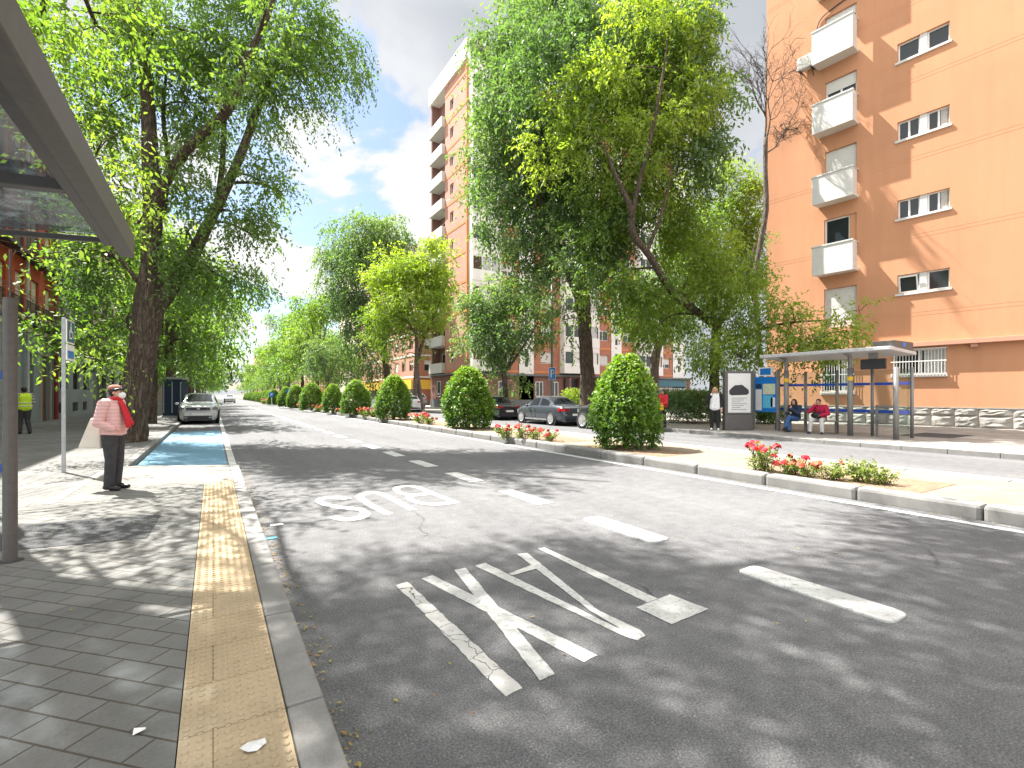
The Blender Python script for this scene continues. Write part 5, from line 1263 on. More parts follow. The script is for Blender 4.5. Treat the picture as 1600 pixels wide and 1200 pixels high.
bl = [(978, 12.75, 0, .91), (731, 20.2, 1, 1.0), (615, 27.4, 2, .98), (556, 33.5, 1, .95), (521, 38.5, 0, .85), (487, 44.5, 2, .98), (463, 50.5, 0, .92), (447, 56, 1, .95)] + [(428 - k * 4.1 + k * k * 0.06, 69 + k * 5.0, k % 3, .84) for k in range(14)]
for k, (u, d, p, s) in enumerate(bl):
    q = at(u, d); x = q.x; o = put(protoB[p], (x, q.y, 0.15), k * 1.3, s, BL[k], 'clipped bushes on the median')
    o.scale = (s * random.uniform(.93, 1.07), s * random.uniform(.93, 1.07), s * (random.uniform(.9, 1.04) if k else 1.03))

# --- rose plants on the median
def rose(seed, h, w, n, nf, mat='rose_red', leafy=1.0):
    r = np.random.default_rng(seed); root = thing('rose_bush', '', 'rose bush')
    st = MB(); P, D, L = [], [], []; tips = []
    for k in range(n):
        a = r.uniform(0, 6.28); q = w * r.uniform(.3, 1); hh = h * r.uniform(.45, 1.0)
        b = Vector((r.normal() * .08, r.normal() * .08, 0)); e = Vector((q * math.cos(a), q * math.sin(a), hh)); m = b.lerp(e, .5) + Vector((0, 0, .1 * h))
        st.tube([b, m, e], [.008, .006, .004], 5); tips.append(e)
        for j in range(int(11 * leafy)):
            t = r.uniform(.12, 1); p = b.lerp(m, t * 2) if t < .5 else m.lerp(e, t * 2 - 1)
            P.append(tuple(p)); D.append(tuple(norm(r.normal(size=3) + np.array([0, 0, .4])))); L.append(r.uniform(.08, .18))
    st.build('stem', MAT['stem'], root)
    V, Tn = leaf_arrays(np.array(P), np.array(D), np.array(L), 5, .052, .1, r, np.clip(r.normal(.6, .22, len(P)), 0, 1), .6, .9)
    leaf_mesh('foliage', V, Tn, MAT['leaf_rose'], root)
    tips.sort(key=lambda t: -t.z)
    fl = MB(); 
    for j in range(16):
        a = j * 2.4; e = .25 + .7 * j / 16; rr = .045 * (.3 + .7 * j / 16)
        c = Vector((rr * math.cos(a), rr * math.sin(a), .03 * (1 - j / 16)))
        o = Vector((math.cos(a) * e, math.sin(a) * e, 1 - e * .6)).normalized(); s_ = o.orthogonal().normalized() * .022; t_ = o.cross(s_).normalized() * .022
        fl.add([c - s_ - t_, c + s_ - t_, c + s_ + t_ + o * .006, c - s_ + t_], [(0, 1, 2, 3)])
    first = None
    for j in range(min(nf, len(tips))):
        if first is None: first = fl.build('blossom', MAT[mat], root); ob = first
        else: ob = first.copy(); COL.objects.link(ob); ob.parent = root
        ob.location = tips[j] + Vector((0, 0, .01)); ob.rotation_euler = (r.normal() * .4, r.normal() * .4, r.uniform(0, 6)); ob.scale = (float(r.uniform(1.0, 1.7)),) * 3
    return root
rp = [rose(71, .52, .38, 16, 9), rose(72, .38, .42, 14, 9), rose(73, .34, .36, 12, 2, 'rose_pink', 1.0), rose(74, .40, .40, 13, 10, 'rose_pink'), rose(75, .36, .34, 12, 0, 'rose_red', 1.2)]
spec = [(1190, 8.85, 0, .95, 'tallest rose bush with two large red heads, nearest flower bed left end'), (1232, 8.5, 1, .8, 'red rose bush beside the tallest one in the nearest flower bed'), (1262, 8.2, 3, .62, 'low coral rose bush in the middle of the nearest flower bed'), (1302, 7.95, 2, .8, 'thin rose bush with bare stems, nearest flower bed right half'), (1345, 7.75, 4, .95, 'flowerless pale rose bush in the nearest flower bed'), (1378, 7.55, 4, .7, 'flowerless low rose bush at the right end of the nearest flower bed'),
        (790, 15.6, 1, 1.05, 'red rose bush at the left end of the bed before the graphite car'), (815, 15.2, 0, .85, 'red rose bush in the middle of the bed before the graphite car'), (836, 15.0, 3, .9, 'coral rose bush in the bed before the graphite car'), (858, 14.6, 1, .8, 'red rose bush at the right end of the bed before the graphite car'),
        (655, 23.6, 3, 1.25, 'coral rose bush right of the rounded clipped bush'), (671, 22.8, 1, 1.1, 'red rose bush left of the tufted clipped bush'),
        (570, 30.4, 3, 1.4, 'coral rose bush right of the dark sided clipped bush'), (585, 30.0, 1, 1.4, 'red rose bush between the dark sided and rounded clipped bushes'), (597, 29.2, 3, 1.3, 'coral rose bush left of the rounded clipped bush'),
        (535, 36, 1, 1.3, 'red rose bush after the fifth clipped bush'), (508, 41, 3, 1.4, 'coral rose bush after the sixth clipped bush'), (498, 41.5, 1, 1.3, 'red rose bush left of the coral one after the sixth clipped bush'), (471, 47.5, 3, 1.3, 'coral rose bush after the seventh clipped bush'), (455, 53, 1, 1.3, 'red rose bush after the eighth clipped bush'), (420, 72, 3, 1.8, 'red rose bed plants by the first keep right sign'), (412, 78, 1, 1.8, 'red rose plants beyond the keep right sign')]
for k, (u, d, p, s, lab) in enumerate(spec):
    q = at(u, d); put(rp[p], (q.x, q.y, .16), k * .9, s, lab, 'rose bushes on the median')

# --- clipped hedges on the right pavement
def hedge(label, x0, x1, y0, y1, h, seed, leaf='leaf_lime', n=2600, size=.12):
    r = np.random.default_rng(seed); root = thing('hedge', label, 'hedge', ((x0 + x1) / 2, (y0 + y1) / 2, S))
    w, l = (x1 - x0) / 2, (y1 - y0) / 2
    P = np.stack([r.uniform(-w, w, n), r.uniform(-l, l, n), h * (.05 + .95 * r.uniform(0, 1, n) ** .6)], 1)
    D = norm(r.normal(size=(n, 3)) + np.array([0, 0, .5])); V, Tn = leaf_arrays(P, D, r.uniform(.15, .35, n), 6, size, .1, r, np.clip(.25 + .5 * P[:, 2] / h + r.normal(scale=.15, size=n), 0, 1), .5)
    leaf_mesh('foliage', V, Tn, MAT[leaf], root)
    st = MB()
    for k in range(8): st.tube([(r.uniform(-w, w) * .8, r.uniform(-l, l) * .8, -.02), (r.uniform(-w, w) * .8, r.uniform(-l, l) * .8, h * .7)], [.02, .008], 5)
    st.build('stem', MAT['stem'], root); return root
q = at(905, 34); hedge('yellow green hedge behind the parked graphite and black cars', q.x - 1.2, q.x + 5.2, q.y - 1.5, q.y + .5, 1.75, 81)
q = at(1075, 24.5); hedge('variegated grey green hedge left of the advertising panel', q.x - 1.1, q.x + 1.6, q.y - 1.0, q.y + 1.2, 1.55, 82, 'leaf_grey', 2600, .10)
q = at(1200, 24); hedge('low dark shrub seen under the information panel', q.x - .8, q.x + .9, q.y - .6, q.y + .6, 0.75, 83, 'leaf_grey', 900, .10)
# ------------------------------------------------------------------ street furniture
# near bus shelter (only its roof end, rear post and glass are in view)
X0, X1 = -2.35, -0.60; YE = 5.42; ZF, ZBk = 2.78, 2.68
NS = thing('bus_shelter', 'near bus shelter with dusty glass roof at the left edge', 'bus shelter', (-1.46, 5.73, S))
Tn_ = Matrix.Translation((1.46, -5.73, -S))
def zr(x): return ZBk + (ZF - ZBk) * (x - X0) / (X1 - X0)
def beam(mb, a, b, w, h):
    """box beam from a to b (top centre line), width w, height h"""
    a = Vector(a); b = Vector(b); d = (b - a).normalized(); n = d.cross(Vector((0, 0, 1))).normalized() * (w / 2); dn = Vector((0, 0, -h))
    v = [a - n, a + n, b + n, b - n]; v = [p + dn for p in v] + v
    mb.add(v, [(0, 1, 2, 3), (7, 6, 5, 4), (0, 4, 5, 1), (1, 5, 6, 2), (2, 6, 7, 3), (3, 7, 4, 0)], 0, Tn_)
mb = MB(); beam(mb, (X1 - .05, -3, zr(X1) + .16), (X1 - .05, YE + .04, zr(X1) + .16), 0.11, 0.20); mb.build('roof_edge_beam', MAT['shelter_metal'], NS, bevel=.012)
mb = MB(); beam(mb, (X1 - .155, -3, zr(X1) + .12), (X1 - .155, YE - .06, zr(X1) + .12), 0.085, 0.10); beam(mb, (X0, YE - .02, zr(X0) + .10), (X1 - .11, YE - .02, zr(X1) + .10), .04, .045); mb.build('roof_frame', MAT['shelter_dark'], NS, bevel=.006)
for y in (4.12, 2.72, 1.32, -.08, -1.5):
    mb = MB(); beam(mb, (X0, y, zr(X0) + .10), (X1 - .2, y, zr(X1) + .10), .09, .07); mb.build('roof_crossbar', MAT['shelter_dark'], NS, bevel=.006)
mb = MB(); mb.add([(X0, -3, zr(X0) + .105), (X1 - .20, -3, zr(X1) + .105), (X1 - .20, YE - .05, zr(X1) + .105), (X0, YE - .05, zr(X0) + .105)], [(0, 1, 2, 3)], 0, Tn_); mb.build('roof_panel', MAT['roof_glass'], NS)
mb = MB(); mb.tube([(0, 0, 0), (0, 0, 2.2)], .047, 20); mb.tube([(0, 0, 2.2), (0, 0, 2.215)], .044, 20); mb.build('post', MAT['shelter_metal'], NS, smooth=False)
mb = MB(); mb.tube([(0, 0, 2.21), (0, 0, 2.62)], .008, 8); mb.build('hanger_rod', MAT['shelter_dark'], NS)
mb = MB(); mb.box(-1.2, -.05, -.006, .006, .25, 2.15); g = mb.build('glass_panel', MAT['glass'], NS)
for z0_, z1_ in ((1.53, 1.60), (.75, .82)): MB().box(-1.2, -.05, -.009, -.0065, z0_, z1_).build('blue_strip', MAT['blue_strip'], g)
mb = MB(); mb.tube([(0, 0, -.01), (0, 0, .006)], .085, 20); mb.build('base_plate', MAT['shelter_dark'], NS)

# sign post with the disabled parking plate
q = gnd(99.5, 738, S); SP = thing('sign_post', 'thin galvanised post with a blue disabled parking plate behind the woman', 'sign post', q, R(-2))
hgt = (617 - 497) / 768 * 8.9 + CZ - S
MB().box(-.028, .028, -.02, .02, -.02, hgt + .0).build('pole', MAT['steel'], SP, bevel=.004)
a = MB().box(.034, .052, -.03, .46, hgt - .44, hgt - .02).build('sign_plate', MAT['sign_white'], SP)
MB().box(.0525, .0545, -.01, .44, hgt - .42, hgt - .04).build('blue_field', MAT['sign_teal'], a)
m = MB(); T_ = Matrix.Translation((.056, .2, hgt - .32))
m.add([(0, -.02, .2), (0, .03, .2), (0, .03, .26), (0, -.02, .26)], [(0, 1, 2, 3)], 0, T_); m.box(-.001, .001, -.03, .04, .08, .19, 0, T_); m.box(-.001, .001, .04, .13, .08, .10, 0, T_); m.box(-.001, .001, .11, .13, .0, .08, 0, T_); m.box(-.001, .001, .11, .17, -.01, .01, 0, T_); m.box(-.001, .001, -.09, -.06, .0, .12, 0, T_); m.box(-.001, .001, -.09, .06, -.04, -.01, 0, T_); m.build('wheelchair_symbol', MAT['sign_white'], a)
b_ = MB().box(.034, .052, -.03, .46, hgt - .76, hgt - .47).build('lower_plate', MAT['sign_white'], SP)
MB().box(.0525, .0545, .02, .40, hgt - .72, hgt - .58).build('blue_field', MAT['sign_blue'], b_)

# paired wooden stakes by the young tree
q = at(208, 17.4); r_ = thing('tree_stake', 'pair of brown wooden stakes right of the big trunk', 'stake', (q.x, q.y, S))
for dx, dy in ((-.10, 0), (.10, .05)): MB().tube([(dx, dy, -.02), (dx * .9, dy, 1.68)], [.055, .05], 8).build('stake', MAT['wood_stake'], r_)
MB().box(-.16, .16, -.07, -.055, .52, .58).build('tie', MAT['ink'], r_)

# lamp post with parking sign
q = at(862.5, 32.0); LP = thing('street_lamp', 'tall grey street lamp carrying the parking sign', 'street lamp', (q.x, q.y, S))
mb = MB(); hh = (617 - 415) / 768 * 32 + CZ
mb.tube([(0, 0, 0), (0, 0, 1.2), (0, 0, 5), (0, 0, hh)], [.11, .095, .08, .06], 14); mb.build('pole', MAT['shelter_grey'], LP, smooth=True)
mb = MB(); P, rr = smooth_path([(0, 0, hh), (-.05, 0, hh + .35), (-.45, .1, hh + .8), (-1.1, .3, hh + 1.05)], [.05, .045, .04, .035], 6); mb.tube(P, rr, 10); mb.build('arm', MAT['shelter_grey'], LP, smooth=True)
mb = MB(); mb.ball((-1.35, .36, hh + 1.06), (.35, .14, .09), 14, 8); mb.build('lantern', MAT['shelter_dark'], LP, smooth=True)
PS = thing('parking_sign', 'blue square parking sign with a white letter P', 'sign', (q.x, q.y, S))
zc = (617 - 584) / 768 * 32 + CZ - S; Tp = Matrix.Rotation(-YAW, 4, 'Z') @ Matrix.Translation((0, -.13, zc))
MB().box(-.22, .22, -.01, .01, -.40, .40, 0, Tp).build('sign_plate', MAT['sign_white'], PS)
MB().box(-.20, .20, -.014, -.0105, -.38, .38, 0, Tp).build('blue_field', MAT['sign_blue'], PS)
m = MB(); m.box(-.10, -.04, -.018, -.0145, -.24, .26, 0, Tp)
P, _ = smooth_path([(-.04, 0, .235), (.05, 0, .235), (.11, 0, .12), (.05, 0, .01), (-.04, 0, .01)], [1] * 5, 6)
for i in range(len(P) - 1): m.box(min(P[i].x, P[i + 1].x) - .022, max(P[i].x, P[i + 1].x) + .022, -.0182, -.0147, min(P[i].z, P[i + 1].z) - .022, max(P[i].z, P[i + 1].z) + .022, 0, Tp)
m.build('letter', MAT['sign_white'], PS)
# keep-right signs on the median
for u, d, v, lab in ((424.5, 67, 616.5, 'blue round arrow sign on a white pole, the farther of two on the median'), (453.5, 52.5, 612.0, 'blue round arrow sign, the nearer of two on the median')):
    q = at(u, d); r_ = thing('road_sign', lab, 'road sign', (q.x, q.y, .15), -YAW, 'arrow signs on the median')
    z = (617 - v) / 768 * d + CZ - .15
    MB().tube([(0, 0, 0), (0, 0, z)], .05, 8).build('pole', MAT['white'], r_)
    T_ = Matrix.Translation((0, -.07, z)) @ Matrix.Rotation(R(90), 4, 'X')
    dk = MB().lathe([(.36, 0), (.36, .02)], 24, 0, T_).build('sign_disc', MAT['sign_blue'], r_)
    T2 = Matrix.Translation((0, -.1, z)) @ Matrix.Rotation(R(40), 4, 'Y')
    m = MB(); m.box(-.04, .04, -.005, 0, -.2, .1, 0, T2); m.add([(-.13, -.005, .08), (.13, -.005, .08), (0, -.005, .24)], [(0, 1, 2)], 0, T2); m.build('arrow', MAT['sign_white'], dk)

# far bus shelter
FS = thing('bus_shelter', 'glass bus shelter with grey roof and blue stripes where two women sit', 'bus shelter', (18.9, 9, S))
Tf = Matrix.Translation((-18.9, -9, -S))
def yat(x, u):
    t = (u - 800) / 768; rx = math.sin(YAW) + t * math.cos(YAW); ry = math.cos(YAW) - t * math.sin(YAW); return x / rx * ry
XB, XFp = 19.32, 18.70
yA, yB = yat(XFp, 1228.6), yat(XFp, 1328.5)
zR = 3.02
for y in (yA, yB):
    p = MB(); p.tube([(XFp, y, S), (XFp, y, 2.45)], .085, 16, 0, T=Tf)
    P, rr = smooth_path([(XFp, y, 2.45), (XFp, y, 2.72), (XFp - .1, y, 2.88), (XFp - .42, y, 2.95)], [.07, .065, .06, .05], 6); p.tube(P, rr, 12, 0, T=Tf); p.build('post', MAT['shelter_grey'], FS, smooth=True)
    MB().tube([(XFp, y, 2.02), (XFp, y, 2.16)], .089, 16, 0, T=Tf).build('yellow_band', MAT['yellow_strip'], FS)
yb = [yat(XB, u) for u in (1213, 1258.8, 1308, 1363, 1425)]
for y in yb:
    MB().tube([(XB, y, S), (XB, y, 2.42)], .05, 12, 0, T=Tf).build('rear_post', MAT['shelter_grey'], FS, smooth=True)
ye = yat(18.28, 1400)
MB().tube([(18.28, ye, S), (18.28, ye, 2.40)], .075, 14, 0, T=Tf).build('end_post', MAT['shelter_grey'], FS, smooth=True)
for a, b in zip(yb[:-1], yb[1:]):
    g = MB().box(XB - .006, XB + .006, b + .06, a - .06, .45, 2.38, 0, Tf).build('glass_panel', MAT['glass'], FS)
    for z0_, z1_ in ((1.86, 1.95), (.92, 1.02)): MB().box(XB - .012, XB - .0065, b + .06, a - .06, z0_, z1_, 0, Tf).build('blue_strip', MAT['blue_strip'], g)
g = MB().box(18.37, XB - .07, ye - .006, ye + .006, .2, 2.36, 0, Tf).build('glass_panel', MAT['glass'], FS)
for z0_, z1_ in ((1.86, 1.95), (.92, 1.02)): MB().box(18.37, XB - .07, ye - .012, ye - .0065, z0_, z1_, 0, Tf).build('blue_strip', MAT['blue_strip'], g)
yR0, yR1 = yat(18.16, 1393) - .02, yat(18.16, 1188)
rf = MB(); xa, xb = 18.1, 19.95
def roofz(x): return zR - (x - xa) * .055
v = [(xa, yR0, zR - .07), (xb, yR0, roofz(xb) - .07), (xb, yR1, roofz(xb) - .07), (xa, yR1, zR - .07)]; v += [(x, y, z + .12) for x, y, z in v]
rf.add(v, [(3, 2, 1, 0), (4, 5, 6, 7), (0, 1, 5, 4), (1, 2, 6, 5), (2, 3, 7, 6), (3, 0, 4, 7)], 0, Tf); rf.build('roof', MAT['zinc'], FS, bevel=.02)
MB().box(18.35, 19.7, yR0 + .002, yR0 + .62, zR - .05, zR + .24, 0, Tf).build('roof_sign_box', MAT['shelter_metal'], FS, bevel=.01)
MB().box(18.9, 19.1, yR0 - .006, yR0 + .001, zR + .06, zR + .2, 0, Tf).build('number_plate', MAT['sign_blue'], FS)
dp = MB().box(18.62, 18.72, yat(18.7, 1385), yat(18.7, 1346), 2.38, 2.72, 0, Tf).build('display', MAT['ink'], FS)
MB().box(18.64, 18.70, yat(18.7, 1372), yat(18.7, 1358), 2.72, 2.93, 0, Tf).build('display_bracket', MAT['shelter_grey'], FS)
# bench inside and information panel
BN = thing('bench', 'grey metal bench inside the far bus shelter', 'bench', (18.98, 9.8, S))
bm = MB(); 
for k in range(4): bm.box(-.20 + k * .105, -.20 + k * .105 + .08, yat(18.98, 1330) - 9.8, yat(18.98, 1216) - 9.8, .44, .47)
bm.build('seat', MAT['shelter_grey'], BN)
for u in (1235, 1258, 1306, 1326): MB().box(-.03, .03, yat(18.98, u) - 9.83, yat(18.98, u) - 9.77, 0, .439).build('leg', MAT['shelter_grey'], BN)
LN = thing('leaning_rail', 'grey tubular seat frame at the right of the far bus shelter', 'seat', (19.05, yat(19.05, 1390), S))
y0_, y1_ = yat(19.05, 1398) - LN.location.y, yat(19.05, 1370) - LN.location.y
mb = MB(); mb.box(-.03, .03, y0_, y1_, 1.0, 1.05); mb.box(-.18, .18, y0_, y1_, .56, .60)
for y in (y0_, y1_): mb.box(-.03, .03, y - .03, y + .03, .6, 1.05)
mb.build('seat', MAT['shelter_grey'], LN)
for y in (y0_, y1_): MB().box(-.035, .035, y - .03, y + .03, 0, .559).build('leg', MAT['shelter_grey'], LN)
IP = thing('information_panel', 'blue framed information panel with map and timetable left of the seated women', 'information panel', (18.9, yat(18.9, 1196), S))
y0_, y1_ = yat(18.9, 1216) - IP.location.y, yat(18.9, 1178) - IP.location.y
for y in (y0_, y1_): MB().box(-.05, .05, y - .05, y + .05, 0, 2.4).build('post', MAT['shelter_grey'], IP)
f = MB().box(-.04, .04, y0_ + .051, y1_ - .051, .72, 2.12).build('panel', MAT['sign_blue'], IP)
w_ = y1_ - y0_ - .2; o_ = y0_ + .1
for nm, a, b, c, d, m in (('map', .0, .62, 1.42, 1.84, 'poster_green'), ('timetable', .12, .62, .88, 1.38, 'poster_blue'), ('notice', .0, .22, .92, 1.30, 'poster_white'), ('photo_strip', .68, 1.0, .78, 1.62, 'poster_white'), ('dark_notice', .70, .98, 1.66, 1.84, 'navy_cloth')):
    MB().box(-.046, -.0405, o_ + a * w_, o_ + b * w_, c, d).build(nm, MAT[m], f)
MB().box(-.03, .03, (y0_ + y1_) / 2 - .3, (y0_ + y1_) / 2 + .3, 2.16, 2.5).build('stop_plate', MAT['sign_white'], IP)
MB().box(-.035, -.031, (y0_ + y1_) / 2 - .22, (y0_ + y1_) / 2 + .22, 2.2, 2.46).build('stop_symbol', MAT['sign_blue'], IP)
AD = thing('advertising_panel', 'grey backlit advertising panel with a black car poster beside the standing woman', 'advertising panel', (17.9, 12.5, S))
# faces the camera side; thin ends along the kerb
pA, pB = gnd(1133, 672, S), gnd(1172, 672, S); ang = math.atan2(pB.y - pA.y, pB.x - pA.x); AD.location = ((pA.x + pB.x) / 2, (pA.y + pB.y) / 2, S); AD.rotation_euler = (0, 0, ang)
Wd = (pB - pA).length / 2 + .06; zt = (617 - 585) / 768 * 19.9 + CZ - S + .02
MB().box(-Wd, Wd, -.14, .14, 0, .62).build('base', MAT['shelter_metal'], AD, bevel=.02)
MB().box(-Wd, Wd, -.12, .12, .621, zt + .1).build('case', MAT['shelter_metal'], AD, bevel=.02)
po = MB().box(-Wd + .12, Wd - .10, -.128, -.1205, .70, zt).build('poster', MAT['poster_white'], AD)
cs = MB(); pts = [(-.36, 1.42), (-.38, 1.56), (-.30, 1.66), (-.16, 1.78), (.12, 1.80), (.26, 1.68), (.36, 1.60), (.37, 1.46), (.28, 1.40), (-.28, 1.38)]
cs.add([(x * 1.05, -.1295, z) for x, z in pts], [tuple(range(len(pts)))]); cs.build('car_picture', MAT['ink'], po)
tx = MB()
for k in range(7): tx.box(-.30, .30 - .12 * (k % 3), -.1297, -.1285, 1.26 - k * .075, 1.285 - k * .075)
tx.build('text_line', MAT['grey_ink'], po)

# kiosk on the left pavement
q = at(262, 30); KI = thing('kiosk', 'dark upright metal kiosk standing beyond the big trunk', 'kiosk', (q.x + .35, q.y + .6, S), -.25)
MB().box(-.55, .55, -.55, .55, 0, .12).build('base', MAT['steel'], KI)
MB().box(-.52, .52, -.52, .52, .121, 2.35).build('case', MAT['navy_cloth'], KI, bevel=.03)
MB().box(-.58, .58, -.58, .58, 2.351, 2.5).build('roof', MAT['steel'], KI, bevel=.03)
for x in (-.45, 0, .45): MB().box(x - .03, x + .03, -.535, -.521, .3, 2.2).build('frame_bar', MAT['steel'], KI)

# ------------------------------------------------------------------ vehicles
def car(name, label, paint, loc, rz, L=4.6, W=1.82, H=1.46, kind='sedan', cat='car', rims='alloy', plate=True):
    """lofted body with wheels, glass, lamps; local +Y is forward, base at the wheels"""
    root = thing(name, label, cat, loc, rz); hw = W / 2; zb = .20
    if kind == 'sedan':
        top = [(0, .72), (.02, .90), (.06, .98), (.17, 1.02), (.20, 1.04), (.33, 1.37), (.40, H - .02), (.52, H), (.60, H - .04), (.735, 1.02), (.76, .98), (.88, .90), (.96, .78), (1, .55)]
        blt = [(0, .70), (.03, .88), (.18, .95), (.5, .93), (.74, .90), (.88, .84), (.97, .74), (1, .52)]
        cab = (.19, .735); rear_slope = (.195, .36); wind = (.585, .735)
    else:
        top = [(0, .72), (.015, 1.0), (.04, 1.22), (.10, H - .10), (.16, H - .02), (.40, H), (.55, H - .05), (.735, 1.12), (.77, 1.07), (.90, 1.0), (.97, .90), (1, .62)]
        blt = [(0, .70), (.02, .96), (.2, 1.02), (.5, .99), (.7, 1.0), (.88, .95), (.97, .86), (1, .58)]
        cab = (.03, .735); rear_slope = (.02, .12); wind = (.55, .735)
    wid = [(0, .80), (.03, .91), (.12, .98), (.5, 1.0), (.85, .98), (.94, .90), (.985, .76), (1, .66)]
    f = lambda tab, t: float(np.interp(t, [a for a, _ in tab], [b for _, b in tab]))
    N = 64; ts = [i / N for i in range(N + 1)]
    rings = []
    for t in ts:
        w = hw * f(wid, t); zt = f(top, t); zl = min(f(blt, t), zt - .015); y = (t - .5) * L; cabin = max(0, min(1, (zt - zl) / .35))
        wr = w * (.94 - .22 * cabin)
        half = [(0, zb), (w * .86, zb), (w * .965, zb + .10), (w, zb + .34), (w * .985, zl - .06), (w * .955, zl), (wr + (w * .955 - wr) * .10, zl + (zt - zl) * .86 if cabin > .2 else zl + (zt - zl) * .5), (wr * .86, zt - .012), (wr * .45, zt + .012 * cabin), (0, zt + .018 * cabin)]
        rings.append([(x, y, z) for x, z in half])
    body = MB(); K = len(rings[0])
    vs = []
    for r_ in rings: vs += r_ + [(-x, y, z) for x, y, z in r_[1:-1]][::-1]
    M_ = 2 * K - 2
    fs = [(i * M_ + k, i * M_ + (k + 1) % M_, (i + 1) * M_ + (k + 1) % M_, (i + 1) * M_ + k) for i in range(N) for k in range(M_)]
    fs += [tuple(range(M_ - 1, -1, -1)), tuple(N * M_ + k for k in range(M_))]
    fs = [f_[::-1] for f_ in fs]
    body.add(vs, fs); b = body.build('body', MAT[paint], root, smooth=True)
    md = b.modifiers.new('edges', 'EDGE_SPLIT'); md.split_angle = R(32)
    # glass as thin panels lying on the loft
    def panel(nm, i0, i1, k0, k1, mats, side, off=.006, inset=0):
        p = MB(); idx = {}; vv = []
        for i in range(i0, i1 + 1):
            for k, fr_ in ((k0, .14), (k1, .94)):
                a = Vector(rings[i][k0]); c = Vector(rings[i][k1]); q_ = a.lerp(c, fr_); vv.append(Vector((side * (q_.x + off), q_.y, q_.z)))
        n = i1 - i0 + 1; ff = [(2 * j, 2 * j + 1, 2 * j + 3, 2 * j + 2) for j in range(n - 1)]
        if side > 0: ff = [q_[::-1] for q_ in ff]
        p.add(vv, ff); return p.build(nm, MAT[mats], root, smooth=True)
    i0, i1 = int((cab[0] + .06) * N), int((cab[1] - .07) * N); im = (i0 + i1) // 2
    for sd in (1, -1):
        panel('side_window', i0 + 1, im - 1, 5, 6, 'car_glass', sd); panel('side_window', im + 1, i1, 5, 6, 'car_glass', sd)
    def screen(nm, a, c_):
        p = MB(); vv = []; i0_, i1_ = int(a * N) + 1, int(c_ * N) - 1
        for i in range(i0_, i1_ + 1):
            t1 = Vector(rings[i][7]); t0 = Vector(rings[i][9])
            sl = .012
            vv += [Vector((-t1.x * .98, t1.y, t1.z + sl)), Vector((-t1.x * .5, t1.y, t0.z + sl * .9)), Vector((0, t0.y, t0.z + sl)), Vector((t1.x * .5, t1.y, t0.z + sl * .9)), Vector((t1.x * .98, t1.y, t1.z + sl))]
        n = i1_ - i0_ + 1; p.add(vv, [(5 * j + k, 5 * j + k + 1, 5 * j + k + 6, 5 * j + k + 5) for j in range(n - 1) for k in range(4)]); p.build(nm, MAT['car_glass'], root, smooth=True)
    screen('windscreen', *wind); screen('rear_window', *rear_slope)
    # wheels
    rw = .33 if kind == 'sedan' else .36
    for yy_ in (-.295 * L, .315 * L):
        t = yy_ / L + .5; w = hw * f(wid, t)
        for sd in (1, -1):
            Tw = Matrix.Translation((sd * (w - .10), yy_, rw)) @ Matrix.Rotation(R(90) * sd, 4, 'Y')
            MB().lathe([(rw + .075, .085), (rw + .075, .104)], 28, 0, Tw).build('wheel_arch', MAT['ink'], root)
            wh = MB().lathe([(rw * .66, -.06), (rw * .95, -.05), (rw, 0), (rw, .07), (rw * .95, .118), (rw * .70, .125)], 28, 0, Tw).build('wheel', MAT['rubber'], root, smooth=True)
            rm = MB(); rm.lathe([(rw * .70, .126), (rw * .72, .134), (rw * .62, .134), (rw * .60, .127)], 28, 0, Tw)
            for q_ in range(5):
                Ts_ = Tw @ Matrix.Rotation(q_ * 2 * math.pi / 5, 4, 'Z'); rm.box(.02, rw * .66, -.045, .045, .127, .137, 0, Ts_)
            rm.lathe([(.06, .127), (.06, .140)], 14, 0, Tw); rm.build('rim', MAT[rims], wh)
    yf, yr = L / 2, -L / 2
    fz = .66 if kind == 'sedan' else .79
    def fpt(t, z): return hw * f(wid, t)
    for sd in (1, -1):
        # head and tail lamps wrapped round the corners
        h = MB(); tt = [.965, .95, .925, .90]
        vv = [];
        for t in (.985, .965, .94, .91): vv += [(sd * (hw * f(wid, t) + .006), (t - .5) * L + .006, fz - .06), (sd * (hw * f(wid, t) * .99 + .006), (t - .5) * L + .006, fz + .09)]
        h.add(vv, [(0, 1, 3, 2), (2, 3, 5, 4), (4, 5, 7, 6)]); fx = [(hw * f(wid, .955), .955), (hw * f(wid, .985), .985), (hw * .66, .998), (hw * .42, 1.0)]
        vv = []
        for jx, (x_, t_) in enumerate(fx): vv += [(sd * x_, (t_ - .5) * L + .014, fz + .02 - .015 * jx), (sd * x_ * .995, (t_ - .5) * L + .010, fz + .15 - .035 * jx)]
        h.add(vv, [(0, 1, 3, 2), (2, 3, 5, 4), (4, 5, 7, 6)]); h.build('headlight', MAT['lamp_clear'], root)
        h = MB(); vv = []
        zz = .74 if kind == 'sedan' else .86
        for t in (.004, .02, .05, .085): vv += [(sd * (hw * f(wid, t) + .008), (t - .5) * L - .012, zz), (sd * (hw * f(wid, t) * .99 + .008), (t - .5) * L - .012, zz + .13)]
        h.add(vv, [(0, 1, 3, 2), (2, 3, 5, 4), (4, 5, 7, 6)]); vv2 = [(sd * hw * .80, yr - .012, zz), (sd * hw * .80, yr - .012, zz + .10), (sd * hw * .5, yr - .012, zz), (sd * hw * .5, yr - .012, zz + .10)]
        h.add(vv2, [(0, 1, 3, 2)]); h.build('tail_light', MAT['lamp_red'], root)
        mr = MB(); mr.ball((sd * (hw + .09), (cab[1] - .5) * L - .35, .98 if kind == 'sedan' else 1.06), (.10, .07, .075), 12, 8); mr.build('door_mirror', MAT[paint], root, smooth=True)
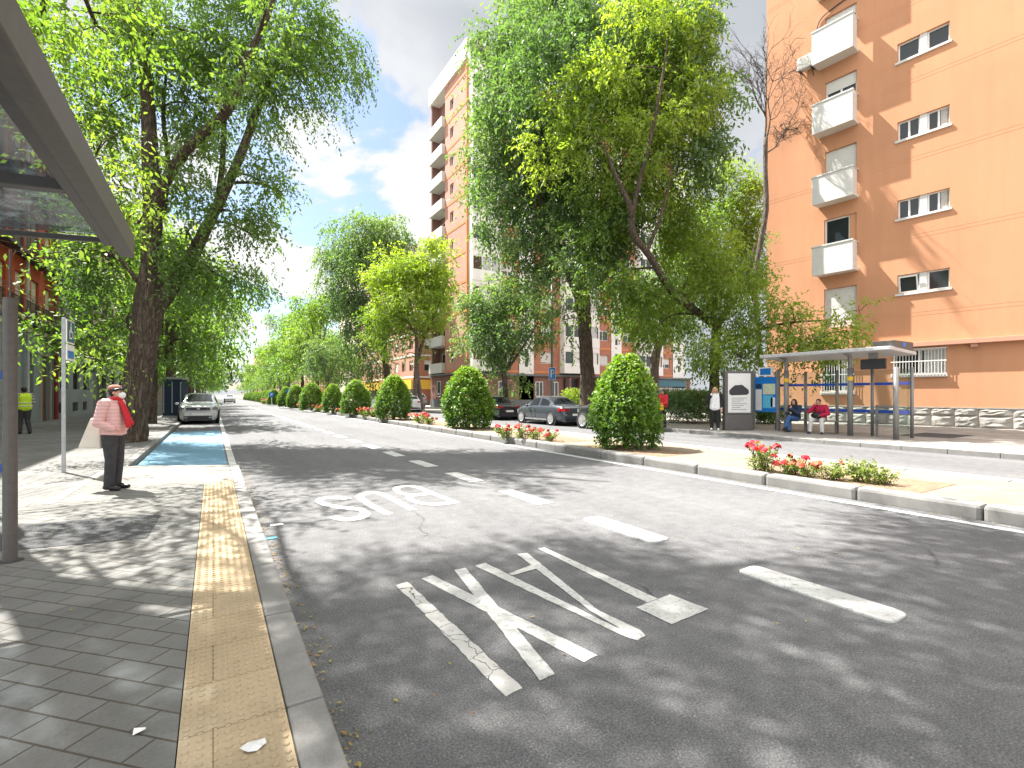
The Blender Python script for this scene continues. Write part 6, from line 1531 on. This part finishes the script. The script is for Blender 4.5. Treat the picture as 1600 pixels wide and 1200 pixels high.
        MB().box(sd * hw * .99, sd * (hw + .012), -.22 * L, .23 * L, .26, .34).build('sill_trim', MAT['chrome' if kind == 'sedan' else 'ink'], root)
        MB().box(sd * hw * .985, sd * (hw + .006), -.008 + .02 * L, .008 + .02 * L, .36, .86).build('door_seam', MAT['ink'], root)
    gw = hw * .62
    gr = MB().box(-gw * .92, gw * .92, yf - .05, yf + .012, fz - .05, fz + .07).build('grille', MAT['ink'], root)
    MB().box(-gw * .12, gw * .12, yf + .0125, yf + .02, fz - .01, fz + .04).build('grille_trim', MAT['chrome'], gr)
    MB().box(-hw * .66, hw * .66, yf - .06, yf + .014, .20, .44).build('lower_intake', MAT['ink'], root)
    for sd in (1, -1): MB().box(sd * hw * .50, sd * hw * .645, yf + .0145, yf + .022, .31, .38).build('fog_light', MAT['lamp_clear'], root)
    MB().box(-.26, .26, yf + .0145, yf + .025, .47, .58).build('number_plate', MAT['sign_white'], root)
    MB().box(-.26, .26, yr - .03, yr - .014, .50, .61).build('number_plate', MAT['sign_white'], root)
    MB().box(-hw * .72, hw * .72, yr - .02, yr + .05, .28, .40).build('rear_bumper', MAT['ink'], root)
    return root
q = at(312, 28.6); car('parked_car', 'white crossover parked at the left kerb facing the camera', 'car_white', (-.62, 32.6, 0), math.pi - .02, 4.45, 1.86, 1.63, 'suv')
# parked row on the right (facing away down the street)
def side_car(uF, uR, x, *a, **k):
    yF, yR_ = yat(x - .9, uF), yat(x - .9, uR); return car(*a[:3], (x, (yF + yR_) / 2, 0), 0.0, L=abs(yF - yR_), **k)
side_car(803, 878, 15.25, 'parked_car', 'graphite saloon parked on the right with its red tail light in view', 'car_grey', W=1.84, H=1.47)
side_car(896, 985, 15.25, 'parked_car', 'black car mostly hidden behind the nearest clipped bush', 'car_black', W=1.84, H=1.60, kind='suv')
side_car(726, 776, 15.25, 'parked_car', 'dark car right of the tufted bush, only its rear showing', 'car_navy', W=1.8, H=1.46)
q = at(580, 42); car('parked_car', 'white hatchback glimpsed between the third and fourth clipped bushes', 'car_white', (15.2, q.y + 2, 0), 0.0, 4.2, 1.8, 1.48, 'suv')
q = at(640, 58); car('parked_van', 'white car behind the twin trunks near the yellow shop', 'car_white', (20.2, 56.5, S), .3, 4.4, 1.8, 1.6, 'suv')
q = at(432, 92); car('parked_car', 'red car far off in the side gap of the median', 'car_red', (q.x, q.y, 0), .6, 4.2, 1.75, 1.45, 'sedan')
q = at(347, 92); car('distant_car', 'small pale car far down the bus lane', 'car_white', (q.x + 1.2, q.y, 0), math.pi, 4.3, 1.8, 1.55, 'suv')

# bicycle rack like scooter near the red person
q = at(280, 31.5); SC = thing('scooter', 'pale motor scooter standing beyond the kiosk', 'scooter', (q.x - .1, q.y + .3, S), .5)
for y in (-.55, .55): MB().lathe([(.13, -.05), (.22, -.04), (.22, .04), (.13, .05)], 18, 0, Matrix.Translation((0, y, .22)) @ Matrix.Rotation(R(90), 4, 'Y')).build('wheel', MAT['rubber'], SC, smooth=True)
mb = MB(); mb.ball((0, -.38, .55), (.17, .42, .24), 12, 8); mb.box(-.15, .15, -.1, .35, .26, .34); mb.add([(-.2, .42, .3), (.2, .42, .3), (.14, .50, .95), (-.14, .50, .95), (-.2, .36, .3), (.2, .36, .3), (.14, .44, .95), (-.14, .44, .95)], [(0, 1, 2, 3), (7, 6, 5, 4), (0, 4, 5, 1), (1, 5, 6, 2), (2, 6, 7, 3), (3, 7, 4, 0)]); mb.build('body', MAT['car_white'], SC, smooth=False)
MB().box(-.14, .14, -.7, -.05, .76, .84).build('seat', MAT['leather'], SC, bevel=.03)
mb = MB(); mb.tube([(0, .56, .25), (0, .44, 1.02)], .025, 8); mb.tube([(-.32, .36, 1.05), (0, .44, 1.02), (.32, .36, 1.05)], .016, 8); mb.build('handlebar', MAT['dark_iron'], SC)

# small litter seen on the ground
r_ = MB(); vs = []; n = 9
for k in range(n): a = k * 2 * math.pi / n; vs.append((.045 * math.cos(a) * (1 + .2 * math.sin(3 * a)), .035 * math.sin(a), .002 + .008 * abs(math.sin(2.5 * a))))
r_.add(vs + [(0, 0, .014)], [(k, (k + 1) % n, n) for k in range(n)]); o = r_.build('paper_scrap', MAT['white_cloth']); q = gnd(397, 1168, S + .003); o.location = (q.x, q.y, S + .004); tag(o, 'crumpled pale scrap lying on the yellow tactile strip', 'litter')
LT = [(218, 1144, S + .003, .022, 'sign_white', 'small white scrap on the grey diagonal pavers', .004), (432, 820, .005, .07, 'sign_white', 'flat white scrap in the gutter beside the bus lane', .001), (424, 841, .005, .06, 'poster_blue', 'pale blue scrap in the gutter beside the bus lane', .001)]
for u, v, z, s, m, lab, t in LT:
    q = gnd(u, v, z); tag(MB().add([(-s, -s * .6, 0), (s, -s * .7, t * 3), (s * .9, s * .6, t), (-s * .9, s * .5, t * 4)], [(0, 1, 2, 3)]).build('paper_scrap', MAT[m], None, loc=(q.x, q.y, z + .002)), lab, 'litter')
r = np.random.default_rng(91); n = 420
P = np.stack([0.452 + np.abs(r.normal(scale=.07, size=n)), r.uniform(1.2, 12, n), np.full(n, .008)], 1)
P2 = np.stack([7.93 - np.abs(r.normal(scale=.05, size=300)), r.uniform(0, 25, 300), np.full(300, .008)], 1); P3 = np.stack([r.uniform(-3, 8, 260), r.uniform(1.5, 14, 260), np.full(260, .009)], 1); P3[P3[:, 0] < .44, 2] = S + .008
P = np.concatenate([P, P2, P3]); n = len(P)
D = norm(np.concatenate([r.normal(size=(n, 2)), np.zeros((n, 1))], 1))
V, Tn = leaf_arrays(P, D, np.full(n, .02), 1, .032, 0, r, np.clip(r.normal(.6, .25, n), 0, 1), .5, .2)
V = V.reshape(-1, 4, 3); V[..., 2] = P[:, None, 2] + r.uniform(0, .006, (n, 4)); V = V.reshape(-1, 3)
MAT['dry_leaf'] = leaf_mat('fallen_leaves', (.20, .10, .035), (.34, .20, .06), (.30, .30, .06), .15)
fl_ = leaf_mesh('fallen_leaves', V, Tn, MAT['dry_leaf']); tag(fl_, 'fallen leaves scattered along the kerbs', 'leaves', None, 'stuff')
# ------------------------------------------------------------------ people
def cap(bm, a, b, ra, rb, n=14):
    """closed tapered capsule"""
    a = Vector(a); b = Vector(b); d = b - a; L = d.length
    if L < 1e-6: d = Vector((0, 0, 1))
    q = Vector((0, 0, 1)).rotation_difference(d.normalized()).to_matrix().to_4x4(); T = Matrix.Translation(a) @ q
    prof = [(max(1e-4, ra * math.cos(t)), ra * math.sin(t)) for t in np.linspace(-math.pi / 2, 0, 5)] + [(max(1e-4, rb * math.cos(t)), L + rb * math.sin(t)) for t in np.linspace(0, math.pi / 2, 5)]
    bm.lathe(prof, n, 0, T)
def fused(bm, name, m, parent, vox=.011, smooth=6):
    """one continuous skin round overlapping closed shapes"""
    o = bm.build(name, MAT[m], parent, smooth=True)
    md = o.modifiers.new('fuse', 'REMESH'); md.mode = 'VOXEL'; md.voxel_size = vox; md.use_smooth_shade = True
    s = o.modifiers.new('relax', 'SMOOTH'); s.iterations = smooth; s.factor = .5
    return o
def hand(bm, wrist, tip_dir, palm_n, side, curl=.5, s=1.0):
    """palm, four bent fingers of different length and a thumb from the palm's side"""
    t = Vector(tip_dir).normalized(); n = Vector(palm_n); n = (n - t * n.dot(t)).normalized(); x = t.cross(n).normalized() * side
    w = Vector(wrist)
    cap(bm, w, w + t * .045 * s, .024 * s, .034 * s, 8); cap(bm, w + t * .04 * s + x * .018 * s, w + t * .085 * s + x * .026 * s, .018 * s, .014 * s, 8); cap(bm, w + t * .04 * s - x * .018 * s, w + t * .085 * s - x * .026 * s, .018 * s, .014 * s, 8)
    for k, ln in enumerate((.066, .076, .070, .054)):
        p0 = w + t * .085 * s + x * (.030 - .020 * k) * s; p1 = p0 + (t * math.cos(curl * .7) + n * math.sin(curl * .7)) * ln * .5 * s; p2 = p1 + (t * math.cos(curl * 1.7) + n * math.sin(curl * 1.7)) * ln * .5 * s
        cap(bm, p0, p1, .0095 * s, .0088 * s, 8); cap(bm, p1, p2, .0088 * s, .0078 * s, 8)
    p0 = w + t * .025 * s + x * .030 * s; p1 = p0 + (t * .55 + x * .75 + n * .3).normalized() * .038 * s; p2 = p1 + (t * .85 + x * .3 + n * .45).normalized() * .030 * s
    cap(bm, p0, p1, .0125 * s, .0105 * s, 8); cap(bm, p1, p2, .0105 * s, .009 * s, 8)
def person(label, loc, rz, H, J, top, trousers, shoes, skin='skin_tone', hair=None, hair_style='short', coat=None, coat_open=False, fat=1.0, curl=.6, handdir=None, bottom_z=None, detail=True, extra=None, feet_dir=None, group=None):
    """J: joints in units of a 1.7 m figure facing +Y"""
    k = H / 1.7
    root = thing('person', label, 'person', loc, rz, group)
    V = {a: Vector(p) * k for a, p in J.items()}
    b = MB()
    hips = V['pelvis']; chest = V['chest']; neck = V['neck']; head = V['head']; f = k * fat
    fw = (V.get('face', head + Vector((0, .1, 0))) - head).normalized()
    # torso
    for sx in (-1, 1):
        cap(b, hips + Vector((sx * .06 * k, 0, -.02 * k)), V['spine'] + Vector((sx * .05 * k, 0, 0)), .105 * f, .09 * f); cap(b, V['spine'] + Vector((sx * .05 * k, 0, 0)), chest + Vector((sx * .06 * k, 0, 0)), .09 * f, .10 * f)
    cap(b, chest + Vector((0, 0, .02 * k)), neck, .08 * f, .052 * k); cap(b, neck, head + Vector((0, 0, -.04 * k)), .052 * k, .05 * k)
    # head
    T = Matrix.Translation(head) @ Vector((0, 1, 0)).rotation_difference(fw).to_matrix().to_4x4()
    b.ball((0, -.012 * k, .028 * k), (.076 * k, .094 * k, .088 * k), 18, 12, 0, T); b.ball((0, .028 * k, -.035 * k), (.058 * k, .066 * k, .075 * k), 16, 10, 0, T); b.ball((0, .05 * k, -.088 * k), (.03 * k, .03 * k, .024 * k), 12, 8, 0, T)
    cap(b, T @ Vector((0, .090 * k, .0)), T @ Vector((0, .112 * k, -.036 * k)), .009 * k, .015 * k, 8)
    for sx in (-1, 1): b.ball((sx * .077 * k, -.005 * k, -.012 * k), (.010 * k, .020 * k, .030 * k), 8, 6, 0, T)
    # limbs
    for s_ in ('l', 'r'):
        sx = -1 if s_ == 'l' else 1
        sh, el, wr = V['sho_' + s_], V['elb_' + s_], V['wri_' + s_]
        cap(b, chest.lerp(sh, .6) + Vector((0, 0, .03 * k)), sh, .075 * f, .058 * f); cap(b, sh, el, .056 * f, .043 * k); cap(b, el, wr, .043 * k, .028 * k)
        td, pn = (handdir or {}).get(s_, ((wr - el), (0, 1, 0))); hand(b, wr, td, pn, -sx, curl, k)
        hp, kn, an = V['hip_' + s_], V['kne_' + s_], V['ank_' + s_]
        cap(b, hp, kn, .092 * f, .058 * k); cap(b, kn, kn.lerp(an, .35), .056 * k, .056 * k); cap(b, kn.lerp(an, .35), an, .056 * k, .036 * k)
        fd = Vector((feet_dir or {}).get(s_, (0.12 * sx, 1, 0))).normalized(); cap(b, an + Vector((0, 0, -.03 * k)) - fd * .03 * k, an + fd * .16 * k + Vector((0, 0, -.05 * k)), .036 * k, .028 * k)
    body = fused(b, 'body', skin, root, .010 * k if detail else .014 * k, 3)
    # face
    for sx in (-1, 1):
        e = MB(); e.ball((sx * .030 * k, .081 * k, .006 * k), (.012 * k, .008 * k, .007 * k), 10, 6, 0, T); e.build('eye', MAT['ink'], root, smooth=True)
        e = MB(); cap(e, T @ Vector((sx * .018 * k, .090 * k, .026 * k)), T @ Vector((sx * .046 * k, .080 * k, .026 * k)), .004 * k, .003 * k, 6); e.build('eyebrow', MAT['hair_dark'], root)
    m = MB(); m.ball((0, .086 * k, -.058 * k), (.022 * k, .009 * k, .006 * k), 10, 6, 0, T); m.build('mouth', MAT['rose_pink'], root, smooth=True)
    # trousers
    t_ = MB()
    for s_ in ('l', 'r'):
        hp, kn, an = V['hip_' + s_], V['kne_' + s_], V['ank_' + s_]
        cap(t_, hp, kn, .104 * f, .078 * k); cap(t_, kn, an + Vector((0, 0, .0)), .078 * k, .066 * k)
    cap(t_, hips + Vector((-.05 * k, 0, .02 * k)), hips + Vector((.05 * k, 0, .02 * k)), .122 * f, .122 * f)
    fused(t_, 'trousers', trousers, root, .013 * k, 5)
    for s_ in ('l', 'r'):
        an = V['ank_' + s_]; sx = -1 if s_ == 'l' else 1; fd = Vector((feet_dir or {}).get(s_, (0.12 * sx, 1, 0))).normalized(); q = MB()
        cap(q, an - fd * .045 * k + Vector((0, 0, -.035 * k)), an + fd * .07 * k + Vector((0, 0, -.04 * k)), .043 * k, .043 * k); cap(q, an + fd * .05 * k + Vector((0, 0, -.05 * k)), an + fd * .165 * k + Vector((0, 0, -.055 * k)), .042 * k, .033 * k)
        fused(q, 'shoe', shoes, root, .010 * k, 3)
    # top or coat
    c = MB(); g = 1.14 * f; zb_ = bottom_z
    for sx in (-1, 1):
        cap(c, hips + Vector((sx * .06 * k, 0, (.02 if zb_ is None else zb_) * k)), V['spine'] + Vector((sx * .055 * k, 0, 0)), .122 * g, .112 * g); cap(c, V['spine'] + Vector((sx * .055 * k, 0, 0)), chest + Vector((sx * .065 * k, 0, .02 * k)), .112 * g, .112 * g)
    cap(c, chest + Vector((0, 0, .06 * k)), neck + Vector((0, -.005 * k, -.02 * k)), .085 * g, .066 * k)
    for s_ in ('l', 'r'):
        sh, el, wr = V['sho_' + s_], V['elb_' + s_], V['wri_' + s_]
        cap(c, chest.lerp(sh, .6) + Vector((0, 0, .03 * k)), sh, .085 * g, .066 * g)
        sl = MB(); cap(sl, sh + Vector((0, 0, .005 * k)), el, .072 * g, .058 * g); cap(sl, el, el.lerp(wr, .92), .058 * g, .046 * g); fused(sl, 'sleeve', top, root, .012 * k, 4)
    fused(c, 'jacket' if coat else 'top', top if top != 'striped' else 'hivis', root, .013 * k, 5)
    # hair
    if hair:
        h = MB(); h.ball((0, -.022 * k, .042 * k), (.086 * k, .098 * k, .088 * k), 16, 10, 0, T)
        if hair_style == 'long':
            for sx in (-1, 0, 1): cap(h, T @ Vector((sx * .06 * k, -.05 * k, .0)), T @ Vector((sx * .075 * k, -.045 * k, -.24 * k)), .045 * k, .03 * k)
            for sx in (-1, 1): cap(h, T @ Vector((sx * .078 * k, .02 * k, .03 * k)), T @ Vector((sx * .085 * k, .045 * k, -.20 * k)), .024 * k, .022 * k)
        elif hair_style == 'bob':
            for sx in (-1, 0, 1): cap(h, T @ Vector((sx * .06 * k, -.045 * k, .0)), T @ Vector((sx * .07 * k, -.045 * k, -.10 * k)), .05 * k, .038 * k)
        else: h.ball((0, -.05 * k, -.01 * k), (.078 * k, .06 * k, .07 * k), 12, 8, 0, T)
        fused(h, 'hair', hair, root, .010 * k, 3)
    if extra: extra(root, V, T, k)
    return root
ST = dict(pelvis=(0, 0, .95), spine=(0, -.01, 1.12), chest=(0, -.01, 1.30), neck=(0, 0, 1.47), head=(0, .02, 1.595), sho_l=(-.18, -.01, 1.40), sho_r=(.18, -.01, 1.40), elb_l=(-.23, -.05, 1.13), elb_r=(.23, -.05, 1.13), wri_l=(-.22, .06, .90), wri_r=(.22, .06, .90),
          hip_l=(-.09, 0, .90), hip_r=(.09, 0, .90), kne_l=(-.095, .02, .50), kne_r=(.095, .02, .50), ank_l=(-.10, -.01, .09), ank_r=(.10, -.01, .09))
def J(**k): d = dict(ST); d.update(k); return d
FR = -YAW - R(90) + R(8)        # facing to the right of the picture
# woman waiting at the kerb
def woman_extra(root, V, T, k):
    m = MB(); m.ball((0, .075 * k, -.045 * k), (.062 * k, .048 * k, .056 * k), 16, 10, 0, T); cap(m, T @ Vector((.0, .115 * k, -.02 * k)), T @ Vector((0, .11 * k, -.06 * k)), .014 * k, .016 * k, 8)
    fused(m, 'face_mask', 'mask', root, .008, 2)
    m = MB()
    for sx in (-1, 1): cap(m, T @ Vector((sx * .058 * k, .06 * k, -.03 * k)), T @ Vector((sx * .079 * k, -.01 * k, -.005 * k)), .0022, .0022, 6)
    m.build('mask_strap', MAT['mask'], root)
    h = MB(); h.ball((0, -.03 * k, .068 * k), (.088 * k, .10 * k, .062 * k), 18, 10, 0, T); fused(h, 'beret', 'brown_hat', root, .009, 3)
    b = MB()
    for q in range(20):
        a = q * 2 * math.pi / 20; a2 = (q + 1) * 2 * math.pi / 20
        f_ = lambda an: T @ Vector((.083 * k * math.cos(an), (-.012 + .099 * math.sin(an)) * k, (.036 + .020 * math.sin(an)) * k))
        cap(b, f_(a), f_(a2), .021 * k, .021 * k, 8)
    cap(b, T @ Vector((0, .085 * k, .055 * k)), T @ Vector((0, .07 * k, .09 * k)), .024 * k, .020 * k)
    fused(b, 'headband', 'leather', root, .008, 2)
    s = MB()
    for q in range(16):
        a = q * 2 * math.pi / 16; a2 = (q + 1) * 2 * math.pi / 16; f_ = lambda an: V['neck'] + Vector((.075 * math.cos(an), .01 + .075 * math.sin(an), .015 + .012 * math.sin(an))) * k
        cap(s, f_(a), f_(a2), .032 * k, .032 * k, 8)
    for x_, z_ in ((.05, -.42), (-.02, -.38)):
        P, rr = smooth_path([V['neck'] + Vector((x_ * .5, .08, .0)) * k, V['neck'] + Vector((x_, .15, -.14)) * k, V['neck'] + Vector((x_ * 1.1, .20, -.30)) * k, V['neck'] + Vector((x_ * 1.2, .235, z_)) * k], [.03 * k, .036 * k, .042 * k, .05 * k], 5)
        for i in range(len(P) - 1): cap(s, P[i], P[i + 1], rr[i] * .8, rr[i + 1] * .8, 8)
    fused(s, 'scarf', 'red_cloth', root, .010, 3)
    c = MB()
    for q in range(16):
        a = q * 2 * math.pi / 16; a2 = (q + 1) * 2 * math.pi / 16; f_ = lambda an: V['neck'] + Vector((.088 * math.cos(an), -.008 + .08 * math.sin(an), -.03)) * k
        cap(c, f_(a), f_(a2), .026 * k, .026 * k, 8)
    fused(c, 'collar', 'quilted', root, .010, 3)
    h = MB(); z0 = V['pelvis'].z - .035 * k
    for q in range(24):
        a = q * 2 * math.pi / 24; a2 = (q + 1) * 2 * math.pi / 24; f_ = lambda an: Vector((.178 * math.cos(an) * k, (.005 + .132 * math.sin(an)) * k, z0))
        cap(h, f_(a), f_(a2), .03 * k, .03 * k, 8)
    fused(h, 'jacket_hem', 'quilted', root, .011, 3)
q = gnd(177, 765, S)
jw = J(head=(0, .055, 1.575), neck=(0, .02, 1.455), chest=(0, -.005, 1.29), spine=(0, .02, 1.10), elb_l=(-.265, -.12, 1.11), elb_r=(.25, -.07, 1.09), wri_l=(-.175, .085, 1.0), wri_r=(.175, .10, 1.0), sho_l=(-.185, -.02, 1.385), sho_r=(.185, -.02, 1.385))
WM = person('elderly woman in pink quilted jacket, red scarf and white mask at the left kerb', (q.x, q.y, S), FR, 1.55, jw, 'quilted', 'grey_cloth', 'leather', coat=True, fat=1.10, hair='hair_dark', extra=woman_extra, handdir={'r': ((-.75, -.25, -.55), (0, 0, -1)), 'l': ((.75, -.25, -.55), (0, 0, -1))}, bottom_z=.03, feet_dir={'l': (-.1, 1, 0), 'r': (.15, 1, 0)})
BG = thing('shoulder_bag', 'off white canvas bag hanging behind the woman in the pink jacket', 'bag', (q.x, q.y, S), FR)
b = MB(); b.add([(-.10, -.30, 1.06), (-.10, -.17, 1.06), (-.14, -.44, .63), (-.14, -.13, .61), (.02, -.30, 1.06), (.02, -.17, 1.06), (.06, -.44, .63), (.06, -.13, .61)], [(0, 1, 3, 2), (5, 4, 6, 7), (0, 4, 5, 1), (2, 3, 7, 6), (0, 2, 6, 4), (1, 5, 7, 3)])
b.build('bag_body', MAT['canvas'], BG, bevel=.02)
b = MB(); P, rr = smooth_path([(-.04, -.28, 1.05), (-.07, -.24, 1.15), (-.13, -.14, 1.27), (-.10, -.19, 1.15), (-.05, -.20, 1.05)], [.010] * 5, 5); b.tube(P, rr, 8); b.build('strap', MAT['canvas'], BG)
# worker in a yellow vest
def vest_extra(root, V, T, k):
    c = MB(); g = 1.26
    for sx in (-1, 1):
        cap(c, V['pelvis'] + Vector((sx * .06, 0, .06)) * k, V['spine'] + Vector((sx * .055, 0, 0)) * k, .122 * g * k, .112 * g * k); cap(c, V['spine'] + Vector((sx * .055, 0, 0)) * k, V['chest'] + Vector((sx * .07, 0, .03)) * k, .112 * g * k, .112 * g * k)
    fused(c, 'vest', 'hivis', root, .013, 4)
    for z in (1.02, 1.14):
        b = MB()
        for q_ in range(22):
            a = q_ * 2 * math.pi / 22; a2 = (q_ + 1) * 2 * math.pi / 22; f_ = lambda an: Vector((.212 * math.cos(an) * k, (-.005 + .152 * math.sin(an)) * k, z * k))
            cap(b, f_(a), f_(a2), .02 * k, .02 * k, 8)
        fused(b, 'reflective_band', 'reflective', root, .010, 2)
q = at(38, 17.6); jv = J(wri_r=(.20, .22, 1.18), elb_r=(.26, .0, 1.14), wri_l=(-.12, .30, 1.22), elb_l=(-.24, .10, 1.16), head=(0, .04, 1.60), kne_l=(-.10, .06, .50), ank_l=(-.11, .03, .09), ank_r=(.12, -.10, .09))
person('worker in a bright yellow vest and striped sleeves on the shaded left pavement', (q.x, q.y, S), -YAW + R(90) - R(25), 1.66, jv, 'striped', 'grey_cloth', 'leather', 'skin_dark', 'hair_dark', 'short', extra=vest_extra, fat=1.1)
# seated women in the far shelter
SE = dict(pelvis=(0, 0, .53), spine=(0, .01, .70), chest=(0, .04, .88), neck=(0, .08, 1.05), head=(0, .12, 1.165), sho_l=(-.18, .05, .98), sho_r=(.18, .05, .98), hip_l=(-.09, .05, .51), hip_r=(.09, .05, .51), kne_l=(-.13, .46, .50), kne_r=(.13, .46, .50), ank_l=(-.13, .46, .09), ank_r=(.13, .46, .09))
def JS(**k): d = dict(SE); d.update(k); return d
def scr(u, x): return (x, yat(x, u))
x_, y_ = scr(1282, 18.92)
red = person('seated woman in a crimson coat and pale trousers resting her cheek on her hand', (x_, y_, S), R(90) + R(10), 1.66, JS(elb_l=(-.30, .18, .74), wri_l=(-.10, .36, .68), elb_r=(.30, .26, .80), wri_r=(.12, .24, 1.05), head=(.03, .13, 1.16), ank_l=(-.20, .50, .09), ank_r=(.20, .50, .09), kne_l=(-.17, .46, .50), kne_r=(.17, .46, .50)), 'crimson', 'pale_trouser', 'navy_cloth', 'skin_tone', 'hair_dark', 'short', coat=True, fat=1.12, handdir={'r': ((-.35, -.1, .9), (-1, 0, 0)), 'l': ((.8, .2, -.3), (0, 0, -1))})
HB = thing('handbag', 'black handbag in the lap of the woman in the crimson coat', 'bag', (x_, y_, S), R(100))
b = MB(); b.ball((.03, .30, .66), (.20, .12, .11), 16, 10); fused(b, 'bag_body', 'leather', HB, .012, 2)
b = MB(); P, rr = smooth_path([(-.12, .30, .72), (-.05, .30, .82), (.10, .30, .82), (.16, .30, .72)], [.009] * 4, 5); b.tube(P, rr, 8); b.build('handle', MAT['leather'], HB)
x_, y_ = scr(1243, 18.92)
person('seated woman in dark clothes and blue jeans with long dark hair', (x_, y_, S), R(90) + R(4), 1.64, JS(elb_l=(-.26, .30, .72), wri_l=(.02, .34, .92), elb_r=(.28, .20, .72), wri_r=(.02, .40, .74), kne_l=(.02, .47, .58), ank_l=(.12, .56, .22), kne_r=(.08, .46, .50), ank_r=(.02, .46, .09)), 'navy_cloth', 'jeans', 'leather', 'skin_tone', 'hair_dark', 'long', coat=True, handdir={'l': ((.1, -.3, .9), (0, -1, 0))}, feet_dir={'l': (.2, 1, -.5)})
# woman standing by the advertising panel
def open_coat(root, V, T, k):
    for sx in (-1, 1):
        c = MB(); cap(c, V['chest'] + Vector((sx * .15, -.06, .05)) * k, V['pelvis'] + Vector((sx * .20, -.07, -.12)) * k, .085 * k, .085 * k); cap(c, V['sho_' + 'lr'[sx > 0]], V['elb_' + 'lr'[sx > 0]], .088 * k, .075 * k); cap(c, V['elb_' + 'lr'[sx > 0]], V['elb_' + 'lr'[sx > 0]].lerp(V['wri_' + 'lr'[sx > 0]], .85), .075 * k, .058 * k)
        cap(c, V['chest'] + Vector((0, -.10, 0.05)) * k, V['pelvis'] + Vector((0, -.12, -.12)) * k, .10 * k, .10 * k)
        fused(c, 'open_jacket', 'black_cloth', root, .013, 4)
q = gnd(1117, 672, S)
person('blond woman in a white top and open black jacket standing beside the advertising panel', (q.x, q.y, S), -YAW + math.pi + R(-25), 1.70, J(elb_r=(.30, .02, 1.16), wri_r=(.10, .16, 1.42), wri_l=(-.24, .02, .86), ank_l=(-.12, .03, .09), ank_r=(.12, .0, .09)), 'white_cloth', 'black_cloth', 'white_cloth', 'skin_tone', 'hair_blond', 'long', extra=open_coat, bottom_z=-.06, handdir={'r': ((-.4, -.2, .8), (-1, 0, 0))})
# person in red behind the nearest bush
q = at(1036, 21.0)
def yellow_bag(root, V, T, k): pass
person('dark haired person in a red top walking behind the nearest clipped bush', (q.x, q.y, S), -YAW + math.pi - R(60), 1.62, J(wri_l=(-.16, .26, 1.04), elb_l=(-.25, .06, 1.12), kne_r=(.10, .14, .50), ank_r=(.10, .12, .09)), 'red_cloth', 'black_cloth', 'leather', 'skin_dark', 'hair_dark', 'bob')
YB = thing('carrier_bag', 'small yellow bag held by the person in red behind the bush', 'bag', (q.x, q.y, S), -YAW + math.pi - R(60))
b = MB(); b.box(-.28, -.10, .26, .36, .76, .98); b.build('bag_body', MAT['yellow_strip'], YB, bevel=.02)
b = MB(); P, rr = smooth_path([(-.24, .31, .975), (-.19, .30, 1.06), (-.14, .31, .975)], [.007] * 3, 5); b.tube(P, rr, 6); b.build('handle', MAT['yellow_strip'], YB)
# small figures further down the left pavement
q = at(283.5, 33.5); person('person in a red jacket standing beyond the kiosk near the white crossover', (q.x, q.y, S), 2.6, 1.66, J(), 'red_cloth', 'navy_cloth', 'leather', hair='hair_dark', detail=False)
q = at(235, 43); person('dark dressed person by the pillars beyond the big trunk', (q.x, q.y, S), 1.2, 1.68, J(kne_l=(-.1, .15, .5), ank_l=(-.1, .1, .09)), 'black_cloth', 'black_cloth', 'leather', hair='hair_dark', detail=False)
